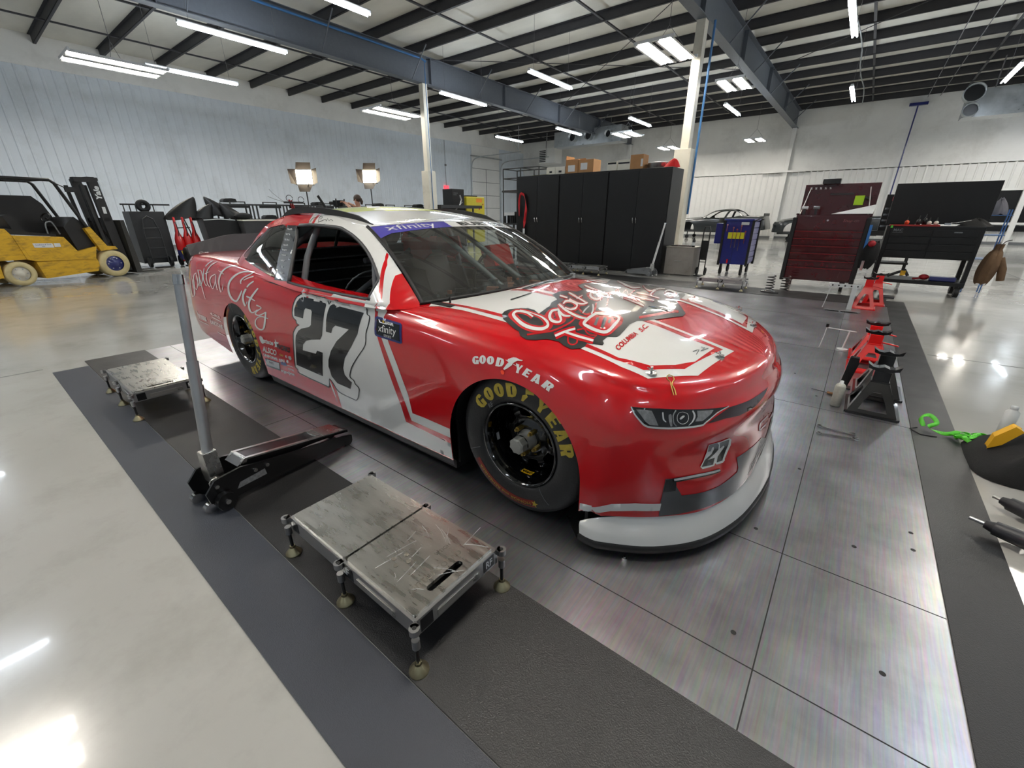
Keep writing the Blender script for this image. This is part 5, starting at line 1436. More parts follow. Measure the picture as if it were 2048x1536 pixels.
cg.tube([(-.12, -.10, 1.258), (.50, -.02, .86)], .018, 8); cg.tube([(-.12, .12, 1.258), (.52, .22, .86)], .018, 8)
cg.tube([(-.12, .10, 1.258), (-.72, .0, 1.30)], .0225, 8); cg.tube([(-.73, .55, 1.25), (-.74, -.75, .55)], .0225, 8)
cg.tube([(-.70, -.3, 1.0), (-.72, .6, 1.0)], .0225, 8)
cg.build('roll_cage', m_gcoat, CAR)
MB().tube([(.27, -.735, .83), (.12, -.71, 1.02), (.02, -.665, 1.12)], .042, 12).build('pillar_pad', m_gcoat, CAR)
ds = MB()
ds.prism([(.36, .78), (.36, .88), (.42, .895), (.72, .89), (.72, .74), (.5, .70)], -.76, .76, lambda a, b, h: (a, h, b))
ds.build('dashboard', m_matte, CAR)
def bits():
    rng = random.Random(4); mb = MB()
    for k in range(34):
        x = rng.uniform(.40, .70); y = rng.uniform(-.65, .6); s = rng.uniform(.012, .04)
        mb.box((x, y, .90 + s * .3), (s, s * rng.uniform(.6, 2.2), s * .9), rng.uniform(0, 3), mi=rng.choice((0, 0, 1, 2)))
    for y in (.1, .2, .3, .45): mb.cyl((.60, y, .925), (.60, y + .07, .925), .025, n=10, mi=1)
    return mb
bits().build('dash_wiring', [m_matte, m_hg, mat('copper_label', (.72, .45, .35), .5, noise=.2)], CAR)
cw = MB()
for k in range(24):
    s0, s1 = -1 + k / 12, -1 + (k + 1) / 12
    a, b = ws_pt(s0, 0), ws_pt(s1, 0)
    cw.add([(a[0] - .02, a[1], a[2] - .012), (b[0] - .02, b[1], b[2] - .012), (.66, b[1] * .97, .87), (.66, a[1] * .97, .87)], [(0, 1, 2, 3)])
cw.build('cowl_panel', m_matte, CAR)
se = MB()
for y0 in (.36,):
    se.prism([(-.62, .34), (-.70, .60), (-.80, 1.02), (-.72, 1.04), (-.55, .62), (-.20, .50), (-.10, .38), (-.15, .32)], y0 - .21, y0 + .21, lambda a, b, h: (a, h, b))
    for s in (-1, 1):
        se.prism([(-.80, 1.0), (-.80, 1.14), (-.50, 1.16), (-.46, 1.04), (-.56, .98)], y0 + s * .17, y0 + s * .19, lambda a, b, h: (a, h, b), mi=1)
        se.prism([(-.74, .55), (-.78, .92), (-.50, .90), (-.40, .66), (-.15, .60), (-.15, .45)], y0 + s * .21, y0 + s * .23, lambda a, b, h: (a, h, b))
    se.box((-.80, y0, 1.07), (.04, .36, .16), mi=1)
se.build('driver_seat', [m_matte, mat('seat_red', (.85, .16, .12), .5, noise=.06)], CAR)
MB().prism([(.05, .95), (.0, 1.1), (.10, 1.12), (.16, .97)], .27, .50, lambda a, b, h: (a, h, b)).build('red_pad', MATS['seat_red'], CAR)
stw = MB().tube([(.02 + .04 * sin(t), .36 + .18 * cos(t), .90 + .17 * sin(t)) for t in [k * pi / 12 for k in range(24)]], .014, 8, closed=True)
stw.tube([(.02, .20, .90), (.02, .52, .90)], .012, 6).tube([(.02, .36, .90), (.34, .36, .80)], .02, 8)
stw.build('steering_wheel', m_matte, CAR)
MB().tube([(-.5 + .1 * sin(t), -.45 + .16 * cos(t), .84 + .12 * sin(t)) for t in [k * pi / 10 for k in range(11)]], .006, 6).build('hose', m_hg, CAR)
# dark return of the window openings
for sd in (-1, 1):
    for wn in (WIN_F,):
        p = [(x, sd * (cab_y(x, z) - .010), z) for x, z in crv(wn, 3, True)]
        MB().tube(p, .013, 6, closed=True).build('window_frame', m_gdark, CAR)
# hood pins, clip, antenna, vent
for i, (a, b) in enumerate(((1.801, -.744), (1.952, -.356), (1.801, .744), (1.952, .356))):
    p = pj_hood(a, b)
    MB().cyl(p, p + Vector((0, 0, .006)), .022, n=18).cyl(p, p + Vector((0, 0, .028)), .005, n=8).tube([p + Vector((-.02, .01, .018)), p + Vector((.02, -.01, .018))], .003, 5).build('hood_pin', m_chrome, CAR)
def clip(at, ax, ay, s=1.0):
    pts = [(0, 0), (.012, .016), (.03, .02), (.045, .008), (.04, -.008), (.025, -.012), (.045, -.004), (.075, .004), (.095, .002)]
    q = crv([(0, 0), (.008, .014), (.025, .016), (.036, .006), (.05, 0), (.075, .004), (.1, .002)], 4)
    q2 = crv([(0, 0), (.006, -.01), (.022, -.013), (.036, -.004), (.05, -.006), (.1, -.008)], 4)
    m = MB()
    for Q_ in (q, q2): m.tube([at + ax * (u * s) + ay * (v * s) + Vector((0, 0, .003)) for u, v in Q_], .0022 * s, 6)
    return m
p = pj_nose(.775, .715)
p = pj_hood(1.855, -.70)
clip(p + Vector((0.0, 0, .004)), Vector((.50, -.50, -.55)).normalized(), Vector((.6, .6, 0)).normalized(), .9).build('retaining_clip', m_brass, CAR)
clip(Vector((-2.49, -.86, 1.0)), Vector((.5, .8, 0.05)).normalized(), Vector((-.6, .4, .6)).normalized(), .8).build('retaining_clip', m_chrome, CAR)
p = pj_hood(.66, -.70); MB().cyl(p, p + Vector((0, 0, .035)), .006, n=8).build('antenna_stub', m_black, CAR)
cv_ = MB(); n = 20; vs = []
for i in range(n + 1):
    y = -.30 + .60 * i / n
    for x in (.835, .872):
        q = pj_hood(x, y, .004); vs.append(q)
cv_.add(vs, [(2 * i, 2 * i + 1, 2 * i + 3, 2 * i + 2) for i in range(n)]).build('cowl_vent', m_black, CAR)
# spoiler
so = MB(); n = 20; vs = []
for i in range(n + 1):
    y = -.885 + 1.77 * i / n
    xb = -2.66 - .06 * (1 - (y / .9) ** 2); zt = 1.065 + .085 * min(1, (1 - abs(y / .885)) * 2.2)
    vs += [(xb, y, .975), (xb - .045, y, zt), (xb - .055, y, zt), (xb - .012, y, .975)]
so.add(vs, [(4 * i + k, 4 * i + (k + 1) % 4, 4 * i + 4 + (k + 1) % 4, 4 * i + 4 + k) for i in range(n) for k in range(4)] + [(0, 1, 2, 3), (4 * n + 3, 4 * n + 2, 4 * n + 1, 4 * n)])
so.build('rear_spoiler', m_gdark, CAR)
# ================================================================ EQUIPMENT ROUND THE CAR
m_brush = mat('brushed_aluminium_plate', (0.74, 0.735, 0.71), 0.30, metal=1.0, noise=0.12, nscale=5, stretch=(1.5, 8, 1), rvar=0.10)
m_almf = mat('aluminium_frame', (0.70, 0.70, 0.70), 0.33, metal=0.95, noise=0.08)
m_foot = mat('turned_foot', (0.74, 0.70, 0.56), 0.3, metal=0.9, noise=0.08)
m_rod = mat('dark_steel_rod', (0.25, 0.25, 0.25), 0.4, metal=0.8, noise=0.1)
m_engr = mat('engraved_line', (0.42, 0.40, 0.36), 0.5, noise=0.1)
m_sblk = mat('black_sticker', (0.03, 0.03, 0.04), 0.3, noise=0.1)
m_swht = mat('sticker_white', (0.85, 0.86, 0.86), 0.4, noise=0.03)

def rrect(x0, y0, x1, y1, r, n=5):
    out = []
    for cx, cy, a in ((x1 - r, y1 - r, 0), (x0 + r, y1 - r, 90), (x0 + r, y0 + r, 180), (x1 - r, y0 + r, 270)):
        for k in range(n + 1): out.append((cx + r * cos(radians(a + 90 * k / n)), cy + r * sin(radians(a + 90 * k / n))))
    return out
def make_scale(x, y, label, rz=0.0, word='RF'):
    """levelled wheel scale, 0.78 x 0.38 m, origin at its rear near corner"""
    t = thing('wheel_scale', (x, y, 0), label, 'wheel scale', 'levelled wheel scales', rz)
    Lx, Ly, z0, z1 = .78, .385, .125, .188
    f = MB()
    f.b2((.012, 0, z0), (Lx - .012, .012, z1)).b2((.012, Ly - .012, z0), (Lx - .012, Ly, z1))
    f.b2((0, .0, z0), (.012, Ly, z1)).b2((Lx - .012, 0, z0), (Lx, Ly, z1)).b2((Lx * .5 - .004, 0, z0), (Lx * .5 + .004, Ly, z1 - .012))
    f.b2((.012, .012, z0), (Lx - .012, Ly - .012, z0 + .006))
    lug = [(-.012, -.012), (Lx + .012, -.012), (-.012, Ly + .012), (Lx + .012, Ly + .012), (Lx * .5 - .01, -.012), (Lx * .5 - .01, Ly + .012)]
    for a, b in lug:
        cx = a + (.012 if a < .1 else (-.012 if a > .7 else 0)); cy = b + (.012 if b < 0 else -.012)
        f.cyl((a, b, z1 - .022), (a, b, z1), .017, n=14); f.cyl((a, b, z0 - .02), (a, b, z0 + .015), .013, n=12)
        f.box(((a + cx) / 2, (b + cy) / 2, z1 - .011), (.022, .022, .022))
        f.cyl((a, b, z1), (a, b, z1 + .001), .007, n=12, mi=1)
    f.build('frame', [m_almf, m_matte], t)
    for k, (xa, xb) in enumerate(((.010, Lx * .5 - .006), (Lx * .5 + .006, Lx - .012))):
        p = MB()
        if k == 0:
            pr = rrect(xa, .010, xb, Ly - .008, .012); p.prism(pr, z1 - .008, z1 + .008)
        else:
            out = rrect(xa, .010, xb, Ly - .008, .012); slot = rrect(xb - .055, .10, xb - .028, Ly - .13, .0125)
            V, T = tess([out, slot], .08)
            for z in (z1 - .004, z1 + .010): p.add([(a, b, z) for a, b in V], T)
            for q in (out, slot):
                n = len(q); p.add([(a, b, z1 - .004) for a, b in q] + [(a, b, z1 + .010) for a, b in q], [(i, (i + 1) % n, n + (i + 1) % n, n + i) for i in range(n)])
            p.b2((xb - .05, .15, z0 + .01), (xb - .035, .17, z0 + .03), 1)
            ze = z1 + .0108
            vs, fs = text2d('intercomp', .052)
            p.add([(xb - .085 - b, Ly * .47 + a, ze) for a, b in vs], fs, 1)
            vs, fs = text2d('WEIGH', .022)
            p.add([(xb - .135 - b, Ly * .66 + a, ze) for a, b in vs], fs, 1)
            for ca, cb in ((.53, .115), (.56, .10), (.55, .155), (.58, .14)): p.cyl((ca, cb, z1 + .010), (ca, cb, z1 + .0115), .009, n=14, mi=1)
            rr = random.Random(3)
            for q in range(16):
                a, b = rr.uniform(xa + .03, xb - .05), rr.uniform(.04, Ly - .06); l = rr.uniform(.03, .12); g = rr.uniform(0, 3)
                p.tube([(a, b, ze), (a + l * .5 * cos(g), b + l * .5 * sin(g) + .004, ze), (a + l * cos(g), b + l * sin(g), ze)], .0006, 4, mi=2)
        p.build('weigh_plate', [m_brush, m_engr, m_swht], t, bevel=.002)
    s = MB()
    s.b2((Lx + .0005, .02, z0 + .005), (Lx + .0015, .07, z1 - .008)).b2((Lx + .0005, Ly - .075, z0 + .008), (Lx + .0015, Ly - .02, z1 - .006))
    s.b2((Lx * .5 - .04, -.0015, z0 + .004), (Lx * .5 + .055, -.0005, z1 - .006)).b2((.02, -.0015, z0 + .008), (.06, -.0005, z1 - .008))
    vs, fs = text2d(word, .042, bold=.02); s.add([(Lx + .002, Ly - .047 + a * .8, (z0 + z1) / 2 + b) for a, b in vs], fs, 1)
    vs, fs = text2d(word, .052, bold=.02); s.add([(Lx * .5 + .008 + a, -.0022, (z0 + z1) / 2 + b * .9) for a, b in vs], fs, 1)
    s.build('sticker', [m_sblk, m_swht], t)
    b = MB().b2((Lx + .0005, .09, z0 + .01), (Lx + .003, Ly - .10, z0 + .035)).b2((Lx * .5 + .08, -.003, z0 + .01), (Lx - .1, -.0005, z0 + .035))
    b.build('level_window', m_alu, t)
    for a, c in lug:
        q = MB().cyl((a, c, .02), (a, c, z0), .0065, n=10)
        q.lathe([(.012, .034), (.014, .030), (.032, .008), (.033, .0), (.0, .0)], (a, c, 0), 'Z', 20, mi=1)
        q.cyl((a, c, .03), (a, c, .042), .011, n=6, mi=1, smooth=False)
        q.build('levelling_foot', [m_rod, m_foot], t)
    return t
s0 = make_scale(-1.575, .535, 'silver wheel scale at the front, two polished plates on six feet, nearest the viewer')
def recopy(src, loc, label, rz=0.0):
    c = copy_tree(src); c.location = loc; c.rotation_euler = (0, 0, rz); c['label'] = label
    return c
recopy(s0, (-4.475, .475, 0), 'silver wheel scale standing behind the long jack handle, near the car tail')
recopy(s0, (-2.36, 8.95, 0), 'pale wheel scale in front of the blue tool cart on the far matting')
recopy(s0, (-5.50, 9.30, 0), 'wheel scale lying in front of the black cabinets beyond the car hood')
recopy(s0, (-6.45, 9.35, 0), 'wheel scale just left of the other one by the cabinets, partly hidden by the windshield')

# ---- long aluminium and black floor jack ------------------------------------
m_jblk = mat('black_jack_paint', (0.04, 0.04, 0.045), 0.28, coat=0.4, noise=0.1)
def make_jack(loc, rz, label, handle_tilt=(0.0, .08), hlen=.92, main=m_jblk, pole=None):
    t = thing('floor_jack', loc, label, 'floor jack', None, rz)
    pole = pole or mat('ribbed_silver_tube', (.68, .69, .70), .35, metal=.9, noise=.08)
    # length runs along +y from the rear axle at the origin
    prof = [(-.10, .055), (-.11, .11), (-.06, .165), (.06, .175), (.15, .155), (.64, .075), (.70, .06), (.70, .025), (.64, .012), (.10, .035), (0, .03)]
    for s in (-1, 1):
        w = MB().prism(prof, s * .085, s * .097, lambda a, b, h: (h, a, b))
        for a, b in ((-.06, .13), (.12, .125), (.18, .125)): w.cyl((s * .097, a, b), (s * .104, a, b), .010, n=8, mi=1)
        w.build('side_frame', [main, m_chrome], t, bevel=.003)
    a = MB()
    a.prism([(.06, .165), (.10, .19), (.62, .105), (.70, .085), (.70, .07), (.62, .085), (.10, .14)], -.062, .062, lambda u, v, h: (h, u, v))
    a.build('lift_arm', [main], t)
    tr = MB()
    for s in (-1, 1):
        tr.prism([(.07, .168), (.10, .194), (.53, .123), (.53, .117), (.10, .186)], s * .048, s * .066, lambda u, v, h: (h, u, v))
    tr.prism([(.08, .17), (.10, .193), (.115, .191), (.10, .165)], -.066, .066, lambda u, v, h: (h, u, v))
    tr.prism([(.53, .118), (.53, .124), (.67, .100), (.67, .094)], -.07, .07, lambda u, v, h: (h, u, v)).prism([(.50, .12), (.50, .129), (.53, .124), (.53, .118)], -.045, .045, lambda u, v, h: (h, u, v))
    tr.build('arm_trim', m_alu, t, bevel=.003)
    st = MB().add([(.0985, .02, .07), (.0985, .17, .075), (.0985, .165, .11), (.0985, .04, .10)], [(0, 1, 2, 3)])
    vs, fs = text2d('JACK', .03); 
    st.build('sticker', m_hg, t)
    so = MB().prism([(-.03, .12), (.03, .12), (.042, .16), (.028, .28), (-.028, .28), (-.042, .16)], -.055, .005, lambda u, v, h: (u, h, v))
    so.cyl((-.05, -.03, .12), (.05, -.03, .12), .016, n=12)
    so.tube([(.05 + .0 * k, -.05 + .02 * cos(k * .7), .13 + .02 * sin(k * .7)) for k in range(9)], .004, 5)
    so.build('handle_socket', m_alu, t, bevel=.004)
    b = Vector((0, -.025, .24)); e = b + Vector((handle_tilt[0], handle_tilt[1], 1)).normalized() * hlen
    h = MB(); mid = b.lerp(e, .55)
    h.cyl(b, mid, .0235, n=16).cyl(mid, e, .0195, n=16)
    h.cyl(e.lerp(b, .05), e, .0215, n=16, mi=1)
    h.build('handle', [pole, m_chrome], t)
    for s in (-1, 1):
        w = MB().cyl((s * .10, -.045, .052), (s * .135, -.045, .052), .045, n=10).cyl((s * .135, -.045, .052), (s * .142, -.045, .052), .012, n=10, mi=1)
        w.build('rear_wheel', [main, m_chrome], t, bevel=.004)
        c = MB().cyl((s * .055, -.10, .026), (s * .085, -.10, .026), .026, n=16).build('caster', m_chrome, t)
        MB().cyl((s * .07, .67, .03), (s * .098, .67, .03), .029, n=18).build('front_wheel', m_rod, t)
    return t
make_jack((-2.245, .50, 0), radians(6), 'long low black floor jack with a tall upright silver tube handle beside the car', (-.10, .14), .86)
make_jack((-3.72, 9.98, 0), radians(70), 'silver floor jack with a white handle leaning by the grey cabinet at the back', (.35, .05), .98, m_gcoat, m_swht)

# ---- jack stands -------------------------------------------------------------
def make_stand(loc, m, label, h=.30, rz=0.0, arm=True):
    t = thing('jack_stand', loc, label, 'jack stand', 'jack stands along the plate edge', rz)
    bx, by, tx, ty, zt = .145, .185, .055, .055, h * .72
    for s in (-1, 1):
        for ax in (0, 1):
            f = MB()
            if ax == 0:
                T_ = lambda u, v, q: (u * (bx + (tx - bx) * v), s * (by + (ty - by) * v) - s * q, v * zt)
            else:
                T_ = lambda u, v, q: (s * (bx + (tx - bx) * v) - s * q, u * (by + (ty - by) * v), v * zt)
            out = [(-1, 0), (1, 0), (1, 1), (-1, 1)]; win = [(-.62, .16), (.62, .16), (.55, .45), (.3, .72), (-.3, .72), (-.55, .45)]
            V, Tt = tess([out, win], .4)
            for q in (0, .004): f.add([T_(u, v, q) for u, v in V], Tt)
            for lp_ in (out, win):
                n = len(lp_); f.add([T_(u, v, 0) for u, v in lp_] + [T_(u, v, .004) for u, v in lp_], [(i, (i + 1) % n, n + (i + 1) % n, n + i) for i in range(n)])
            f.box((0 if ax == 0 else s * bx, s * by if ax == 0 else 0, .008), (bx * 2 if ax == 0 else .02, .02 if ax == 0 else by * 2, .016))
            f.build('leg_frame', m, t)
    c = MB().b2((-.048, -.048, zt - .03), (.048, .048, h)).b2((-.055, -.055, zt - .012), (.055, .055, zt + .012))
    c.build('column', m, t, bevel=.004)
    sd = MB().prism([(-.095, .035), (-.06, .012), (-.03, .01), (0, .022), (.03, .01), (.06, .012), (.095, .035), (.085, .0), (.03, -.015), (-.03, -.015), (-.085, .0)], -.038, .038, lambda a, b, q: (a, q, h + .012 + b))
    sd.build('saddle', m_jblk, t, bevel=.003)
    if arm:
        MB().tube([(.05, 0, zt + .02), (.11, .02, zt + .01), (.17, .04, zt - .005)], .007, 8).build('release_lever', m, t)
    return t
m_rstand = mat('red_stand_paint', (0.85, 0.10, 0.10), 0.25, coat=0.7, noise=0.06)
make_stand((.335, 3.87, 0), m_jblk, 'nearest black jack stand beside the spray can at the plate edge', .30, 0, False)
make_stand((.37, 4.32, 0), m_jblk, 'black jack stand right behind the nearest black one, ahead of the red ones', .31, 0, False)
make_stand((.305, 4.95, 0), m_rstand, 'first red jack stand behind the two black ones', .335)
make_stand((.31, 5.42, 0), m_rstand, 'second red jack stand of the middle pair, just behind the first', .325)
make_stand((.24, 8.45, 0), m_rstand, 'red jack stand at the far end of the matting beside the white gauge plate', .43)
make_stand((.36, 8.92, 0), m_rstand, 'farthest red jack stand, by the foot of the black tool cabinet', .45)
t = thing('jack_adapter', (.155, 4.22, 0), 'tall narrow black steel bracket leaning between the spray can and the black jack stands', 'steel bracket')
MB().prism([(-.03, 0), (.02, 0), (.055, .22), (.05, .27), (-.01, .27), (-.015, .2)], 0, .05, lambda a, b, h: (a, h, b)).build('upright', m_jblk, t, bevel=.004)
MB().b2((-.04, -.01, 0), (.05, .07, .012)).build('foot', m_jblk, t, bevel=.003)

def make_gauge(loc, label, big=False):
    t = thing('setup_gauge', loc, label, 'alignment gauge', 'white alignment gauges')
    m_ = m_swht
    if big:
        MB().b2((-.20, -.14, .012), (.24, .14, .022)).build('base_plate', m_almf, t)
        MB().b2((.07, -.02, .022), (.13, -.006, .34)).build('upright', m_, t, bevel=.003)
        b = MB().b2((-.22, -.016, .335), (.17, -.004, .385))
        for k in range(5): b.cyl((-.17 + k * .075, -.018, .36), (-.17 + k * .075, -.002, .36), .011, n=12, mi=1)
        b.build('cross_bar', [m_, m_sblk], t)
        MB().tube([(-.19, -.01, .335), (-.20, -.01, .20), (-.225, -.01, .02)], .006, 6).build('pointer_rod', m_, t)
        for sx in (-.18, .0, .22): MB().cyl((sx, -.11 if sx else -.13, 0), (sx, -.11 if sx else -.13, .014), .014, n=10).build('foot', m_almf, t)
    else:
        MB().cyl((0, 0, 0), (.0, 0, .012), .05, n=18).build('base_plate', m_, t)
        MB().tube([(-.18, .02, .21), (.08, .02, .20)], .006, 6).build('cross_bar', m_, t)
        MB().tube([(-.18, .02, .22), (-.185, .0, .12), (-.20, -.03, .0)], .005, 6).build('pointer_rod', m_, t)
        MB().cyl((-.18, .02, .215), (-.18, .02, .25), .014, n=10).build('knob', m_sblk, t)
        MB().tube([(0, 0, .01), (.02, .02, .20)], .008, 8).build('upright', m_, t)
    return t
make_gauge((-.02, 8.02, 0), 'white alignment gauge plate with a holed cross bar beside the far red jack stands', True)
make_gauge((.10, 5.55, 0), 'small white alignment gauge with a black knob left of the middle red jack stands')

# ---- can, hand tools ---------------------------------------------------------
t = thing('spray_can', (.125, 3.77, 0), 'white aerosol can standing left of the nearest black jack stand', 'spray can')
MB().lathe([(0, .001), (.031, .001), (.033, .004), (.033, .155), (.030, .165), (.020, .176), (.016, .178)], n=24).build('body', mat('can_print', (.72, .72, .68), .35, noise=.12, nscale=60), t)
MB().lathe([(.016, .178), (.0125, .182), (.011, .198), (.008, .2), (0, .2)], n=16).build('nozzle', m_swht, t)
def wrench(x0, y0, x1, y1, label):
    d = Vector((x1 - x0, y1 - y0, 0)); L_ = d.length; a = atan2(d.y, d.x)
    t = thing('combination_wrench', (x0, y0, .004), label, 'wrench', 'wrenches on the steel plate', a)
    MB().prism([(.008, -.006), (L_ - .01, -.007), (L_ - .01, .007), (.008, .006)], 0, .006).build('shank', m_chrome, t, bevel=.002)
    r = MB(); o = _ell(0, 0, .014, .014, 20); i_ = _ell(0, 0, .0085, .0085, 6)
    V, T = tess([o, i_], .01)
    for z in (-.002, .009): r.add([(a_, b_, z) for a_, b_ in V], T)
    for q in (o, i_): n = len(q); r.add([(u, v, -.002) for u, v in q] + [(u, v, .009) for u, v in q], [(k, (k + 1) % n, n + (k + 1) % n, n + k) for k in range(n)])
    r.build('ring_end', m_chrome, t)
    op = MB().prism([(L_ - .012, -.008), (L_, -.017), (L_ + .022, -.014), (L_ + .020, -.007), (L_ + .004, -.006), (L_ + .001, 0), (L_ + .004, .006), (L_ + .020, .007), (L_ + .022, .014), (L_, .017), (L_ - .012, .008)], -.002, .009)
    op.build('open_end', m_chrome, t)
wrench(.062, 3.285, .235, 3.275, 'chrome wrench on the steel plate, the one farther from the viewer')
wrench(.068, 3.16, .25, 3.205, 'chrome wrench on the steel plate, the one nearer to the viewer')
t = thing('screwdriver', (.09, 4.0, .008), 'small screwdriver with a brown handle lying beside the spray can', 'screwdriver', None, 2.9)
MB().cyl((-.03, 0, .004), (.03, 0, .004), .010, n=12).build('handle', mat('wood_handle', (.5, .33, .15), .5, noise=.2), t)
MB().cyl((.03, 0, .002), (.14, 0, .001), .0025, n=8).build('blade', m_rod, t)
t = thing('lug_nut', (-.47, 1.35, 0), 'tiny loose silver nut lying on the plate in front of the splitter', 'nut')
MB().cyl((0, 0, .0), (0, 0, .016), .011, n=6, smooth=False).cyl((0, 0, .016), (0, 0, .022), .006, n=10).build('body', m_chrome, t)

# coil springs
m_spring = mat('dark_spring_steel', (.23, .22, .22), .35, metal=.4, noise=.1)
for i, (x, y, lb) in enumerate(((-1.16, 9.30, 'left one of two dark coil springs standing before the red tool chest'), (-.93, 9.34, 'right one of two dark coil springs, nearer the red tool chest'))):
    n = 5.2; pts = [(.062 * cos(2 * pi * k / 20), .062 * sin(2 * pi * k / 20), .03 + .26 * k / (n * 20)) for k in range(int(n * 20))]
    o = MB().tube(pts, .010, 8).build('coil_spring', m_spring); o.location = (x, y, 0); tag(o, lb, 'coil spring', 'pair of coil springs')
t = thing('spring_base', (-1.10, 9.12, 0), 'low dark metal bracket on the mat at the foot of the coil springs', 'bracket')
MB().prism([(-.16, -.05), (.02, -.08), (.12, -.02), (.10, .05), (-.05, .06), (-.18, .03)], 0, .018).build('plate', m_spring, t)
MB().tube([(-.15, 0, .02), (-.05, -.03, .05), (.05, 0, .02)], .008, 6).build('bar', m_chrome, t)

# ---- strap, tool bag and power tools at the right edge ------------------------
m_green = mat('green_strap', (.35, .78, .20), .5, noise=.12, nscale=30)
def ribbon(mb, pts, w, up=Vector((0, 0, 1)), mi=0, th=.0015):
    P = [Vector(p) for p in crv(pts, 6)]
    vs = []
    for i, p in enumerate(P):
        d = (P[min(i + 1, len(P) - 1)] - P[max(i - 1, 0)]).normalized()
        s = d.cross(up); s = s.normalized() if s.length > 1e-3 else Vector((1, 0, 0))
        u = s.cross(d).normalized()
        tw = sin(i * .35) * .9
        s2 = s * cos(tw) + u * sin(tw); n = d.cross(s2).normalized()
        vs += [p - s2 * w / 2, p + s2 * w / 2, p + s2 * w / 2 + n * th, p - s2 * w / 2 + n * th]
    mb.add(vs, [(4 * i + k, 4 * i + (k + 1) % 4, 4 * i + 4 + (k + 1) % 4, 4 * i + 4 + k) for i in range(len(P) - 1) for k in range(4)], mi, True)
rg = random.Random(11); st = MB()
t = thing('ratchet_strap', (.73, 3.62, 0), 'bright green ratchet strap heaped on the black mat by the tool bag', 'ratchet strap')
ribbon(st, [(-.12, .06, .02), (-.14, .10, .06), (-.10, .13, .08), (-.06, .09, .05), (-.10, .03, .03), (-.02, 0, .02), (.05, .04, .04), (.09, -.02, .05), (.02, -.04, .02), (.08, .05, .03), (.16, .02, .06), (.20, -.06, .03), (.12, -.09, .02), (.05, -.06, .05), (.15, .06, .02), (.24, 0, .03), (.27, -.08, .02)], .026)
ribbon(st, [(0, .02, .02), (.06, -.07, .04), (.12, 0, .06), (.18, .06, .03), (.22, -.02, .07), (.15, -.05, .04), (.25, -.12, .02)], .026)
st.build('webbing', m_green, t)
MB().b2((.04, .07, .01), (.17, .09, .022)).b2((.14, .05, .01), (.18, .11, .03)).cyl((.16, .03, .03), (.16, .10, .03), .010, n=10).build('ratchet', m_almf, t, bevel=.003)
MB().tube([(-.15, .05, .006), (-.19, .0, .006), (-.14, -.07, .006), (-.06, -.05, .006)], .003, 5).build('hook', m_rod, t)

m_bagc = mat('black_canvas', (.02, .02, .022), .85, noise=.2, nscale=30, bump=.4, bscale=400)
m_bagy = mat('yellow_bag_trim', (.90, .68, .12), .6, noise=.08)
t = thing('tool_bag', (1.01, 3.38, 0), 'slumped black tool bag with yellow trim at the right edge of the picture', 'tool bag')
def blob_mesh(fn, nu=28, nv=16):
    mb = MB(); vs = [fn(i / nu, j / nv) for j in range(nv + 1) for i in range(nu)]
    mb.add(vs, [(j * nu + i, j * nu + (i + 1) % nu, (j + 1) * nu + (i + 1) % nu, (j + 1) * nu + i) for j in range(nv) for i in range(nu)], 0, True)
    return mb
def bagf(u, v):
    a = 2 * pi * u; c, s = cos(a), sin(a)
    rx = .24 * (abs(c) ** .5) * (1 if c > 0 else -1); ry = .30 * (abs(s) ** .5) * (1 if s > 0 else -1)
    z = v * .27; k = 1 - .62 * v ** 1.7
    dent = .02 * sin(5 * a + v * 4) * v
    return (rx * k + .09 * v + dent, ry * k - .02 * v, z - .05 * v * (1 - c) + .012 * sin(3 * a + 1) * v)
blob_mesh(bagf).build('bag_body', m_bagc, t)
MB().prism([(-.17, .06), (-.12, .10), (-.06, .20), (-.10, .22), (-.16, .14)], -.14, -.08, lambda a, b, h: (a, h - .08 + .2, b + .02)).build('yellow_flap', m_bagy, t, bevel=.01)
MB().add([(.02, -.245, .10), (.16, -.235, .12), (.15, -.21, .15), (.03, -.215, .13)], [(0, 1, 2, 3)]).build('emblem', m_bagy, t)
MB().lathe([(.0, 0), (.022, 0), (.022, .02), (.018, .024), (0, .024)], (1.07, 4.02, .055), n=16).lathe([(.033, 0), (.033, .05), (.022, .055)], (1.07, 4.02, 0), n=16)
t = thing('aerosol_can', (1.02, 3.93, 0), 'white aerosol can standing behind the tool bag', 'spray can')
MB().lathe([(0, 0), (.033, 0), (.033, .15), (.02, .165), (.02, .17)], n=20).build('body', m_swht, t)
MB().lathe([(.018, .17), (.018, .19), (0, .19)], n=16).build('cap', m_silv, t)

m_tool = mat('dark_grey_tool_body', (.13, .13, .15), .5, noise=.12)
def power_tool(x, y, rz, label, long_nose):
    t = thing('impact_wrench', (x, y, 0), label, 'power tool', 'power tools at the right edge', rz)
    b = MB().cyl((-.06, 0, .05), (.07, 0, .05), .038, .032, n=16).cyl((.07, 0, .05), (.10, 0, .05), .026, .018, n=14)
    b.build('motor_housing', m_tool, t)
    MB().cyl((.10, 0, .05), (.10 + long_nose, 0, .05), .008, n=10).build('anvil', m_almf, t)
    MB().tube([(-.03, 0, .045), (-.06, -.07, .04), (-.10, -.15, .035), (-.13, -.21, .035)], [.022, .020, .020, .024], 12).build('handle', m_tool, t)
    MB().box((-.15, -.24, .036), (.08, .12, .07), .4).build('battery', m_tool, t, bevel=.008)
    MB().prism([(0, -.035), (-.02, -.07), (.03, -.06), (.04, -.035)], .02, .06).build('trigger_guard', m_jblk, t)
    return t
power_tool(.90, 2.73, 2.5, 'dark grey power tool lying below the tool bag at the right edge', .03)
power_tool(.815, 2.46, 2.75, 'slim black ratchet tool at the right edge, the lower of the two', .05)
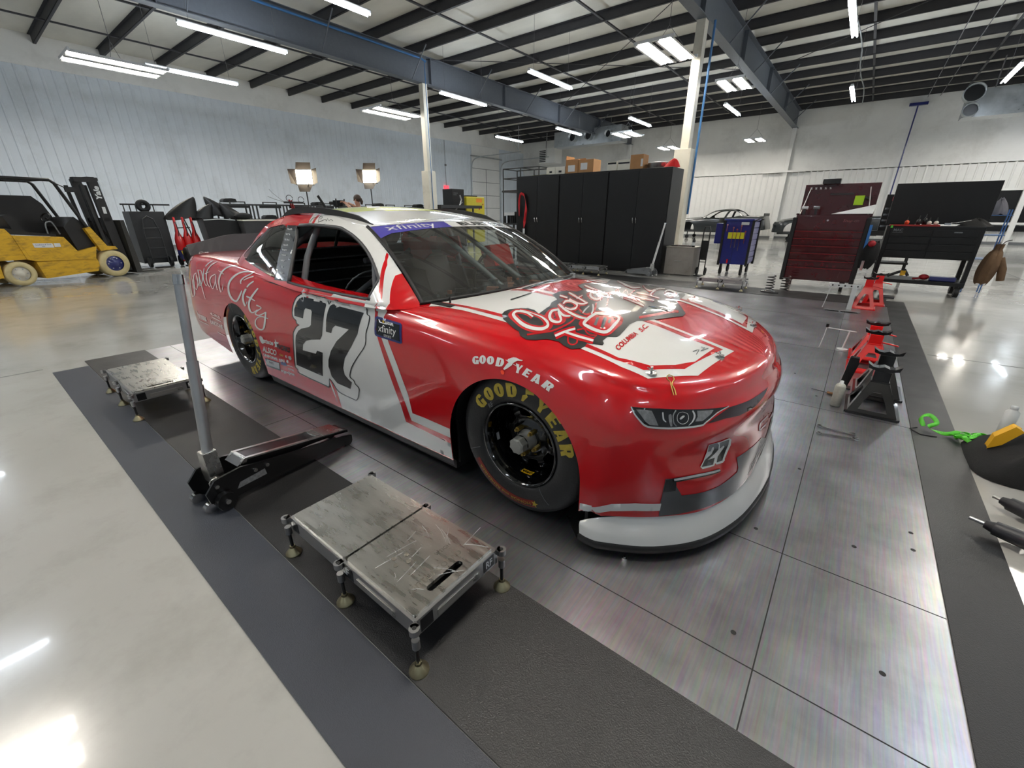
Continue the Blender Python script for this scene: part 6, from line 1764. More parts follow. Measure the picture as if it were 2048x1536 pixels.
# ================================================================ BEHIND THE CAR: cabinets and tool chests
m_cabk = mat('black_cabinet_steel', (0.045, 0.046, 0.05), 0.38, noise=0.12, spec=0.4)
m_card = mat('cardboard', (.68, .50, .32), .7, noise=.08)
m_boxw = mat('white_carton', (.86, .85, .80), .6, noise=.05)
def handle_curl(mb, x, y, z, s):
    mb.tube([(x, y, z), (x, y - .05, z + .01), (x + s * .005, y - .055, z - .04), (x + s * .004, y - .03, z - .10), (x, y, z - .115)], .012, 8)
for i, (xa, xb, lb) in enumerate(((-8.03, -6.615, 'left of three tall black steel cabinets, with the red strap hanging at its edge'),
                              (-6.605, -5.205, 'middle one of three tall black steel cabinets behind the car'),
                              (-5.195, -3.665, 'right one of three tall black steel cabinets, beside the white column'))):
    t = thing('steel_cabinet', (xa, 10.42, 0), lb, 'cabinet', 'tall black cabinets in a row')
    w = xb - xa
    MB().b2((0, .02, .03), (w, .78, 2.33)).b2((.03, .04, 0), (w - .03, .74, .03)).build('body', [m_cabk], t, bevel=.006)
    for k in (0, 1):
        a, b = (.012, w / 2 - .004) if k == 0 else (w / 2 + .004, w - .012)
        MB().b2((a, 0, .07), (b, .02, 2.29)).build('door', m_cabk, t, bevel=.004)
        h = MB(); handle_curl(h, w / 2 + (-.04 if k == 0 else .04), 0, 1.26, 1)
        h.build('handle', m_chrome, t)
def box_on(x0, x1, y0, y1, z0, z1, m, name, label, cat='box', group=None, labels=(), flap=0, extra=None):
    t = thing(name, ((x0 + x1) / 2, (y0 + y1) / 2, z0), label, cat, group)
    w, d, h = x1 - x0, y1 - y0, z1 - z0
    MB().b2((-w / 2, -d / 2, 0), (w / 2, d / 2, h)).build('carton', m, t, bevel=.004)
    q = MB()
    for a, b, c, e in labels: q.b2((a * w - w / 2, -d / 2 - .002, b * h), (c * w - w / 2, -d / 2, e * h))
    if labels: q.build('label', m_swht if m is m_card else m_sblk, t)
    if flap:
        MB().prism([(-w / 2, h), (-w / 2 + .01, h), (-w / 2 + .02, h + flap), (-w / 2 + .01, h + flap)], -d / 2, d / 2, lambda a, b, q_: (a, q_, b)).b2((-w / 2, d / 2 - .01, h), (w / 2, d / 2, h + flap * .6)).build('flap', m, t)
    return t
gb = 'cartons on top of the black cabinets'
zt = 2.332
box_on(-7.15, -6.88, 10.6, 11.0, zt, 2.52, m_boxw, 'white_box', 'left white carton with a black triangle mark on the cabinets', 'box', gb, [(.35, .25, .65, .5)])
box_on(-6.87, -6.57, 10.6, 11.0, zt, 2.52, m_boxw, 'white_box', 'right white carton with a black triangle mark, touching the brown boxes', 'box', gb, [(.35, .25, .65, .5)])
box_on(-6.55, -6.18, 10.6, 11.0, zt, 2.66, m_card, 'cardboard_box', 'left open brown cardboard box with raised flaps and a white label', 'box', gb, [(.2, .15, .75, .6)], .09)
box_on(-6.17, -5.74, 10.6, 11.0, zt, 2.64, m_card, 'cardboard_box', 'wider brown cardboard box right of the open one on the cabinets', 'box', gb, [(.15, .25, .6, .75)])
box_on(-5.36, -5.10, 10.6, 11.0, zt, 2.54, m_boxw, 'paper_box', 'narrow white paper carton on top of the middle cabinet', 'box', gb, [(.08, .72, .92, .9)])
box_on(-5.08, -4.76, 10.6, 11.0, zt, 2.56, m_boxw, 'paper_box', 'wide cream paper carton beside the tall brown box', 'box', gb, [(.05, .62, .95, .78)])
box_on(-4.76, -4.44, 10.6, 10.9, zt, 2.65, m_card, 'cardboard_box', 'tall plain brown box standing on the right cabinet', 'box', gb, [(.82, .2, .98, .7)])
t = thing('steel_drum', (-4.16, 10.88, zt), 'wide shallow grey drum on the right cabinet next to the red cloth', 'drum')
MB().lathe([(0, 0), (.25, 0), (.26, .01), (.255, .12), (.262, .13), (.25, .135), (0, .13)], n=36).build('shell', m_almf, t)
def cloth(u, v):
    a = 2 * pi * u; k = sin(pi * min(1, v * 1.0)) ** .5 if v < 1 else 0
    r = .16 + .03 * sin(3 * a + 1) + .02 * sin(7 * a)
    return (r * cos(a) * (1 - v) ** .6 + .06 * v, r * .8 * sin(a) * (1 - v) ** .6, .17 * v + .02 * sin(5 * a) * v)
o = blob_mesh(cloth, 24, 8).build('red_cloth', mat('red_cloth', (.88, .10, .12), .7, noise=.1)); o.location = (-3.80, 10.66, zt)
tag(o, 'crumpled red cloth on the right end of the black cabinets', 'cloth')
o = MB().add([(-7.62, 10.50, zt), (-7.05, 10.48, zt), (-7.0, 10.75, zt), (-7.2, 10.8, zt + .03), (-7.55, 10.8, zt)], [(0, 1, 2, 3, 4)]).add([(-7.62, 10.50, zt + .012), (-7.05, 10.48, zt + .012), (-7.0, 10.75, zt + .015), (-7.2, 10.8, zt + .04), (-7.55, 10.8, zt + .012)], [(0, 1, 2, 3, 4)]).build('paper_sheet', mat('yellowed_paper', (.80, .76, .55), .7, noise=.1))
tag(o, 'yellowish sheet of paper at the left end on top of the cabinets', 'paper')
rs = MB()
ribbon(rs, [(-7.86, 10.38, 1.90), (-7.80, 10.36, 1.88), (-7.72, 10.37, 1.82), (-7.66, 10.37, 1.5), (-7.70, 10.37, 1.2), (-7.73, 10.37, .98)], .07, Vector((0, 1, 0)))
ribbon(rs, [(-7.86, 10.38, 1.90), (-7.90, 10.37, 1.7), (-7.90, 10.37, 1.3)], .05, Vector((0, 1, 0)))
t = thing('red_banner_strap', (0, 0, 0), 'red strap draped down the front of the left black cabinet', 'strap')
rs.build('webbing', mat('red_webbing', (.80, .10, .14), .6, noise=.08), t)
MB().box((-7.73, 10.37, .90), (.06, .02, .14)).build('white_end', m_swht, t)

# grey low cabinet with clutter, hand truck
t = thing('low_cabinet', (-3.60, 10.50, 0), 'low grey steel cabinet standing in front of the white column', 'cabinet')
MB().b2((0, 0, .02), (.64, .55, .63)).b2((-.01, -.01, .63), (.65, .56, .645)).build('body', mat('scratched_grey_steel', (.62, .60, .57), .38, metal=.5, noise=.1, dirt=(.35, .33, .30), dirt_amt=.5), t, bevel=.004)
MB().tube([(.22, -.005, .33), (.24, -.03, .33), (.36, -.03, .33), (.38, -.005, .33)], .008, 6).build('handle', m_almf, t)
rr = random.Random(8)
for k in range(6):
    o = MB().tube(crv([(rr.uniform(0, .5), rr.uniform(.05, .4), .655) for _ in range(4)], 4), .012, 6).build('air_fitting', mat('rust_brown', (.42, .22, .14), .6, noise=.2) if k % 2 else m_rod)
    o.location = (-3.57, 10.52, 0); tag(o, ['first brown', 'first dark', 'second brown', 'second dark', 'third brown', 'third dark'][k] + ' fitting in the clutter on the low grey cabinet', 'fitting', 'clutter on the low grey cabinet')
t = thing('bottle', (-3.03, 10.62, .647), 'dark bottle with a white label at the right end of the low grey cabinet', 'bottle')
MB().lathe([(0, 0), (.035, 0), (.035, .15), (.015, .18), (.015, .21), (0, .21)], n=18).build('body', m_sblk, t)
MB().lathe([(.0355, .03), (.0355, .10)], n=18).build('label', m_swht, t)
t = thing('folding_hand_truck', (-2.90, 10.9, 0), 'narrow black folding hand truck beside the low grey cabinet', 'hand truck')
hf = MB().tube([(-.02, 0, .12), (-.02, .0, 1.0), (.0, 0, 1.08), (.10, 0, 1.08), (.12, 0, 1.0), (.12, 0, .12)], .014, 8)
for z in (.3, .5, .7): hf.tube([(-.02, 0, z), (.12, 0, z)], .010, 6)
hf.build('frame', m_rod, t)
MB().b2((-.03, -.03, .35), (.13, -.015, .78)).build('panel', m_matte, t)
for s in (-.04, .14): MB().cyl((s - .012, 0, .09), (s + .012, 0, .09), .09, n=20).build('wheel', m_matte, t)
MB().b2((-.04, -.28, .0), (.14, -.02, .012)).build('toe_plate', m_matte, t)

# blue tool cart
m_bluec = mat('blue_cart_paint', (.07, .13, .48), .35, noise=.08, coat=.3)
m_lav = mat('lavender_drawer', (.46, .46, .62), .4, noise=.06)
t = thing('blue_tool_cart', (-2.62, 11.3, 0), 'dark blue rolling tool cart hung with wrenches, in the middle distance', 'tool cart')
MB().b2((.03, .02, .25), (.60, .80, 1.22)).build('body', m_bluec, t)
MB().b2((0, 0, 1.20), (.63, .82, 1.25)).build('top_tray', m_bluec, t, bevel=.01)
for x in (.0, .60): MB().b2((x, -.012, .22), (x + .05, .03, 1.22)).build('corner_post', m_matte, t, bevel=.006)
MB().b2((.60, .76, .22), (.65, .82, 1.22)).build('corner_post', m_matte, t)
for k in range(7):
    z0 = .28 + k * .13
    MB().b2((.60, .06, z0), (.622, .76, z0 + .118)).build('drawer', m_lav, t, bevel=.004)
MB().b2((.14, -.014, .82), (.48, -.004, .96)).build('yellow_tray', mat('yellow_tray', (.88, .85, .12), .5, noise=.08), t)
MB().b2((.38, -.008, 1.12), (.54, -.002, 1.18)).build('name_plate', m_swht, t)
MB().b2((.29, -.010, .25), (.293, 0, .80)).build('panel_seam', m_matte, t)
MB().b2((.20, -.012, .27), (.235, -.002, .36)).build('red_tag', m_rstand, t)
for k, (x, z0, z1) in enumerate(((.10, .98, 1.12), (.24, .62, 1.06), (.32, .62, 1.02), (.40, .56, 1.10), (.50, .72, .98))):
    w = thing('hanging_wrench', (-2.62 + x, 11.268, 0), ['short', 'second', 'third', 'longest', 'rightmost'][k] + ' of the wrenches hanging on the front of the blue cart', 'wrench', 'wrenches on the blue cart')
    MB().b2((-.006, 0, z0), (.006, .006, z1)).build('shank', m_chrome, w)
    MB().cyl((0, -.002, z1), (0, .008, z1), .018, n=12).build('ring_end', m_chrome, w)
for x, y in ((.08, .08), (.53, .08), (.10, .74), (.53, .76)):
    MB().cyl((x - .02, y, .085), (x + .02, y, .085), .085, n=20).box((x, y, .19), (.05, .06, .12)).build('caster', m_matte, t)
MB().b2((-.16, .04, .70), (-.01, .5, 1.15)).build('side_bin', m_bluec, t, bevel=.01)
MB().tube([(.63, .1, 1.2), (.72, .1, 1.26), (.72, .7, 1.26), (.63, .7, 1.2)], .012, 6).build('push_handle', m_rod, t)

# wine-red tool chest
m_wine = mat('wine_red_chest', (.27, .02, .045), .25, coat=.6, noise=.1)
m_wine2 = mat('wine_red_edge', (.50, .16, .18), .2, metal=.5, noise=.05)
t = thing('red_tool_chest', (-1.09, 9.98, 0), 'wine red roller tool chest with its lid open, behind the coil springs', 'tool chest')
w_ = 1.12
MB().b2((.02, .03, .17), (w_ - .02, .62, 1.33)).build('body', m_wine, t)
for x in (-.025, w_ - .045): MB().b2((x, -.02, .15), (x + .07, .06, 1.29)).build('side_bumper', m_matte, t, bevel=.015)
zz = [.19, .42, .55, .68, .81, .94, 1.07, 1.32]
for k in range(7):
    d = MB().b2((.05, 0, zz[k] + .006), (w_ - .05, .03, zz[k + 1] - .006))
    d.build('drawer', m_wine, t, bevel=.003)
    if k < 6: MB().b2((.05, -.018, zz[k + 1] - .028), (w_ - .05, 0, zz[k + 1] - .014)).build('drawer_pull', m_wine2, t)
MB().cyl((.52, -.006, 1.24), (.52, .0, 1.24), .016, n=14).build('lock', m_chrome, t)
vs, fs = text2d('Snap-on', .07, shear=.2); MB().add([(.86 + a, -.003, 1.235 + b) for a, b in vs], fs).build('name_plate', mat('dull_badge', (.42, .28, .29), .4, noise=.05), t)
lid = MB().b2((.0, .60, 1.30), (w_ + .02, .66, 1.87)); lid.b2((0, .12, 1.33), (.02, .62, 1.36)).build('lid', m_wine, t)
MB().tube([(.10, .57, 1.80), (.05, .18, 1.34)], .008, 6).build('gas_strut', m_almf, t)
MB().tube([(w_ - .12, .57, 1.80), (w_ - .05, .18, 1.34)], .008, 6).build('gas_strut', m_almf, t)
lg = MB()
for k in range(5):
    vs, fs = text2d('%', .05, bold=.04); lg.add([(.10 + k * .075 + a, .594, 1.80 + b) for a, b in vs], fs)
lg.build('lid_sticker', m_swht, t)
MB().b2((.42, .585, 1.68), (.78, .60, 1.71)).build('tool_rail', m_rod, t)
for x, y in ((.12, .10), (w_ - .14, .10), (.12, .52), (w_ - .14, .52)):
    MB().cyl((x - .025, y, .07), (x + .025, y, .07), .07, n=18).box((x, y, .14), (.08, .09, .06)).build('caster', m_wine if x < .5 else m_matte, t)
o = MB().b2((-.28, 10.55, 1.50), (-.14, 10.56, 1.66)).build('lime_tag', mat('lime_tag', (.72, .90, .15), .5, noise=.03)); tag(o, 'lime green tag stuck inside the open red lid', 'tag')
o = MB().cyl((-.12, 10.50, 1.62), (-.05, 10.44, 1.60), .03, n=12).build('flashlight', m_rod); tag(o, 'small flashlight hanging beside the lime tag in the red lid', 'flashlight')
o = MB().b2((-.82, 10.40, 1.868), (-.55, 10.62, 1.95)).build('black_case', m_sblk, bevel=.006); tag(o, 'black case lying on top of the open red lid', 'case')
o = MB().add([(-.55, 10.02, 1.345), (.04, 10.0, 1.35), (.06, 10.3, 1.50), (-.45, 10.4, 1.36)], [(0, 1, 2, 3)]).add([(-.55, 10.02, 1.350), (.04, 10.0, 1.355), (.06, 10.3, 1.505), (-.45, 10.4, 1.365)], [(0, 1, 2, 3)]).build('shop_towel', m_swht)
tag(o, 'crumpled white sheet spread over the open red tool chest', 'towel')
for k, x in enumerate((-.98, -.80)):
    t = thing('drill', (x, 10.15, 1.335), ['white cordless drill at the left end of the open red chest', 'grey cordless drill beside the white one in the red chest'][k], 'drill', 'drills in the red chest')
    MB().cyl((-.05, 0, .12), (.05, 0, .12), .028, n=12).build('body', m_swht if k == 0 else m_hg, t)
    MB().b2((-.02, -.02, 0), (.02, .02, .11)).build('handle', m_rod, t)
t = thing('hanging_jacket', (.13, 9.99, .45), 'dark bag and cloths hanging on the right side of the red tool chest', 'bag')
def hb(u, v):
    a = 2 * pi * u; r = .5 + .5 * sin(pi * v) ** .7
    return (.13 * r * cos(a) + .05 * v, .18 * r * sin(a), .45 * v + .02 * sin(4 * a))
blob_mesh(hb, 20, 10).build('bag', m_bagc, t)
MB().b2((-.08, -.06, .30), (-.04, .12, .72)).build('blue_cloth', mat('blue_cloth', (.20, .45, .72), .6, noise=.1), t)
MB().sphere((.02, -.12, .42), .055, 12, 8).build('red_glove', mat('red_glove', (.62, .08, .12), .6, noise=.1), t)
MB().b2((-.05, -.20, -.02), (-.01, -.16, .14)).build('air_gun', m_chrome, t)

# black tool cabinet with open lid
t = thing('black_tool_cabinet', (.30, 10.42, 0), 'big black tool cabinet on legs with its lid up, at the right', 'tool cabinet')
w_ = 1.24
MB().b2((.0, .02, .62), (w_, .72, 1.15)).build('body', m_cabk, t, bevel=.006)
for k in range(4):
    z = .64 + k * .115
    for a, b in ((.06, .60), (.62, w_ - .06)): MB().b2((a, 0, z), (b, .02, z + .105)).build('drawer', m_cabk, t, bevel=.003)
MB().b2((.03, -.01, 1.15), (.68, .30, 1.175)).build('red_shelf', mat('red_shelf', (.55, .10, .07), .4, noise=.1), t)
MB().b2((-.02, .60, 1.18), (w_ + .08, .68, 1.86)).build('lid', m_cabk, t, bevel=.004)
for a in (0.0, w_ - .06):
    for b in (.03, .64): MB().b2((a, b, .17), (a + .06, b + .06, .62)).build('leg', m_cabk, t)
MB().b2((0, .02, .19), (w_, .70, .25)).build('bottom_shelf', m_cabk, t, bevel=.004)
for a in (.10, w_ - .06):
    for b in (.10, .60): MB().cyl((a - .03, b, .085), (a + .03, b, .085), .085, n=20).box((a, b, .17), (.09, .10, .05)).build('caster', m_matte, t)
vs, fs = text2d('MAC', .06, bold=.03); MB().add([(.16 + a, -.002, 1.085 + b) for a, b in vs], fs).b2((.09, -.0015, 1.045), (.23, 0, 1.052)).build('name_plate', m_hg, t)
MB().b2((.88, -.002, 1.05), (.98, 0, 1.07)).build('badge', m_hg, t)
o = MB().b2((.345, 10.40, 1.12), (.375, 10.412, 1.165)).build('green_tag', m_green); tag(o, 'tiny green tag on the upper left corner of the black cabinet', 'tag')
for k, (x, m, h, nm, lb) in enumerate(((.55, mat('orange_plastic', (.80, .30, .15), .5, noise=.1), .07, 'plastic_tub', 'orange tub at the left end of the red shelf'), (.70, m_rod, .09, 'oil_bottle', 'dark bottle right of the orange tub on the red shelf'), (.78, m_sblk, .11, 'oil_bottle', 'tall black bottle in the middle of the red shelf'), (.84, m_boxw, .06, 'spray_bottle', 'first white squeeze bottle on the red shelf'), (.93, m_boxw, .06, 'spray_bottle', 'second white squeeze bottle, at the right end of the red shelf'))):
    t = thing(nm, (x, 10.55, 1.177), lb, 'bottle', 'bottles on the red shelf')
    MB().lathe([(0, 0), (.03, 0), (.032, h * .7), (.012, h), (0, h)], n=14).build('body', m, t)
    MB().lathe([(.010, h), (.008, h + .03), (.003, h + .06)], n=8).build('nozzle', m_rod, t)
o = MB().tube([(1.05, 10.5, 1.19), (1.2, 10.6, 1.21), (1.35, 10.55, 1.25)], .012, 8).box((1.07, 10.5, 1.19), (.08, .04, .03)).build('grease_gun', m_chrome); tag(o, 'chrome grease gun lying on the black cabinet top', 'grease gun')
def heap(u, v):
    a = 2 * pi * u; return (.22 * (1 - v) ** .7 * cos(a) + .03 * sin(3 * a), .14 * (1 - v) ** .7 * sin(a), .12 * v + .015 * sin(5 * a) * v)
o = blob_mesh(heap, 20, 8).build('dark_jacket', m_bagc); o.location = (1.42, 10.66, 1.151); tag(o, 'dark jacket heaped at the right end of the black cabinet top', 'jacket')
def hat(u, v):
    a = 2 * pi * u; return (.13 * (1 - v * v) * cos(a) + .02 * sin(2 * a), .10 * (1 - v * v) * sin(a), .26 * v + .02 * sin(4 * a))
o = blob_mesh(hat, 16, 8).build('grey_rag', mat('grey_rag', (.33, .33, .36), .8, noise=.15)); o.location = (1.72, 11.35, 1.335); tag(o, 'dark grey rag bunched above the right end of the black cabinet', 'rag')
for k in range(4):
    o = MB().b2((1.53, 11.20, 1.335 + k * .065), (1.64, 11.30, 1.385 + k * .065)).build('paper_roll', mat('pale_roll', (.72, .80, .84), .5, noise=.05), bevel=.01)
    tag(o, ['lowest', 'second lowest', 'second highest', 'highest'][k] + ' pale roll in the stack beside the grey rag', 'roll', 'pale rolls stacked by the black cabinet')
t = thing('wire_stand', (1.78, 11.5, 0), 'blue wire rack standing behind the right end of the black cabinet', 'rack')
wr = MB()
for x in (-.12, .12):
    for y in (-.1, .1): wr.tube([(x, y, 0), (x, y, 1.42)], .010, 6)
for z in (.6, 1.0, 1.32): wr.b2((-.28, -.32, z), (.12, .12, z + .012))
wr.build('frame', mat('blue_wire', (.25, .40, .60), .4, noise=.05), t)
t = thing('brown_jacket', (1.72, 10.5, .26), 'brown work jacket hanging on the right side of the black cabinet', 'jacket')
def jk(u, v):
    a = 2 * pi * u; r = (.35 + .65 * sin(pi * min(1, v * 1.08 + .08)) ** .6)
    return (.11 * r * cos(a) + .06 * (v) + .015 * sin(6 * a), .17 * r * sin(a), .62 * v + .02 * sin(5 * a))
blob_mesh(jk, 28, 14).build('jacket_body', mat('brown_canvas', (.36, .27, .18), .85, noise=.15, nscale=12, bump=.5, bscale=25), t)
MB().tube([(.10, -.05, .42), (.17, -.08, .25), (.20, -.06, .08)], [.06, .055, .05], 10).build('sleeve', MATS['brown_canvas'], t)
MB().tube([(.06, 0, .60), (.10, -.02, .68), (.16, -.02, .70)], .006, 6).build('hook', m_rod, t)
for k, (x, nm, lb, m) in enumerate(((.72, 'yellow_drill', 'yellow and black drill on the lower shelf of the black cabinet', m_bagy), (1.02, 'red_glove', 'red glove on the lower shelf of the black cabinet', MATS['red_glove']))):
    t = thing(nm, (x, 10.62, .252), lb, 'drill' if k == 0 else 'glove')
    if k == 0:
        MB().tube([(-.2, 0, .03), (-.08, 0, .10), (.02, 0, .15), (.08, 0, .05)], .025, 8).build('body', m_rod, t); MB().box((.0, -.03, .10), (.07, .05, .08)).build('grip', m, t)
    else:
        MB().sphere((0, 0, .05), .06, 12, 8, sc=(1.2, 1, .8)).build('palm', m, t); MB().tube([(-.05, -.02, .03), (-.11, -.04, .02), (-.14, 0, .015)], .016, 6).build('finger', m, t)
o = MB().box((1.26, 10.60, .292), (.34, .2, .075), -.05).build('blue_white_case', m_navyb, bevel=.015); tag(o, 'blue and white case on the lower shelf of the black cabinet', 'case')
o = MB().b2((.44, 9.7, .0), (.66, 9.9, .03)).build('creeper_tray', m_gdark, bevel=.008); tag(o, 'flat grey tray lying on the floor behind the far red jack stands', 'tray')
# small service cart behind, between red and black
t = thing('service_cart', (.02, 13.0, 0), 'small dark service cart with a mounted tool box, seen between the red and black chests', 'tool cart')
MB().b2((0, 0, .9), (.9, .5, 1.0)).b2((0, 0, .3), (.9, .5, .34)).build('tray', m_matte, t)
MB().b2((.2, .1, 1.0), (.8, .45, 1.75)).build('tool_box', m_cabk, t)
for k in range(4): MB().b2((.22, .09, 1.08 + k * .12), (.78, .1, 1.12 + k * .12)).build('drawer_pull', m_chrome, t)
MB().b2((.3, .09, 1.62), (.6, .1, 1.70)).build('badge', mat('red_badge', (.6, .2, .25), .4, noise=.05), t)
for x in (.03, .85):
    for y in (.03, .45): MB().b2((x, y, 0), (x + .03, y + .03, 1.0)).build('leg', m_matte, t)
# ================================================================ FORKLIFT AND LEFT SIDE
m_yel = mat('worn_yellow_paint', (.82, .64, .13), .45, noise=.12, nscale=5, dirt=(.35, .27, .15), dirt_amt=.8, dscale=4, stretch=(1, 1, 3))
m_fblk = mat('forklift_black', (.07, .065, .065), .5, noise=.2)
m_ftyre = mat('cream_solid_tyre', (.80, .74, .55), .6, noise=.15, dirt=(.4, .35, .25), dirt_amt=.5)
t = thing('forklift', (-13.27, 1.45, 0), 'old yellow forklift with black mast parked at the left edge', 'forklift', None, atan2(.965, -.263))
PX = lambda a, b, h: (a, h, b)
MB().prism([(-1.25, .18), (-1.28, 1.05), (-1.2, 1.15), (-.72, 1.08), (-.66, .96), (-.58, .50), (-.45, .46), (-.5, .5), (-.98, .5), (-1.0, .18)], .02, 1.02, PX).build('counterweight', m_yel, t, bevel=.02)
MB().prism([(-.66, .96), (.10, .90), (.25, .60), (.60, .68), (.52, .42), (-.45, .45), (-.58, .50)], .0, 1.0, PX).build('hood', m_yel, t, bevel=.01)
MB().prism([(-.40, .10), (-.46, .44), (.54, .42), (.56, .30), (.50, .16)], .02, .98, PX).build('chassis', m_yel, t, bevel=.01)
MB().prism([(-.63, .92), (.05, .875), (.20, .55), (.28, .47), (-.52, .50)], -.006, 0, PX).build('side_cover', m_yel, t, bevel=.002)
lb = MB().prism([(-.42, .80), (-.12, .785), (-.11, .70), (-.41, .715)], -.010, -.007, PX); lb.prism([(-.10, .785), (-.0, .78), (-.0, .71), (-.10, .71)], -.010, -.007, PX)
vs, fs = text2d('Southern & Sons', .036); lb.add([(-.265 + a, -.011, .765 + b) for a, b in vs], fs, 1)
vs, fs = text2d('MIX', .03); lb.add([(-.27 + a, -.011, .73 + b) for a, b in vs], fs, 1)
lb.build('side_label', [m_swht, m_navyb], t)
MB().prism([(.50, 1.06), (.60, 1.09), (.80, .68), (.95, .66), (.98, .60), (.66, .58)], .0, .12, PX).prism([(.50, 1.06), (.60, 1.09), (.80, .68), (.95, .66), (.98, .60), (.66, .58)], .88, 1.0, PX).build('front_fender', m_yel, t, bevel=.006)
MB().prism([(-.70, 1.10), (-.30, 1.0), (.05, .95), (.05, .91), (-.70, .98)], .15, .85, PX).prism([(-.52, 1.0), (-.60, 1.32), (-.50, 1.34), (-.36, 1.02)], .25, .75, PX).build('seat', m_fblk, t, bevel=.02)
MB().prism([(-.40, 1.2), (-.44, 1.66), (-.38, 1.71), (.16, 1.71), (.30, 1.55), (.45, 1.1), (.20, .95), (-.2, .95)], .86, .98, PX).build('far_side_cover', m_fblk, t, bevel=.02)
MB().prism([(.20, 1.10), (.42, 1.30), (.62, 1.08), (.62, .66), (.30, .60)], .10, .90, PX).build('dash_cowl', m_fblk, t, bevel=.01)
MB().tube([(.12 + .10 * sin(k * pi / 8) * .4, .5 + .17 * cos(k * pi / 8), 1.28 + .17 * sin(k * pi / 8) * .5) for k in range(16)], .014, 6, closed=True).tube([(.12, .5, 1.28), (.34, .5, 1.0)], .02, 6).build('steering_wheel', m_fblk, t)
MB().tube(crv([(-.05, .2, .92), (-.03, .2, 1.16), (.06, .2, 1.2), (.10, .2, 1.12), (.14, .2, .95)], 4), .014, 6).build('grab_bar', m_hg, t)
gd = MB()
for y in (.06, .94):
    gd.tube([(-1.15, y, 1.12), (-.98, y, 2.0), (.22, y, 2.0), (.29, y, 1.94), (.58, y, 1.06)], .032, 8)
for k in range(8): gd.b2((-.98 + k * .165, .06, 1.985), (-.95 + k * .165, .94, 2.01))
gd.build('overhead_guard', m_fblk, t)
MB().tube([(.30, .02, 1.93), (.40, -.04, 1.86)], .010, 6).box((.46, -.05, 1.83), (.16, .05, .10)).build('mirror', m_fblk, t)
ms = MB()
for y in (.14, .78):
    ms.prism([(.90, 2.08), (1.08, 2.08), (1.20, .10), (1.02, .10)], y, y + .08, PX); ms.prism([(.76, 1.95), (.82, 1.95), (.94, .15), (.88, .15)], y + .02, y + .06, PX)
for z in (2.04, 1.2, .45): ms.b2((.92 + (2.04 - z) * .06, .14, z), (1.04 + (2.04 - z) * .06, .86, z + .07))
ms.prism([(.66, 2.0), (.66, 2.09), (.95, 2.10), (1.09, 2.10), (1.09, 2.04), (.95, 2.0)], .12, .24, PX)
ms.build('mast', m_fblk, t)
for y in (.40, .60): MB().cyl((1.0, y, .2), (.95, y, 1.95), .028, n=10).build('lift_cylinder', m_rod, t)
yl = MB(); vs, fs = text2d('Yale', .16, bold=.04, shear=.2)
yl.add([(1.015 - b * .9 + .0, .132, 1.78 + a) for a, b in vs], fs)
yl.b2((1.00, .128, 1.36), (1.06, .136, 1.50)); yl.build('mast_lettering', m_swht, t)
hs = MB()
for k in range(3): hs.tube(crv([(.80 + .03 * k, .2 + .05 * k, 1.15), (.98, .2 + .05 * k, .9), (.95, .22, .72), (.78, .25, .68)], 5), .010, 6)
hs.build('hydraulic_hose', m_fblk, t)
m_rough = mat('chipped_black_steel', (.16, .155, .14), .6, noise=.5, nscale=40)
MB().prism([(1.22, 1.22), (1.30, 1.22), (1.36, .03), (1.24, .03)], .05, .95, PX).build('carriage', m_rough, t)
for y in (.18, .70): MB().prism([(1.30, .5), (1.34, .5), (1.38, .06), (1.9, .035), (1.9, .02), (1.30, .02)], y, y + .12, PX).build('fork', m_rough, t)
def fwheel(x, z, r, wd, y0, m1):
    MB().lathe([(r * .58, 0), (r * .62, -.012), (r * .95, -.012), (r, .02), (r, wd - .02), (r * .9, wd), (0, wd)], (x, y0, z), 'Y', 32).build('tire', m_ftyre, t)
    d = MB().lathe([(0, .0), (r * .25, -.005), (r * .30, .02), (r * .58, .025)], (x, y0, z), 'Y', 24)
    for k in range(6): d.cyl((x + r * .42 * cos(k * 1.047), y0 + .022, z + r * .42 * sin(k * 1.047)), (x + r * .42 * cos(k * 1.047), y0 + .005, z + r * .42 * sin(k * 1.047)), .012, n=6, mi=1)
    d.build('rim', [m1, m_silv], t)
fwheel(.84, .29, .29, .22, .0, m_navyb); fwheel(-.74, .235, .235, .18, .02, m_cream); fwheel(.84, .29, .29, .22, .80, m_navyb); fwheel(-.74, .235, .235, .18, .82, m_cream)

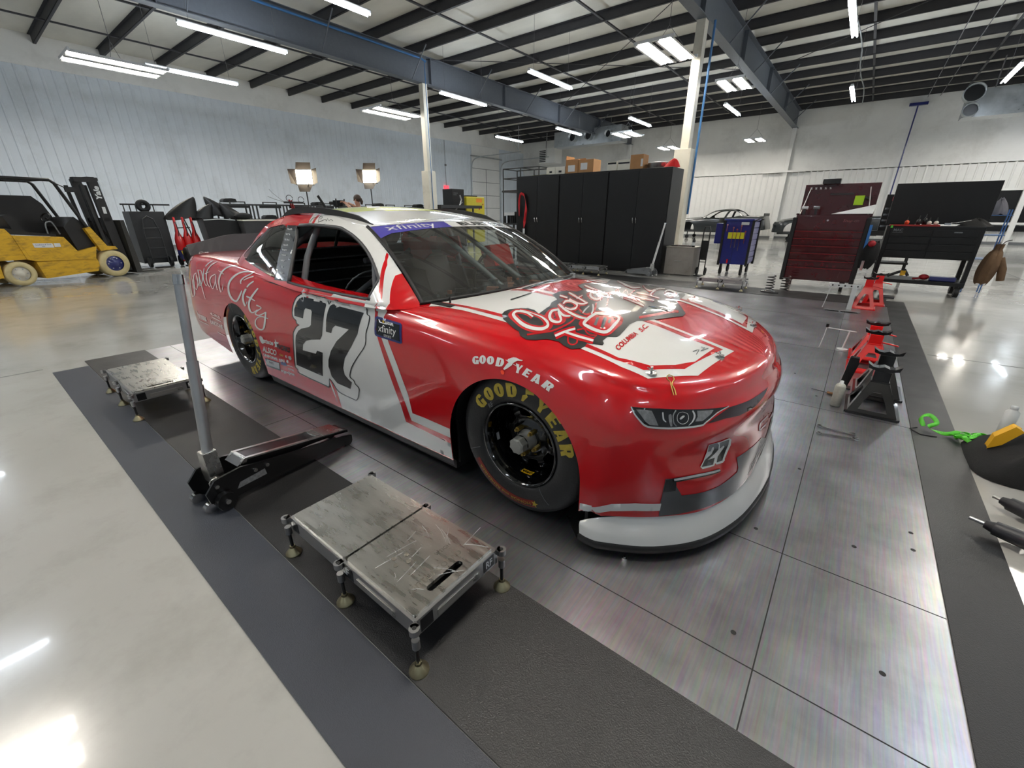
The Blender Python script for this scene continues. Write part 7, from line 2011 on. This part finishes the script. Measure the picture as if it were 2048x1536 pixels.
# ---- stores along the left -----------------------------------------------------
m_dk = mat('dark_rack_steel', (.17, .175, .18), .5, noise=.15)
t = thing('storage_locker', (-15.9, 3.15, 0), 'dark grey steel locker with a tyre lying on it, right of the forklift mast', 'locker')
MB().b2((0, 0, .1), (.7, .75, 1.42)).build('body', m_dk, t, bevel=.01)
for k in range(6): MB().b2((0.0, .05 + k * .13, 1.42), (.03, .07 + k * .13, 1.60)).build('rail', m_matte, t)
MB().b2((0, 0, 1.58), (.03, 1.1, 1.62)).build('rail_top', m_matte, t)
t = thing('small_tyre', (-15.5, 3.55, 1.56), 'small black tyre standing on top of the grey locker', 'tyre')
MB().lathe([(.06, -.05), (.14, -.06), (.16, -.03), (.16, .03), (.14, .06), (.06, .05), (.06, -.05)], axis='X', n=24).build('tire', m_matte, t)
for k, (y, lb) in enumerate(((3.3, 'dark hand truck leaning at the grey locker, left one'), (4.0, 'dark hand truck behind the red fuel cans, right one'))):
    t = thing('hand_truck', (-15.0, y, 0), lb, 'hand truck', 'dark hand trucks at the left')
    f = MB()
    for s in (0, .35): f.tube([(0, s, .1), (-.06, s, .9), (-.10, s + (.06 if s == 0 else -.06), 1.22)], .018, 6)
    f.tube([(-.10, .06, 1.22), (-.12, .175, 1.30), (-.10, .29, 1.22)], .018, 6)
    for z in (.25, .5, .75, 1.0): f.tube([(-.01, 0, z), (-.01, .35, z)], .014, 6)
    f.build('frame', m_dk, t)
    MB().b2((0, 0, .0), (.25, .35, .015)).build('toe_plate', m_rough, t)
    for s in (-.06, .41): MB().cyl((-.05, s - .03, .14), (-.05, s + .03, .14), .14, n=20).build('wheel', m_matte, t)
m_fred = mat('fuel_can_red', (.78, .07, .08), .3, coat=.4, noise=.06)
m_ylab = mat('yellow_sticker', (.85, .72, .15), .5, noise=.1)
for k, lb in enumerate(('left one of three tall red fuel cans with blue and yellow stickers', 'middle one of three tall red fuel cans', 'right one of three tall red fuel cans, nearest the black covers')):
    t = thing('fuel_can', (-15.0, 4.02 + .20 * k, 0), lb, 'fuel can', 'tall red fuel cans')
    MB().lathe([(0, .12), (.105, .12), (.11, .14), (.11, .62), (.10, .72), (.035, .92), (.03, 1.25), (.02, 1.28), (0, 1.28)], n=24).build('body', m_fred, t)
    MB().lathe([(.112, .16), (.112, .42)], n=24).build('blue_sticker', m_navyb, t)
    MB().prism([(-.06, .40), (.05, .42), (.03, .30), (.0, .34), (-.03, .28)], .10, .118, lambda a, b, h: (h, a, b)).build('yellow_sticker', m_ylab, t)
    MB().tube([(.05, 0, .75), (.14, 0, .9), (.10, 0, 1.1), (.03, 0, 1.15)], .012, 6).build('vent_hose', m_matte, t)
for k, y in enumerate((4.05, 4.40)):
    t = thing('spare_tyre', (-14.55, y, .26), ['left', 'right'][k] + ' spare tyre standing on the floor in front of the red fuel cans', 'tyre', 'tyres by the fuel cans')
    MB().lathe([(.12, -.08), (.24, -.09), (.26, -.05), (.26, .05), (.24, .09), (.12, .08), (.12, -.08)], axis='Y', n=28).build('tire', m_tire, t)
    MB().cyl((0, -.05, 0), (0, .05, 0), .12, n=20).build('rim', m_dk, t)
m_blkf = mat('black_glossy_cover', (.03, .03, .035), .4, noise=.2)
def nose_cover(loc, s, rz, label):
    def f(u, v):
        a = 2 * pi * u
        r = (1 - v) ** .75
        return (s * (.22 * r * cos(a) + .12 * v * v), s * (.42 * r * sin(a) + .42 * v), s * (.62 * v ** .8 + .03 * sin(3 * a) * r))
    o = blob_mesh(f, 24, 12).build('black_cover', m_blkf)
    o.location = loc; o.rotation_euler = (0, 0, rz)
    tag(o, label, 'cover', 'black pointed covers')
    return o
nose_cover((-15.2, 4.25, 1.22), .95, 0, 'left black pointed cover perched over the red fuel cans')
nose_cover((-15.2, 4.75, 1.20), .72, 0, 'low middle black pointed cover')
nose_cover((-15.3, 5.35, 1.30), .86, 3.4, 'right tall black pointed cover leaning left')
nose_cover((-15.1, 5.60, 1.22), .74, 3.3, 'rightmost black pointed cover, the lower of the leaning pair')
t = thing('black_draped_stand', (-15.1, 4.70, 0), 'black glossy draped stand with a white line, below the black covers', 'stand')
MB().prism([(0, 0), (.95, 0), (.75, 1.22), (-.12, 1.26)], 0, .5, lambda a, b, h: (h, a, b)).build('drape', m_blkf, t, bevel=.04)
MB().tube([(.51, -.10, 1.20), (.52, .3, 1.22), (.51, .70, 1.19)], .012, 6).build('white_piping', m_swht, t)
t = thing('cloth_table', (-14.9, 5.50, 0), 'table with a charcoal cloth down to the floor and a white edged top', 'table')
MB().b2((0, 0, .1), (.6, 1.05, 1.17)).build('cloth', mat('charcoal_cloth', (.22, .22, .225), .85, noise=.1), t, bevel=.02)
MB().b2((-.02, -.02, 1.17), (.62, 1.07, 1.20)).build('top', m_boxw, t)
def bagl(u, v):
    a = 2 * pi * u; return (.15 * sin(pi * v) ** .5 * cos(a), .26 * (v - .5) * 2, .10 + .10 * sin(pi * v) ** .5 * sin(a))
o = blob_mesh(bagl, 16, 10).build('duffel_bag', m_bagc); o.location = (-14.6, 5.65, 1.195); tag(o, 'black duffel bag lying on the charcoal cloth table', 'bag')
# row of open frame carts
def make_cart():
    t = thing('frame_cart', (0, 0, 0), 'dark open frame cart', 'cart', 'row of dark open frame carts')
    f = MB()
    for x in (0, .55):
        for y in (0, .86): f.b2((x, y, .12), (x + .04, y + .04, 1.66))
        f.b2((x, 0, 1.62), (x + .04, .90, 1.66)); f.b2((x, 0, .62), (x + .04, .90, .65))
    for y in (0, .86): f.b2((0, y, 1.62), (.59, y + .04, 1.66))
    f.build('frame', m_dk, t)
    MB().b2((0, 0, 1.18), (.59, .90, 1.215)).build('shelf', m_dk, t)
    MB().b2((.02, .02, .30), (.57, .88, .32)).build('shelf', m_dk, t)
    MB().b2((.56, .22, 1.66), (.59, .25, 1.72)).b2((.56, .65, 1.66), (.59, .68, 1.72)).b2((.56, .22, 1.70), (.59, .68, 1.73)).build('handle', m_dk, t)
    MB().b2((.57, .10, 1.54), (.585, .80, 1.61)).build('label_strip', m_cabk, t)
    for x in (.04, .53):
        for y in (.05, .85): MB().cyl((x, y - .02, .06), (x, y + .02, .06), .06, n=14).build('caster', m_matte, t)
    return t
c0 = make_cart(); c0.location = (-16.3, 5.55, 0); c0['label'] = 'dark open frame cart with a yellow tag, leftmost of the row under the ribbed wall'
names = ['second', 'third', 'fourth', 'fifth', 'sixth', 'seventh', 'eighth', 'ninth', 'tenth', 'eleventh']
for k in range(11):
    c = copy_tree(c0); c.location = (-16.3 - .02 * k, 5.55 + .98 * (k + 1), 0)
    c['label'] = names[k] + ' dark open frame cart from the left in the row under the ribbed wall' if k < 10 else 'rightmost dark open frame cart of the row, by the yellow machine'
o = MB().b2((-15.71, 5.80, .78), (-15.70, 5.93, 1.08)).build('yellow_tag', mat('pale_tag', (.80, .78, .55), .6, noise=.05)); tag(o, 'pale yellow tag hanging on the leftmost frame cart', 'tag')
rr = random.Random(21)
for k, (y, z, lb) in enumerate(((6.05, 1.215, 'black box on the shelf of the leftmost frame cart'), (5.85, 1.70, 'flat black case on top of the leftmost frame cart'), (7.0, 1.215, 'black lump on the shelf of the second frame cart'), (8.8, 1.66, 'small black case on top of the fourth frame cart'), (11.4, 1.66, 'low dark case lying on the carts right of the second studio light'), (13.5, 1.66, 'wide low black case on a cart near the left white column'))):
    t = thing('black_case', (-16.0, y, z + (.0 if z < 1.5 else .0)), lb, 'case', 'black cases on the frame carts')
    MB().prism([(-.20, 0), (.20, 0), (.17, .10), (.05, .12), (-.12, .11), (-.19, .07)], -.15, .15, lambda a, b, h: (h, a, b)).build('shell', m_cabk, t, bevel=.01)
t = thing('red_hose_reel', (-15.7, 7.75, 1.2), 'dark red hand pump with looped black hoses standing on the carts', 'pump')
MB().tube([(0, 0, 0), (0, -.06, .35), (0, -.12, .62)], .03, 8).tube([(0, .08, 0), (0, .0, .4), (0, -.05, .60)], .025, 8).build('body', mat('dull_red', (.50, .10, .10), .4, noise=.1), t)
MB().tube([(0, -.10 + .11 * cos(k * .5), .66 + .10 * sin(k * .5)) for k in range(13)], .010, 6).tube([(0, .30 + .10 * cos(k * .5), .62 + .10 * sin(k * .5)) for k in range(13)], .010, 6).b2((-.04, -.3, .50), (.04, .35, .56)).build('hoses', m_matte, t)
MB().tube([(0, -.30, .54), (0, -.6, .62), (0, -.8, .70)], .006, 5).tube([(0, -.30, .54), (0, -.62, .80), (0, -.72, .92)], .005, 5).build('wires', m_dk, t)
t = thing('black_pole', (-12.2, 6.75, 0), 'slanting thick black pole rising behind the rear of the car roof', 'pole')
MB().cyl((0, .38, 1.2), (0, 0, 1.83), .035, n=12).cyl((0, .38, 0), (0, .38, 1.2), .03, n=10).build('pole', m_matte, t)

# studio lights on stands
m_led = mat('studio_lamp_face', (1, 1, 1), emit=(1, .93, .80), estr=22)
def studio_light(y, z, rz, tilt, label):
    t = thing('studio_light', (-9.5, y, 0), label, 'studio light', 'studio lights on stands')
    R = Matrix.Translation((0, 0, z)) @ Matrix.Rotation(rz, 4, 'Z') @ Matrix.Rotation(tilt, 4, 'X')
    def X(mb): return mb.xf(R)
    X(MB().b2((-.17, .01, -.15), (.17, .06, .15))).build('housing', m_matte, t)
    X(MB().b2((-.155, 0, -.135), (.155, .01, .135))).build('lamp_face', m_led, t)
    m_bd = mat('barn_door_brown', (.13, .09, .08), .5, noise=.1)
    X(MB().add([(-.15, 0, .15), (.15, 0, .15), (.18, -.10, .26), (-.10, -.10, .26)], [(0, 1, 2, 3)])).build('barn_door', m_bd, t)
    X(MB().add([(-.15, 0, -.15), (.15, 0, -.15), (.10, -.10, -.30), (-.10, -.10, -.30)], [(0, 1, 2, 3)])).build('barn_door', m_bd, t)
    X(MB().add([(.17, 0, -.15), (.17, 0, .15), (.28, -.10, .16), (.28, -.10, -.12)], [(0, 1, 2, 3)])).build('barn_door', m_bd, t)
    X(MB().add([(-.17, 0, -.15), (-.17, 0, .15), (-.28, -.10, .13), (-.25, -.10, -.14)], [(0, 1, 2, 3)])).build('barn_door', m_bd, t)
    s = MB().cyl((0, 0, .3), (0, 0, z - .2), .013, n=8).tube([(-.12, .03, z - .1), (0, 0, z - .28), (.12, .03, z - .1)], .008, 6)
    for k in range(3): s.tube([(0, 0, .55), (.45 * cos(k * 2.09), .45 * sin(k * 2.09), .02)], .010, 6)
    s.build('stand', m_dk, t)
studio_light(5.02, 2.07, radians(48), radians(-6), 'left studio light on a stand, glowing at the end of the row of carts')
studio_light(6.62, 2.18, radians(38), radians(-10), 'right studio light with open barn doors on a thin stand')

# person with a camera rig
m_skin = mat('skin', (.72, .53, .43), .55, noise=.05)
m_hair = mat('brown_hair', (.24, .17, .12), .6, noise=.25, nscale=40)
m_blkt = mat('black_shirt', (.05, .05, .055), .8, noise=.15)
t = thing('person', (-12.0, 7.95, 0), 'person in a black shirt bent behind a camera rig, seen over the car roof', 'person', None, radians(-150))
def skin_body(name, verts, edges, radii, m, parent, root=0, sub=2):
    me = bpy.data.meshes.new(name); me.from_pydata(verts, edges, []); me.materials.append(m)
    o = bpy.data.objects.new(name, me); COL.objects.link(o); o.parent = parent
    md = o.modifiers.new('skin', 'SKIN'); sv = me.skin_vertices[0].data if me.skin_vertices else None
    if sv is None:
        bm = bmesh.new(); bm.from_mesh(me); bm.verts.layers.skin.verify(); bm.to_mesh(me); bm.free(); sv = me.skin_vertices[0].data
    for i, r in enumerate(radii):
        sv[i].radius = (r, r) if not isinstance(r, tuple) else r
        sv[i].use_root = (i == root)
    sb = o.modifiers.new('sub', 'SUBSURF'); sb.levels = sub; sb.render_levels = sub
    for p in me.polygons: p.use_smooth = True
    return o
V = [(0, 0, .95), (0, 0, 1.15), (.03, 0, 1.38), (.05, 0, 1.50), (.08, 0, 1.58), (.11, 0, 1.68), (.11, 0, 1.80),
     (.03, .18, 1.44), (.18, .27, 1.50), (.40, .14, 1.66), (.47, .12, 1.69), (.03, -.18, 1.44), (.18, -.27, 1.50), (.40, -.12, 1.64), (.47, -.10, 1.67),
     (0, .10, .90), (.03, .12, .50), (-.02, .12, .09), (.10, .13, .04), (0, -.10, .90), (.0, -.12, .50), (-.03, -.12, .09), (.09, -.13, .04)]
Ed = [(0, 1), (1, 2), (2, 3), (3, 4), (4, 5), (5, 6), (2, 7), (7, 8), (8, 9), (9, 10), (2, 11), (11, 12), (12, 13), (13, 14), (0, 15), (15, 16), (16, 17), (17, 18), (0, 19), (19, 20), (20, 21), (21, 22)]
Rr = [.13, .13, .15, .08, .058, .085, .07, .07, .05, .035, .035, .07, .05, .035, .035, .09, .06, .045, .04, .09, .06, .045, .04]
skin_body('body', V, Ed, Rr, m_skin, t)
sv_ = [V[i] for i in (0, 1, 2, 3, 7, 8, 11, 12)]
skin_body('shirt', sv_, [(0, 1), (1, 2), (2, 3), (2, 4), (4, 5), (2, 6), (6, 7)], [.15, .15, .165, .085, .085, .065, .085, .065], m_blkt, t)
skin_body('trousers', [V[i] for i in (0, 15, 16, 17, 19, 20, 21)], [(0, 1), (1, 2), (2, 3), (0, 4), (4, 5), (5, 6)], [.15, .105, .075, .06, .105, .075, .06], m_dk, t)
for (hx, hy, hz) in ((.49, .12, 1.70), (.49, -.10, 1.68)):
    for k in range(4):
        q = MB().tube([(hx, hy - .03 + .02 * k, hz), (hx + .05, hy - .033 + .022 * k, hz + .012), (hx + .08 - .006 * abs(k - 1), hy - .033 + .022 * k, hz - .01), (hx + .07, hy - .03 + .02 * k, hz - .03)], [.009, .009, .008, .007], 8).build('finger', m_skin, t)
    MB().tube([(hx - .01, hy, hz - .02), (hx + .02, hy + .03 * (1 if hy < 0 else -1), hz - .035), (hx + .05, hy + .035 * (1 if hy < 0 else -1), hz - .03)], [.011, .010, .008], 8).build('thumb', m_skin, t)
hr = MB().sphere((.085, 0, 1.79), .108, 20, 14, sc=(1.05, .92, 1.0)); hr.tube([(-.0, 0, 1.78), (-.04, 0, 1.70), (-.03, 0, 1.62)], [.05, .045, .03], 8); hr.build('hair', m_hair, t)
fc = MB().sphere((.205, 0, 1.735), .016, 8, 6, sc=(1.2, .8, 1.2)); fc.sphere((.185, .035, 1.765), .010, 8, 6, mi=1).sphere((.185, -.035, 1.765), .010, 8, 6, mi=1).box((.19, 0, 1.69), (.01, .045, .008), mi=2)
fc.build('face', [m_skin, m_sblk, mat('lips', (.60, .35, .32), .5, noise=.05)], t)
for s in (-1, 1): MB().sphere((.10, s * .088, 1.745), .022, 10, 8, sc=(.8, .4, 1.2)).build('ear', m_skin, t)
t = thing('camera_rig', (-12.0 + .68 * cos(radians(-150)), 7.95 + .68 * sin(radians(-150)), 0), 'black video camera rig on a tripod held by the person', 'camera', None, radians(-150))
MB().b2((-.14, -.08, 1.58), (.16, .08, 1.74)).b2((-.10, -.24, 1.54), (.02, .24, 1.58)).build('camera_body', m_sblk, t, bevel=.008)
MB().cyl((.16, 0, 1.66), (.30, 0, 1.66), .05, n=18).build('lens', m_sblk, t)
for s in (-1, 1): MB().cyl((-.04, s * .24, 1.54), (-.04, s * .24, 1.78), .02, n=10).build('grip', m_sblk, t)
tp = MB().cyl((0, 0, .9), (0, 0, 1.56), .03, n=10)
for k in range(3): tp.tube([(0, 0, 1.2), (.30 * cos(k * 2.09), .30 * sin(k * 2.09), .01)], .018, 6)
tp.build('tripod', m_sblk, t)

# machines further right
t = thing('black_display_cabinet', (-15.2, 14.3, 0), 'tall black cabinet right of the left white column, under the red exit sign', 'cabinet')
MB().b2((0, 0, 0), (.6, .75, 2.40)).build('body', m_cabk, t, bevel=.01)
MB().b2((.60, .08, 2.22), (.604, .35, 2.24)).b2((.60, .08, 2.15), (.604, .28, 2.17)).build('white_print', m_hg, t)
m_ymac = mat('machine_yellow', (.78, .72, .18), .4, noise=.08)
t = thing('yellow_machine', (-15.6, 15.3, 0), 'yellow enclosed machine with an orange warning label near the overhead door', 'machine')
MB().b2((0, 0, .1), (.9, 1.25, 2.12)).build('housing', m_ymac, t, bevel=.04)
MB().b2((.2, .25, 2.12), (.7, .95, 2.18)).build('top_lid', m_matte, t)
MB().b2((.90, .65, 1.88), (.905, 1.05, 2.05)).build('warning_label', mat('orange_label', (.88, .52, .10), .5, noise=.1), t)
MB().cyl((.905, .85, 1.6), (.92, .85, 1.6), .035, n=12).cyl((.905, 1.1, 1.8), (.92, 1.1, 1.8), .03, n=12).build('push_button', mat('button_red', (.7, .12, .1), .4, noise=.05), t)
for y in (1.27,): MB().cyl((.6, y, 1.95), (.6, y + .05, 1.95), .05, n=12).cyl((.6, y, 1.55), (.6, y + .05, 1.55), .06, n=12).build('motor', m_dk, t)
t = thing('grey_bench', (-14.4, 12.9, 0), 'grey steel bench frame in front of the black display cabinet', 'bench')
bf = MB()
for x in (0, .5):
    for y in (0, 1.9): bf.b2((x, y, 0), (x + .06, y + .06, 1.6))
bf.b2((0, 0, 1.60), (.56, 2.5, 1.72)); bf.build('frame', m_dk, t)
MB().tube([(.3, 1.35, 1.72), (.3, 1.45, 1.95), (.3, 1.38, 2.12)], .03, 8).tube([(.3, 1.1, 1.55), (.3, 1.5, 1.85)], .025, 8).build('clamp_arm', m_almf, t)
t = thing('parts_cart', (-8.9, 10.9, 0), 'cart heaped with small dark parts left of the black cabinets', 'cart')
MB().b2((0, 0, 1.05), (.75, .5, 1.10)).b2((.02, .02, .4), (.73, .48, .44)).build('tray', m_matte, t)
lg = MB()
for x in (.0, .70):
    for y in (0, .45): lg.b2((x, y, 0), (x + .05, y + .05, 1.3))
lg.build('frame', m_matte, t)
MB().b2((.02, -.01, 1.32), (.42, .0, 1.40)).build('white_strip', m_swht, t)
rr = random.Random(5)
for k, w in enumerate(('leftmost', 'second', 'third', 'fourth', 'fifth', 'sixth', 'seventh', 'rightmost')):
    h = rr.uniform(.14, .32)
    o = MB().box((0, 0, h / 2), (.06, .09, h)).cyl((0, 0, h * .6), (0, 0, h * 1.05), .022, n=8).box((0, .12, h * .35), (.06, .07, h * .7)).box((0, .07, .04), (.05, .12, .05)).build('machine_part', [m_sblk, m_dk, m_matte][k % 3])
    o.location = (-8.82 + k * .087, 11.06, 1.102)
    tag(o, w + ' of the dark machine parts heaped on the cart left of the black cabinets', 'machine part', 'heap of dark parts on the cart')
t = thing('stair_platform', (-13.0, 15.9, 0), 'black tubular stair platform rising behind the left end of the cabinets', 'stair platform')
sp_ = MB()
for x in (0, .95, 1.9):
    for y in (0, 1.0): sp_.tube([(x, y, 0), (x, y, 3.18)], .025, 6)
for z in (3.18, 2.80, 2.32):
    for y in (0, 1.0): sp_.tube([(0, y, z), (1.9, y, z)], .022, 6)
    for x in (0, .95, 1.9): sp_.tube([(x, 0, z), (x, 1.0, z)], .022, 6)
sp_.build('railing', m_matte, t)
MB().b2((-.05, -.05, 2.26), (1.95, 1.05, 2.33)).build('deck', m_matte, t)

# wall and roof services
o = MB().b2((X0 + .03, 22.35, 2.98), (X0 + .08, 22.75, 3.22)).build('exit_sign', mat('exit_red_glow', (1, .3, .35), emit=(1, .25, .30), estr=1.6)); tag(o, 'small glowing red exit sign on the ribbed wall above the black cabinet', 'sign')
o = MB().tube([(X0 + .06, 22.55, 3.22), (X0 + .06, 22.55, 6.0)], .012, 6).box((X0 + .08, 22.55, 4.5), (.06, .12, .12)).build('sign_conduit', m_cable); tag(o, 'thin conduit rising from the exit sign up the ribbed wall', 'conduit')
dr = MB().b2((X0 + .03, 25.2, 0), (X0 + .07, 28.3, 4.6)).b2((X0 + .03, 25.2, 4.6), (X0 + .05, 28.3, 6.0))
struct(dr, 'door_1', m_wall_w)
dt = MB()
for z in (.9, 1.8, 2.7, 3.6, 4.5): dt.b2((X0 + .07, 25.2, z), (X0 + .08, 28.3, z + .03))
for y in (26.7,): dt.b2((X0 + .07, y, 0), (X0 + .085, y + .04, 4.5))
struct(dt, 'trim_2', m_hg)
t = thing('door_track', (0, 0, 0), 'curved galvanised track of the white overhead door on the side wall', 'door track')
for y in (25.1, 28.4):
    MB().tube(crv([(X0 + .12, y, 0), (X0 + .12, y, 3.0), (X0 + .12, y, 4.5), (X0 + .35, y, 5.0), (X0 + .9, y, 5.15), (X0 + 2.0, y, 5.18), (X0 + 4.6, y, 5.2)], 4), .035, 6).build('rail', m_galv, t)
MB().tube([(X0 + .15, 25.0, 5.3), (X0 + .15, 28.5, 5.3)], .04, 8).build('spring_shaft', m_galv, t)
MB().tube([(X0 + 4.4, 25.1, 5.2), (X0 + 4.4, 25.1, 6.7)], .02, 6).tube([(X0 + 4.4, 28.4, 5.2), (X0 + 4.4, 28.4, 6.7)], .02, 6).tube([(X0 + 3.4, 25.1, 6.6), (X0 + 4.4, 25.1, 5.3)], .015, 6).build('hanger', m_galv, t)
t = thing('unit_heater', (-20.3, 29.0, 4.87), 'white unit heater with black louvres hanging near the back wall', 'heater')
MB().b2((0, 0, 0), (1.4, 1.0, .98)).build('housing', m_wall_w, t, bevel=.02)
lv = MB()
for k in range(7): lv.b2((.08, -.02, .10 + k * .115), (.62, .0, .155 + k * .115))
lv.build('louvre', m_sblk, t)
MB().tube([(.3, .5, .98), (.3, .5, 1.85)], .02, 6).tube([(1.1, .5, .98), (1.1, .5, 1.85)], .02, 6).build('hanger', m_cable, t)
def duct(x, y, z, label, w, h, d, outs):
    t = thing('air_duct', (x, y, z), label, 'duct', 'galvanised air ducts')
    b = MB().b2((0, 0, 0), (w, d, h)); b.prism([(0, 0), (d, 0), (d / 2, h / 2)], -.002, .0, lambda a, q, k: (k, a, q))
    b.build('duct_box', m_galv, t)
    MB().add([(-.004, 0, 0), (-.004, d, h), (-.006, d, 0), (-.006, 0, h), (-.03, d / 2, h / 2)], [(0, 2, 4), (2, 1, 4), (1, 3, 4), (3, 0, 4)]).build('end_cap', m_galv, t)
    for (ox, oz, r) in outs:
        o_ = MB().lathe([(r, 0), (r, -.35), (r * 1.04, -.35), (r * 1.04, -.38), (r * .93, -.38), (r * .93, -.05), (0, -.05)], (ox, 0, oz), 'Y', 24)
        o_.build('round_outlet', m_galv, t)
        MB().cyl((ox, -.06, oz), (ox, -.2, oz), r * .9, n=20).build('dark_throat', m_sblk, t)
    MB().tube([(w * .2, d / 2, h), (w * .2, d / 2, 6.7 - z)], .02, 6).tube([(w * .8, d / 2, h), (w * .8, d / 2, 6.7 - z)], .02, 6).build('hanger', m_cable, t)
duct(-17.0, 26.0, 5.35, 'galvanised duct with round outlets over the cabinets at the back', 4.6, .85, .9, [(1.5, .45, .26), (2.6, .45, .26), (3.9, .40, .2)])
duct(1.9, 25.2, 4.75, 'galvanised duct with round outlets at the right edge of the roof', 3.4, .9, .9, [(.1, .75, .3), (-.45 + .6, .2, .22), (2.2, .25, .24), (2.75, .5, .24)])
def pipe(name, pts, r, m, label, cat):
    o = MB().tube(pts, r, 8).build(name, m); tag(o, label, cat)
pipe('air_pipe', [(-14.02, 3.0, 6.58), (-14.02, 12.5, 6.58), (-13.95, 12.66, 6.5)], .035, m_blue, 'blue air pipe running along the top of the left girder', 'pipe')
pipe('air_pipe', [(-13.97, 12.6, 6.5), (-13.97, 12.6, 1.5)], .014, m_blue, 'thin blue pipe down the left white column', 'pipe')
pipe('air_pipe', [(-4.13, 13.45, 5.84), (-4.13, 13.42, 1.35)], .030, m_blue, 'blue air pipe down the right white column', 'pipe')
pipe('air_pipe', [(.64, 31.3, 6.3), (.60, 31.3, 1.3)], .03, m_navyb, 'long blue pipe down the back wall above the tool chests', 'pipe')
o = MB().b2((.3, 31.2, 6.3), (1.0, 31.4, 6.42)).build('pipe_bracket', m_navyb); tag(o, 'blue bracket at the top of the back wall pipe', 'bracket')
pipe('conduit', crv([(-1.55 + .05 * sin(k * 1.7), 12 + k * 1.9, 6.62) for k in range(11)], 3), .022, m_galv, 'wavy silver conduit running under the purlins beside the strip lights', 'conduit')
for k, (x0, x1) in enumerate(((1.05, .9), (1.65, 1.35))):
    pipe('conduit', [(x0, 10.5, 6.6), (x1, 31.2, 6.6)], .014, m_cable, ['left', 'right'][k] + ' one of two straight thin conduits under the roof at the right', 'conduit')
wd = MB().b2((4.15, 31.28, .9), (6.4, 31.40, 1.0)).b2((4.15, 31.28, 1.0), (4.28, 31.40, 2.5)).b2((4.15, 31.28, 2.4), (6.4, 31.40, 2.5))
struct(wd, 'window_1', m_wall_w)
struct(MB().b2((4.28, 31.36, 1.0), (6.4, 31.42, 2.4)).b2((4.0, 31.3, .6), (6.4, 31.4, .85)), 'window_2', m_sblk)

# two bare race car bodies and a bin far back
m_dkcar = mat('dark_bare_bodywork', (.11, .13, .135), .3, coat=.5, noise=.15)
def far_car(loc, rz, label):
    t = thing('bare_race_car', loc, label, 'race car', 'dark race car bodies at the back wall', rz)
    sh = shell(); o = sh.build('body_shell', m_dkcar, t)
    c = MB()
    for sd in (-1, 1): s_ = side_panel(sd); c.add(s_.v, s_.f, 0, True)
    r_ = roof_mesh(); c.add(r_.v, r_.f, 0, True); c.build('roof_and_pillars', m_dkcar, t)
    MB().b2((-2.3, -.8, .10), (1.9, .8, .2)).build('cart_frame', m_dk, t)
    MB().b2((-2.74, -.8, .98), (-2.70, .8, 1.14)).build('rear_spoiler', m_dk, t)
    q = MB().b2((-2.2, -.985, .6), (-1.9, -.98, .95)); q.build('green_panel', m_green, t)
    for x in (-1.6, 1.3):
        for y in (-.75, .75): MB().cyl((x, y - .03, -.17), (x, y + .03, -.17), .11, n=16).cyl((x, y, -.1), (x, y, .12), .03, n=8).build('caster', m_matte, t)
    return t
far_car((-7.3, 29.2, .28), pi, 'dark bare race car body on a wheeled cart, partly behind the right column')
far_car((-1.9, 28.6, .28), pi + .15, 'dark bare race car body on a cart, half hidden by the red tool chest')
t = thing('wheeled_bin', (-6.0, 26.2, 0), 'dark round bin on casters in front of the bare car bodies', 'bin')
MB().lathe([(0, .14), (.24, .14), (.30, 1.15), (.33, 1.15), (.33, 1.2), (.28, 1.2), (.24, .2)], n=24).build('barrel', m_dk, t)
for k in range(4): MB().cyl((.2 * cos(k * 1.57) - .015, .2 * sin(k * 1.57), .05), (.2 * cos(k * 1.57) + .015, .2 * sin(k * 1.57), .05), .05, n=12).b2((.2 * cos(k * 1.57) - .02, .2 * sin(k * 1.57) - .02, .08), (.2 * cos(k * 1.57) + .02, .2 * sin(k * 1.57) + .02, .15)).build('caster', m_matte, t)
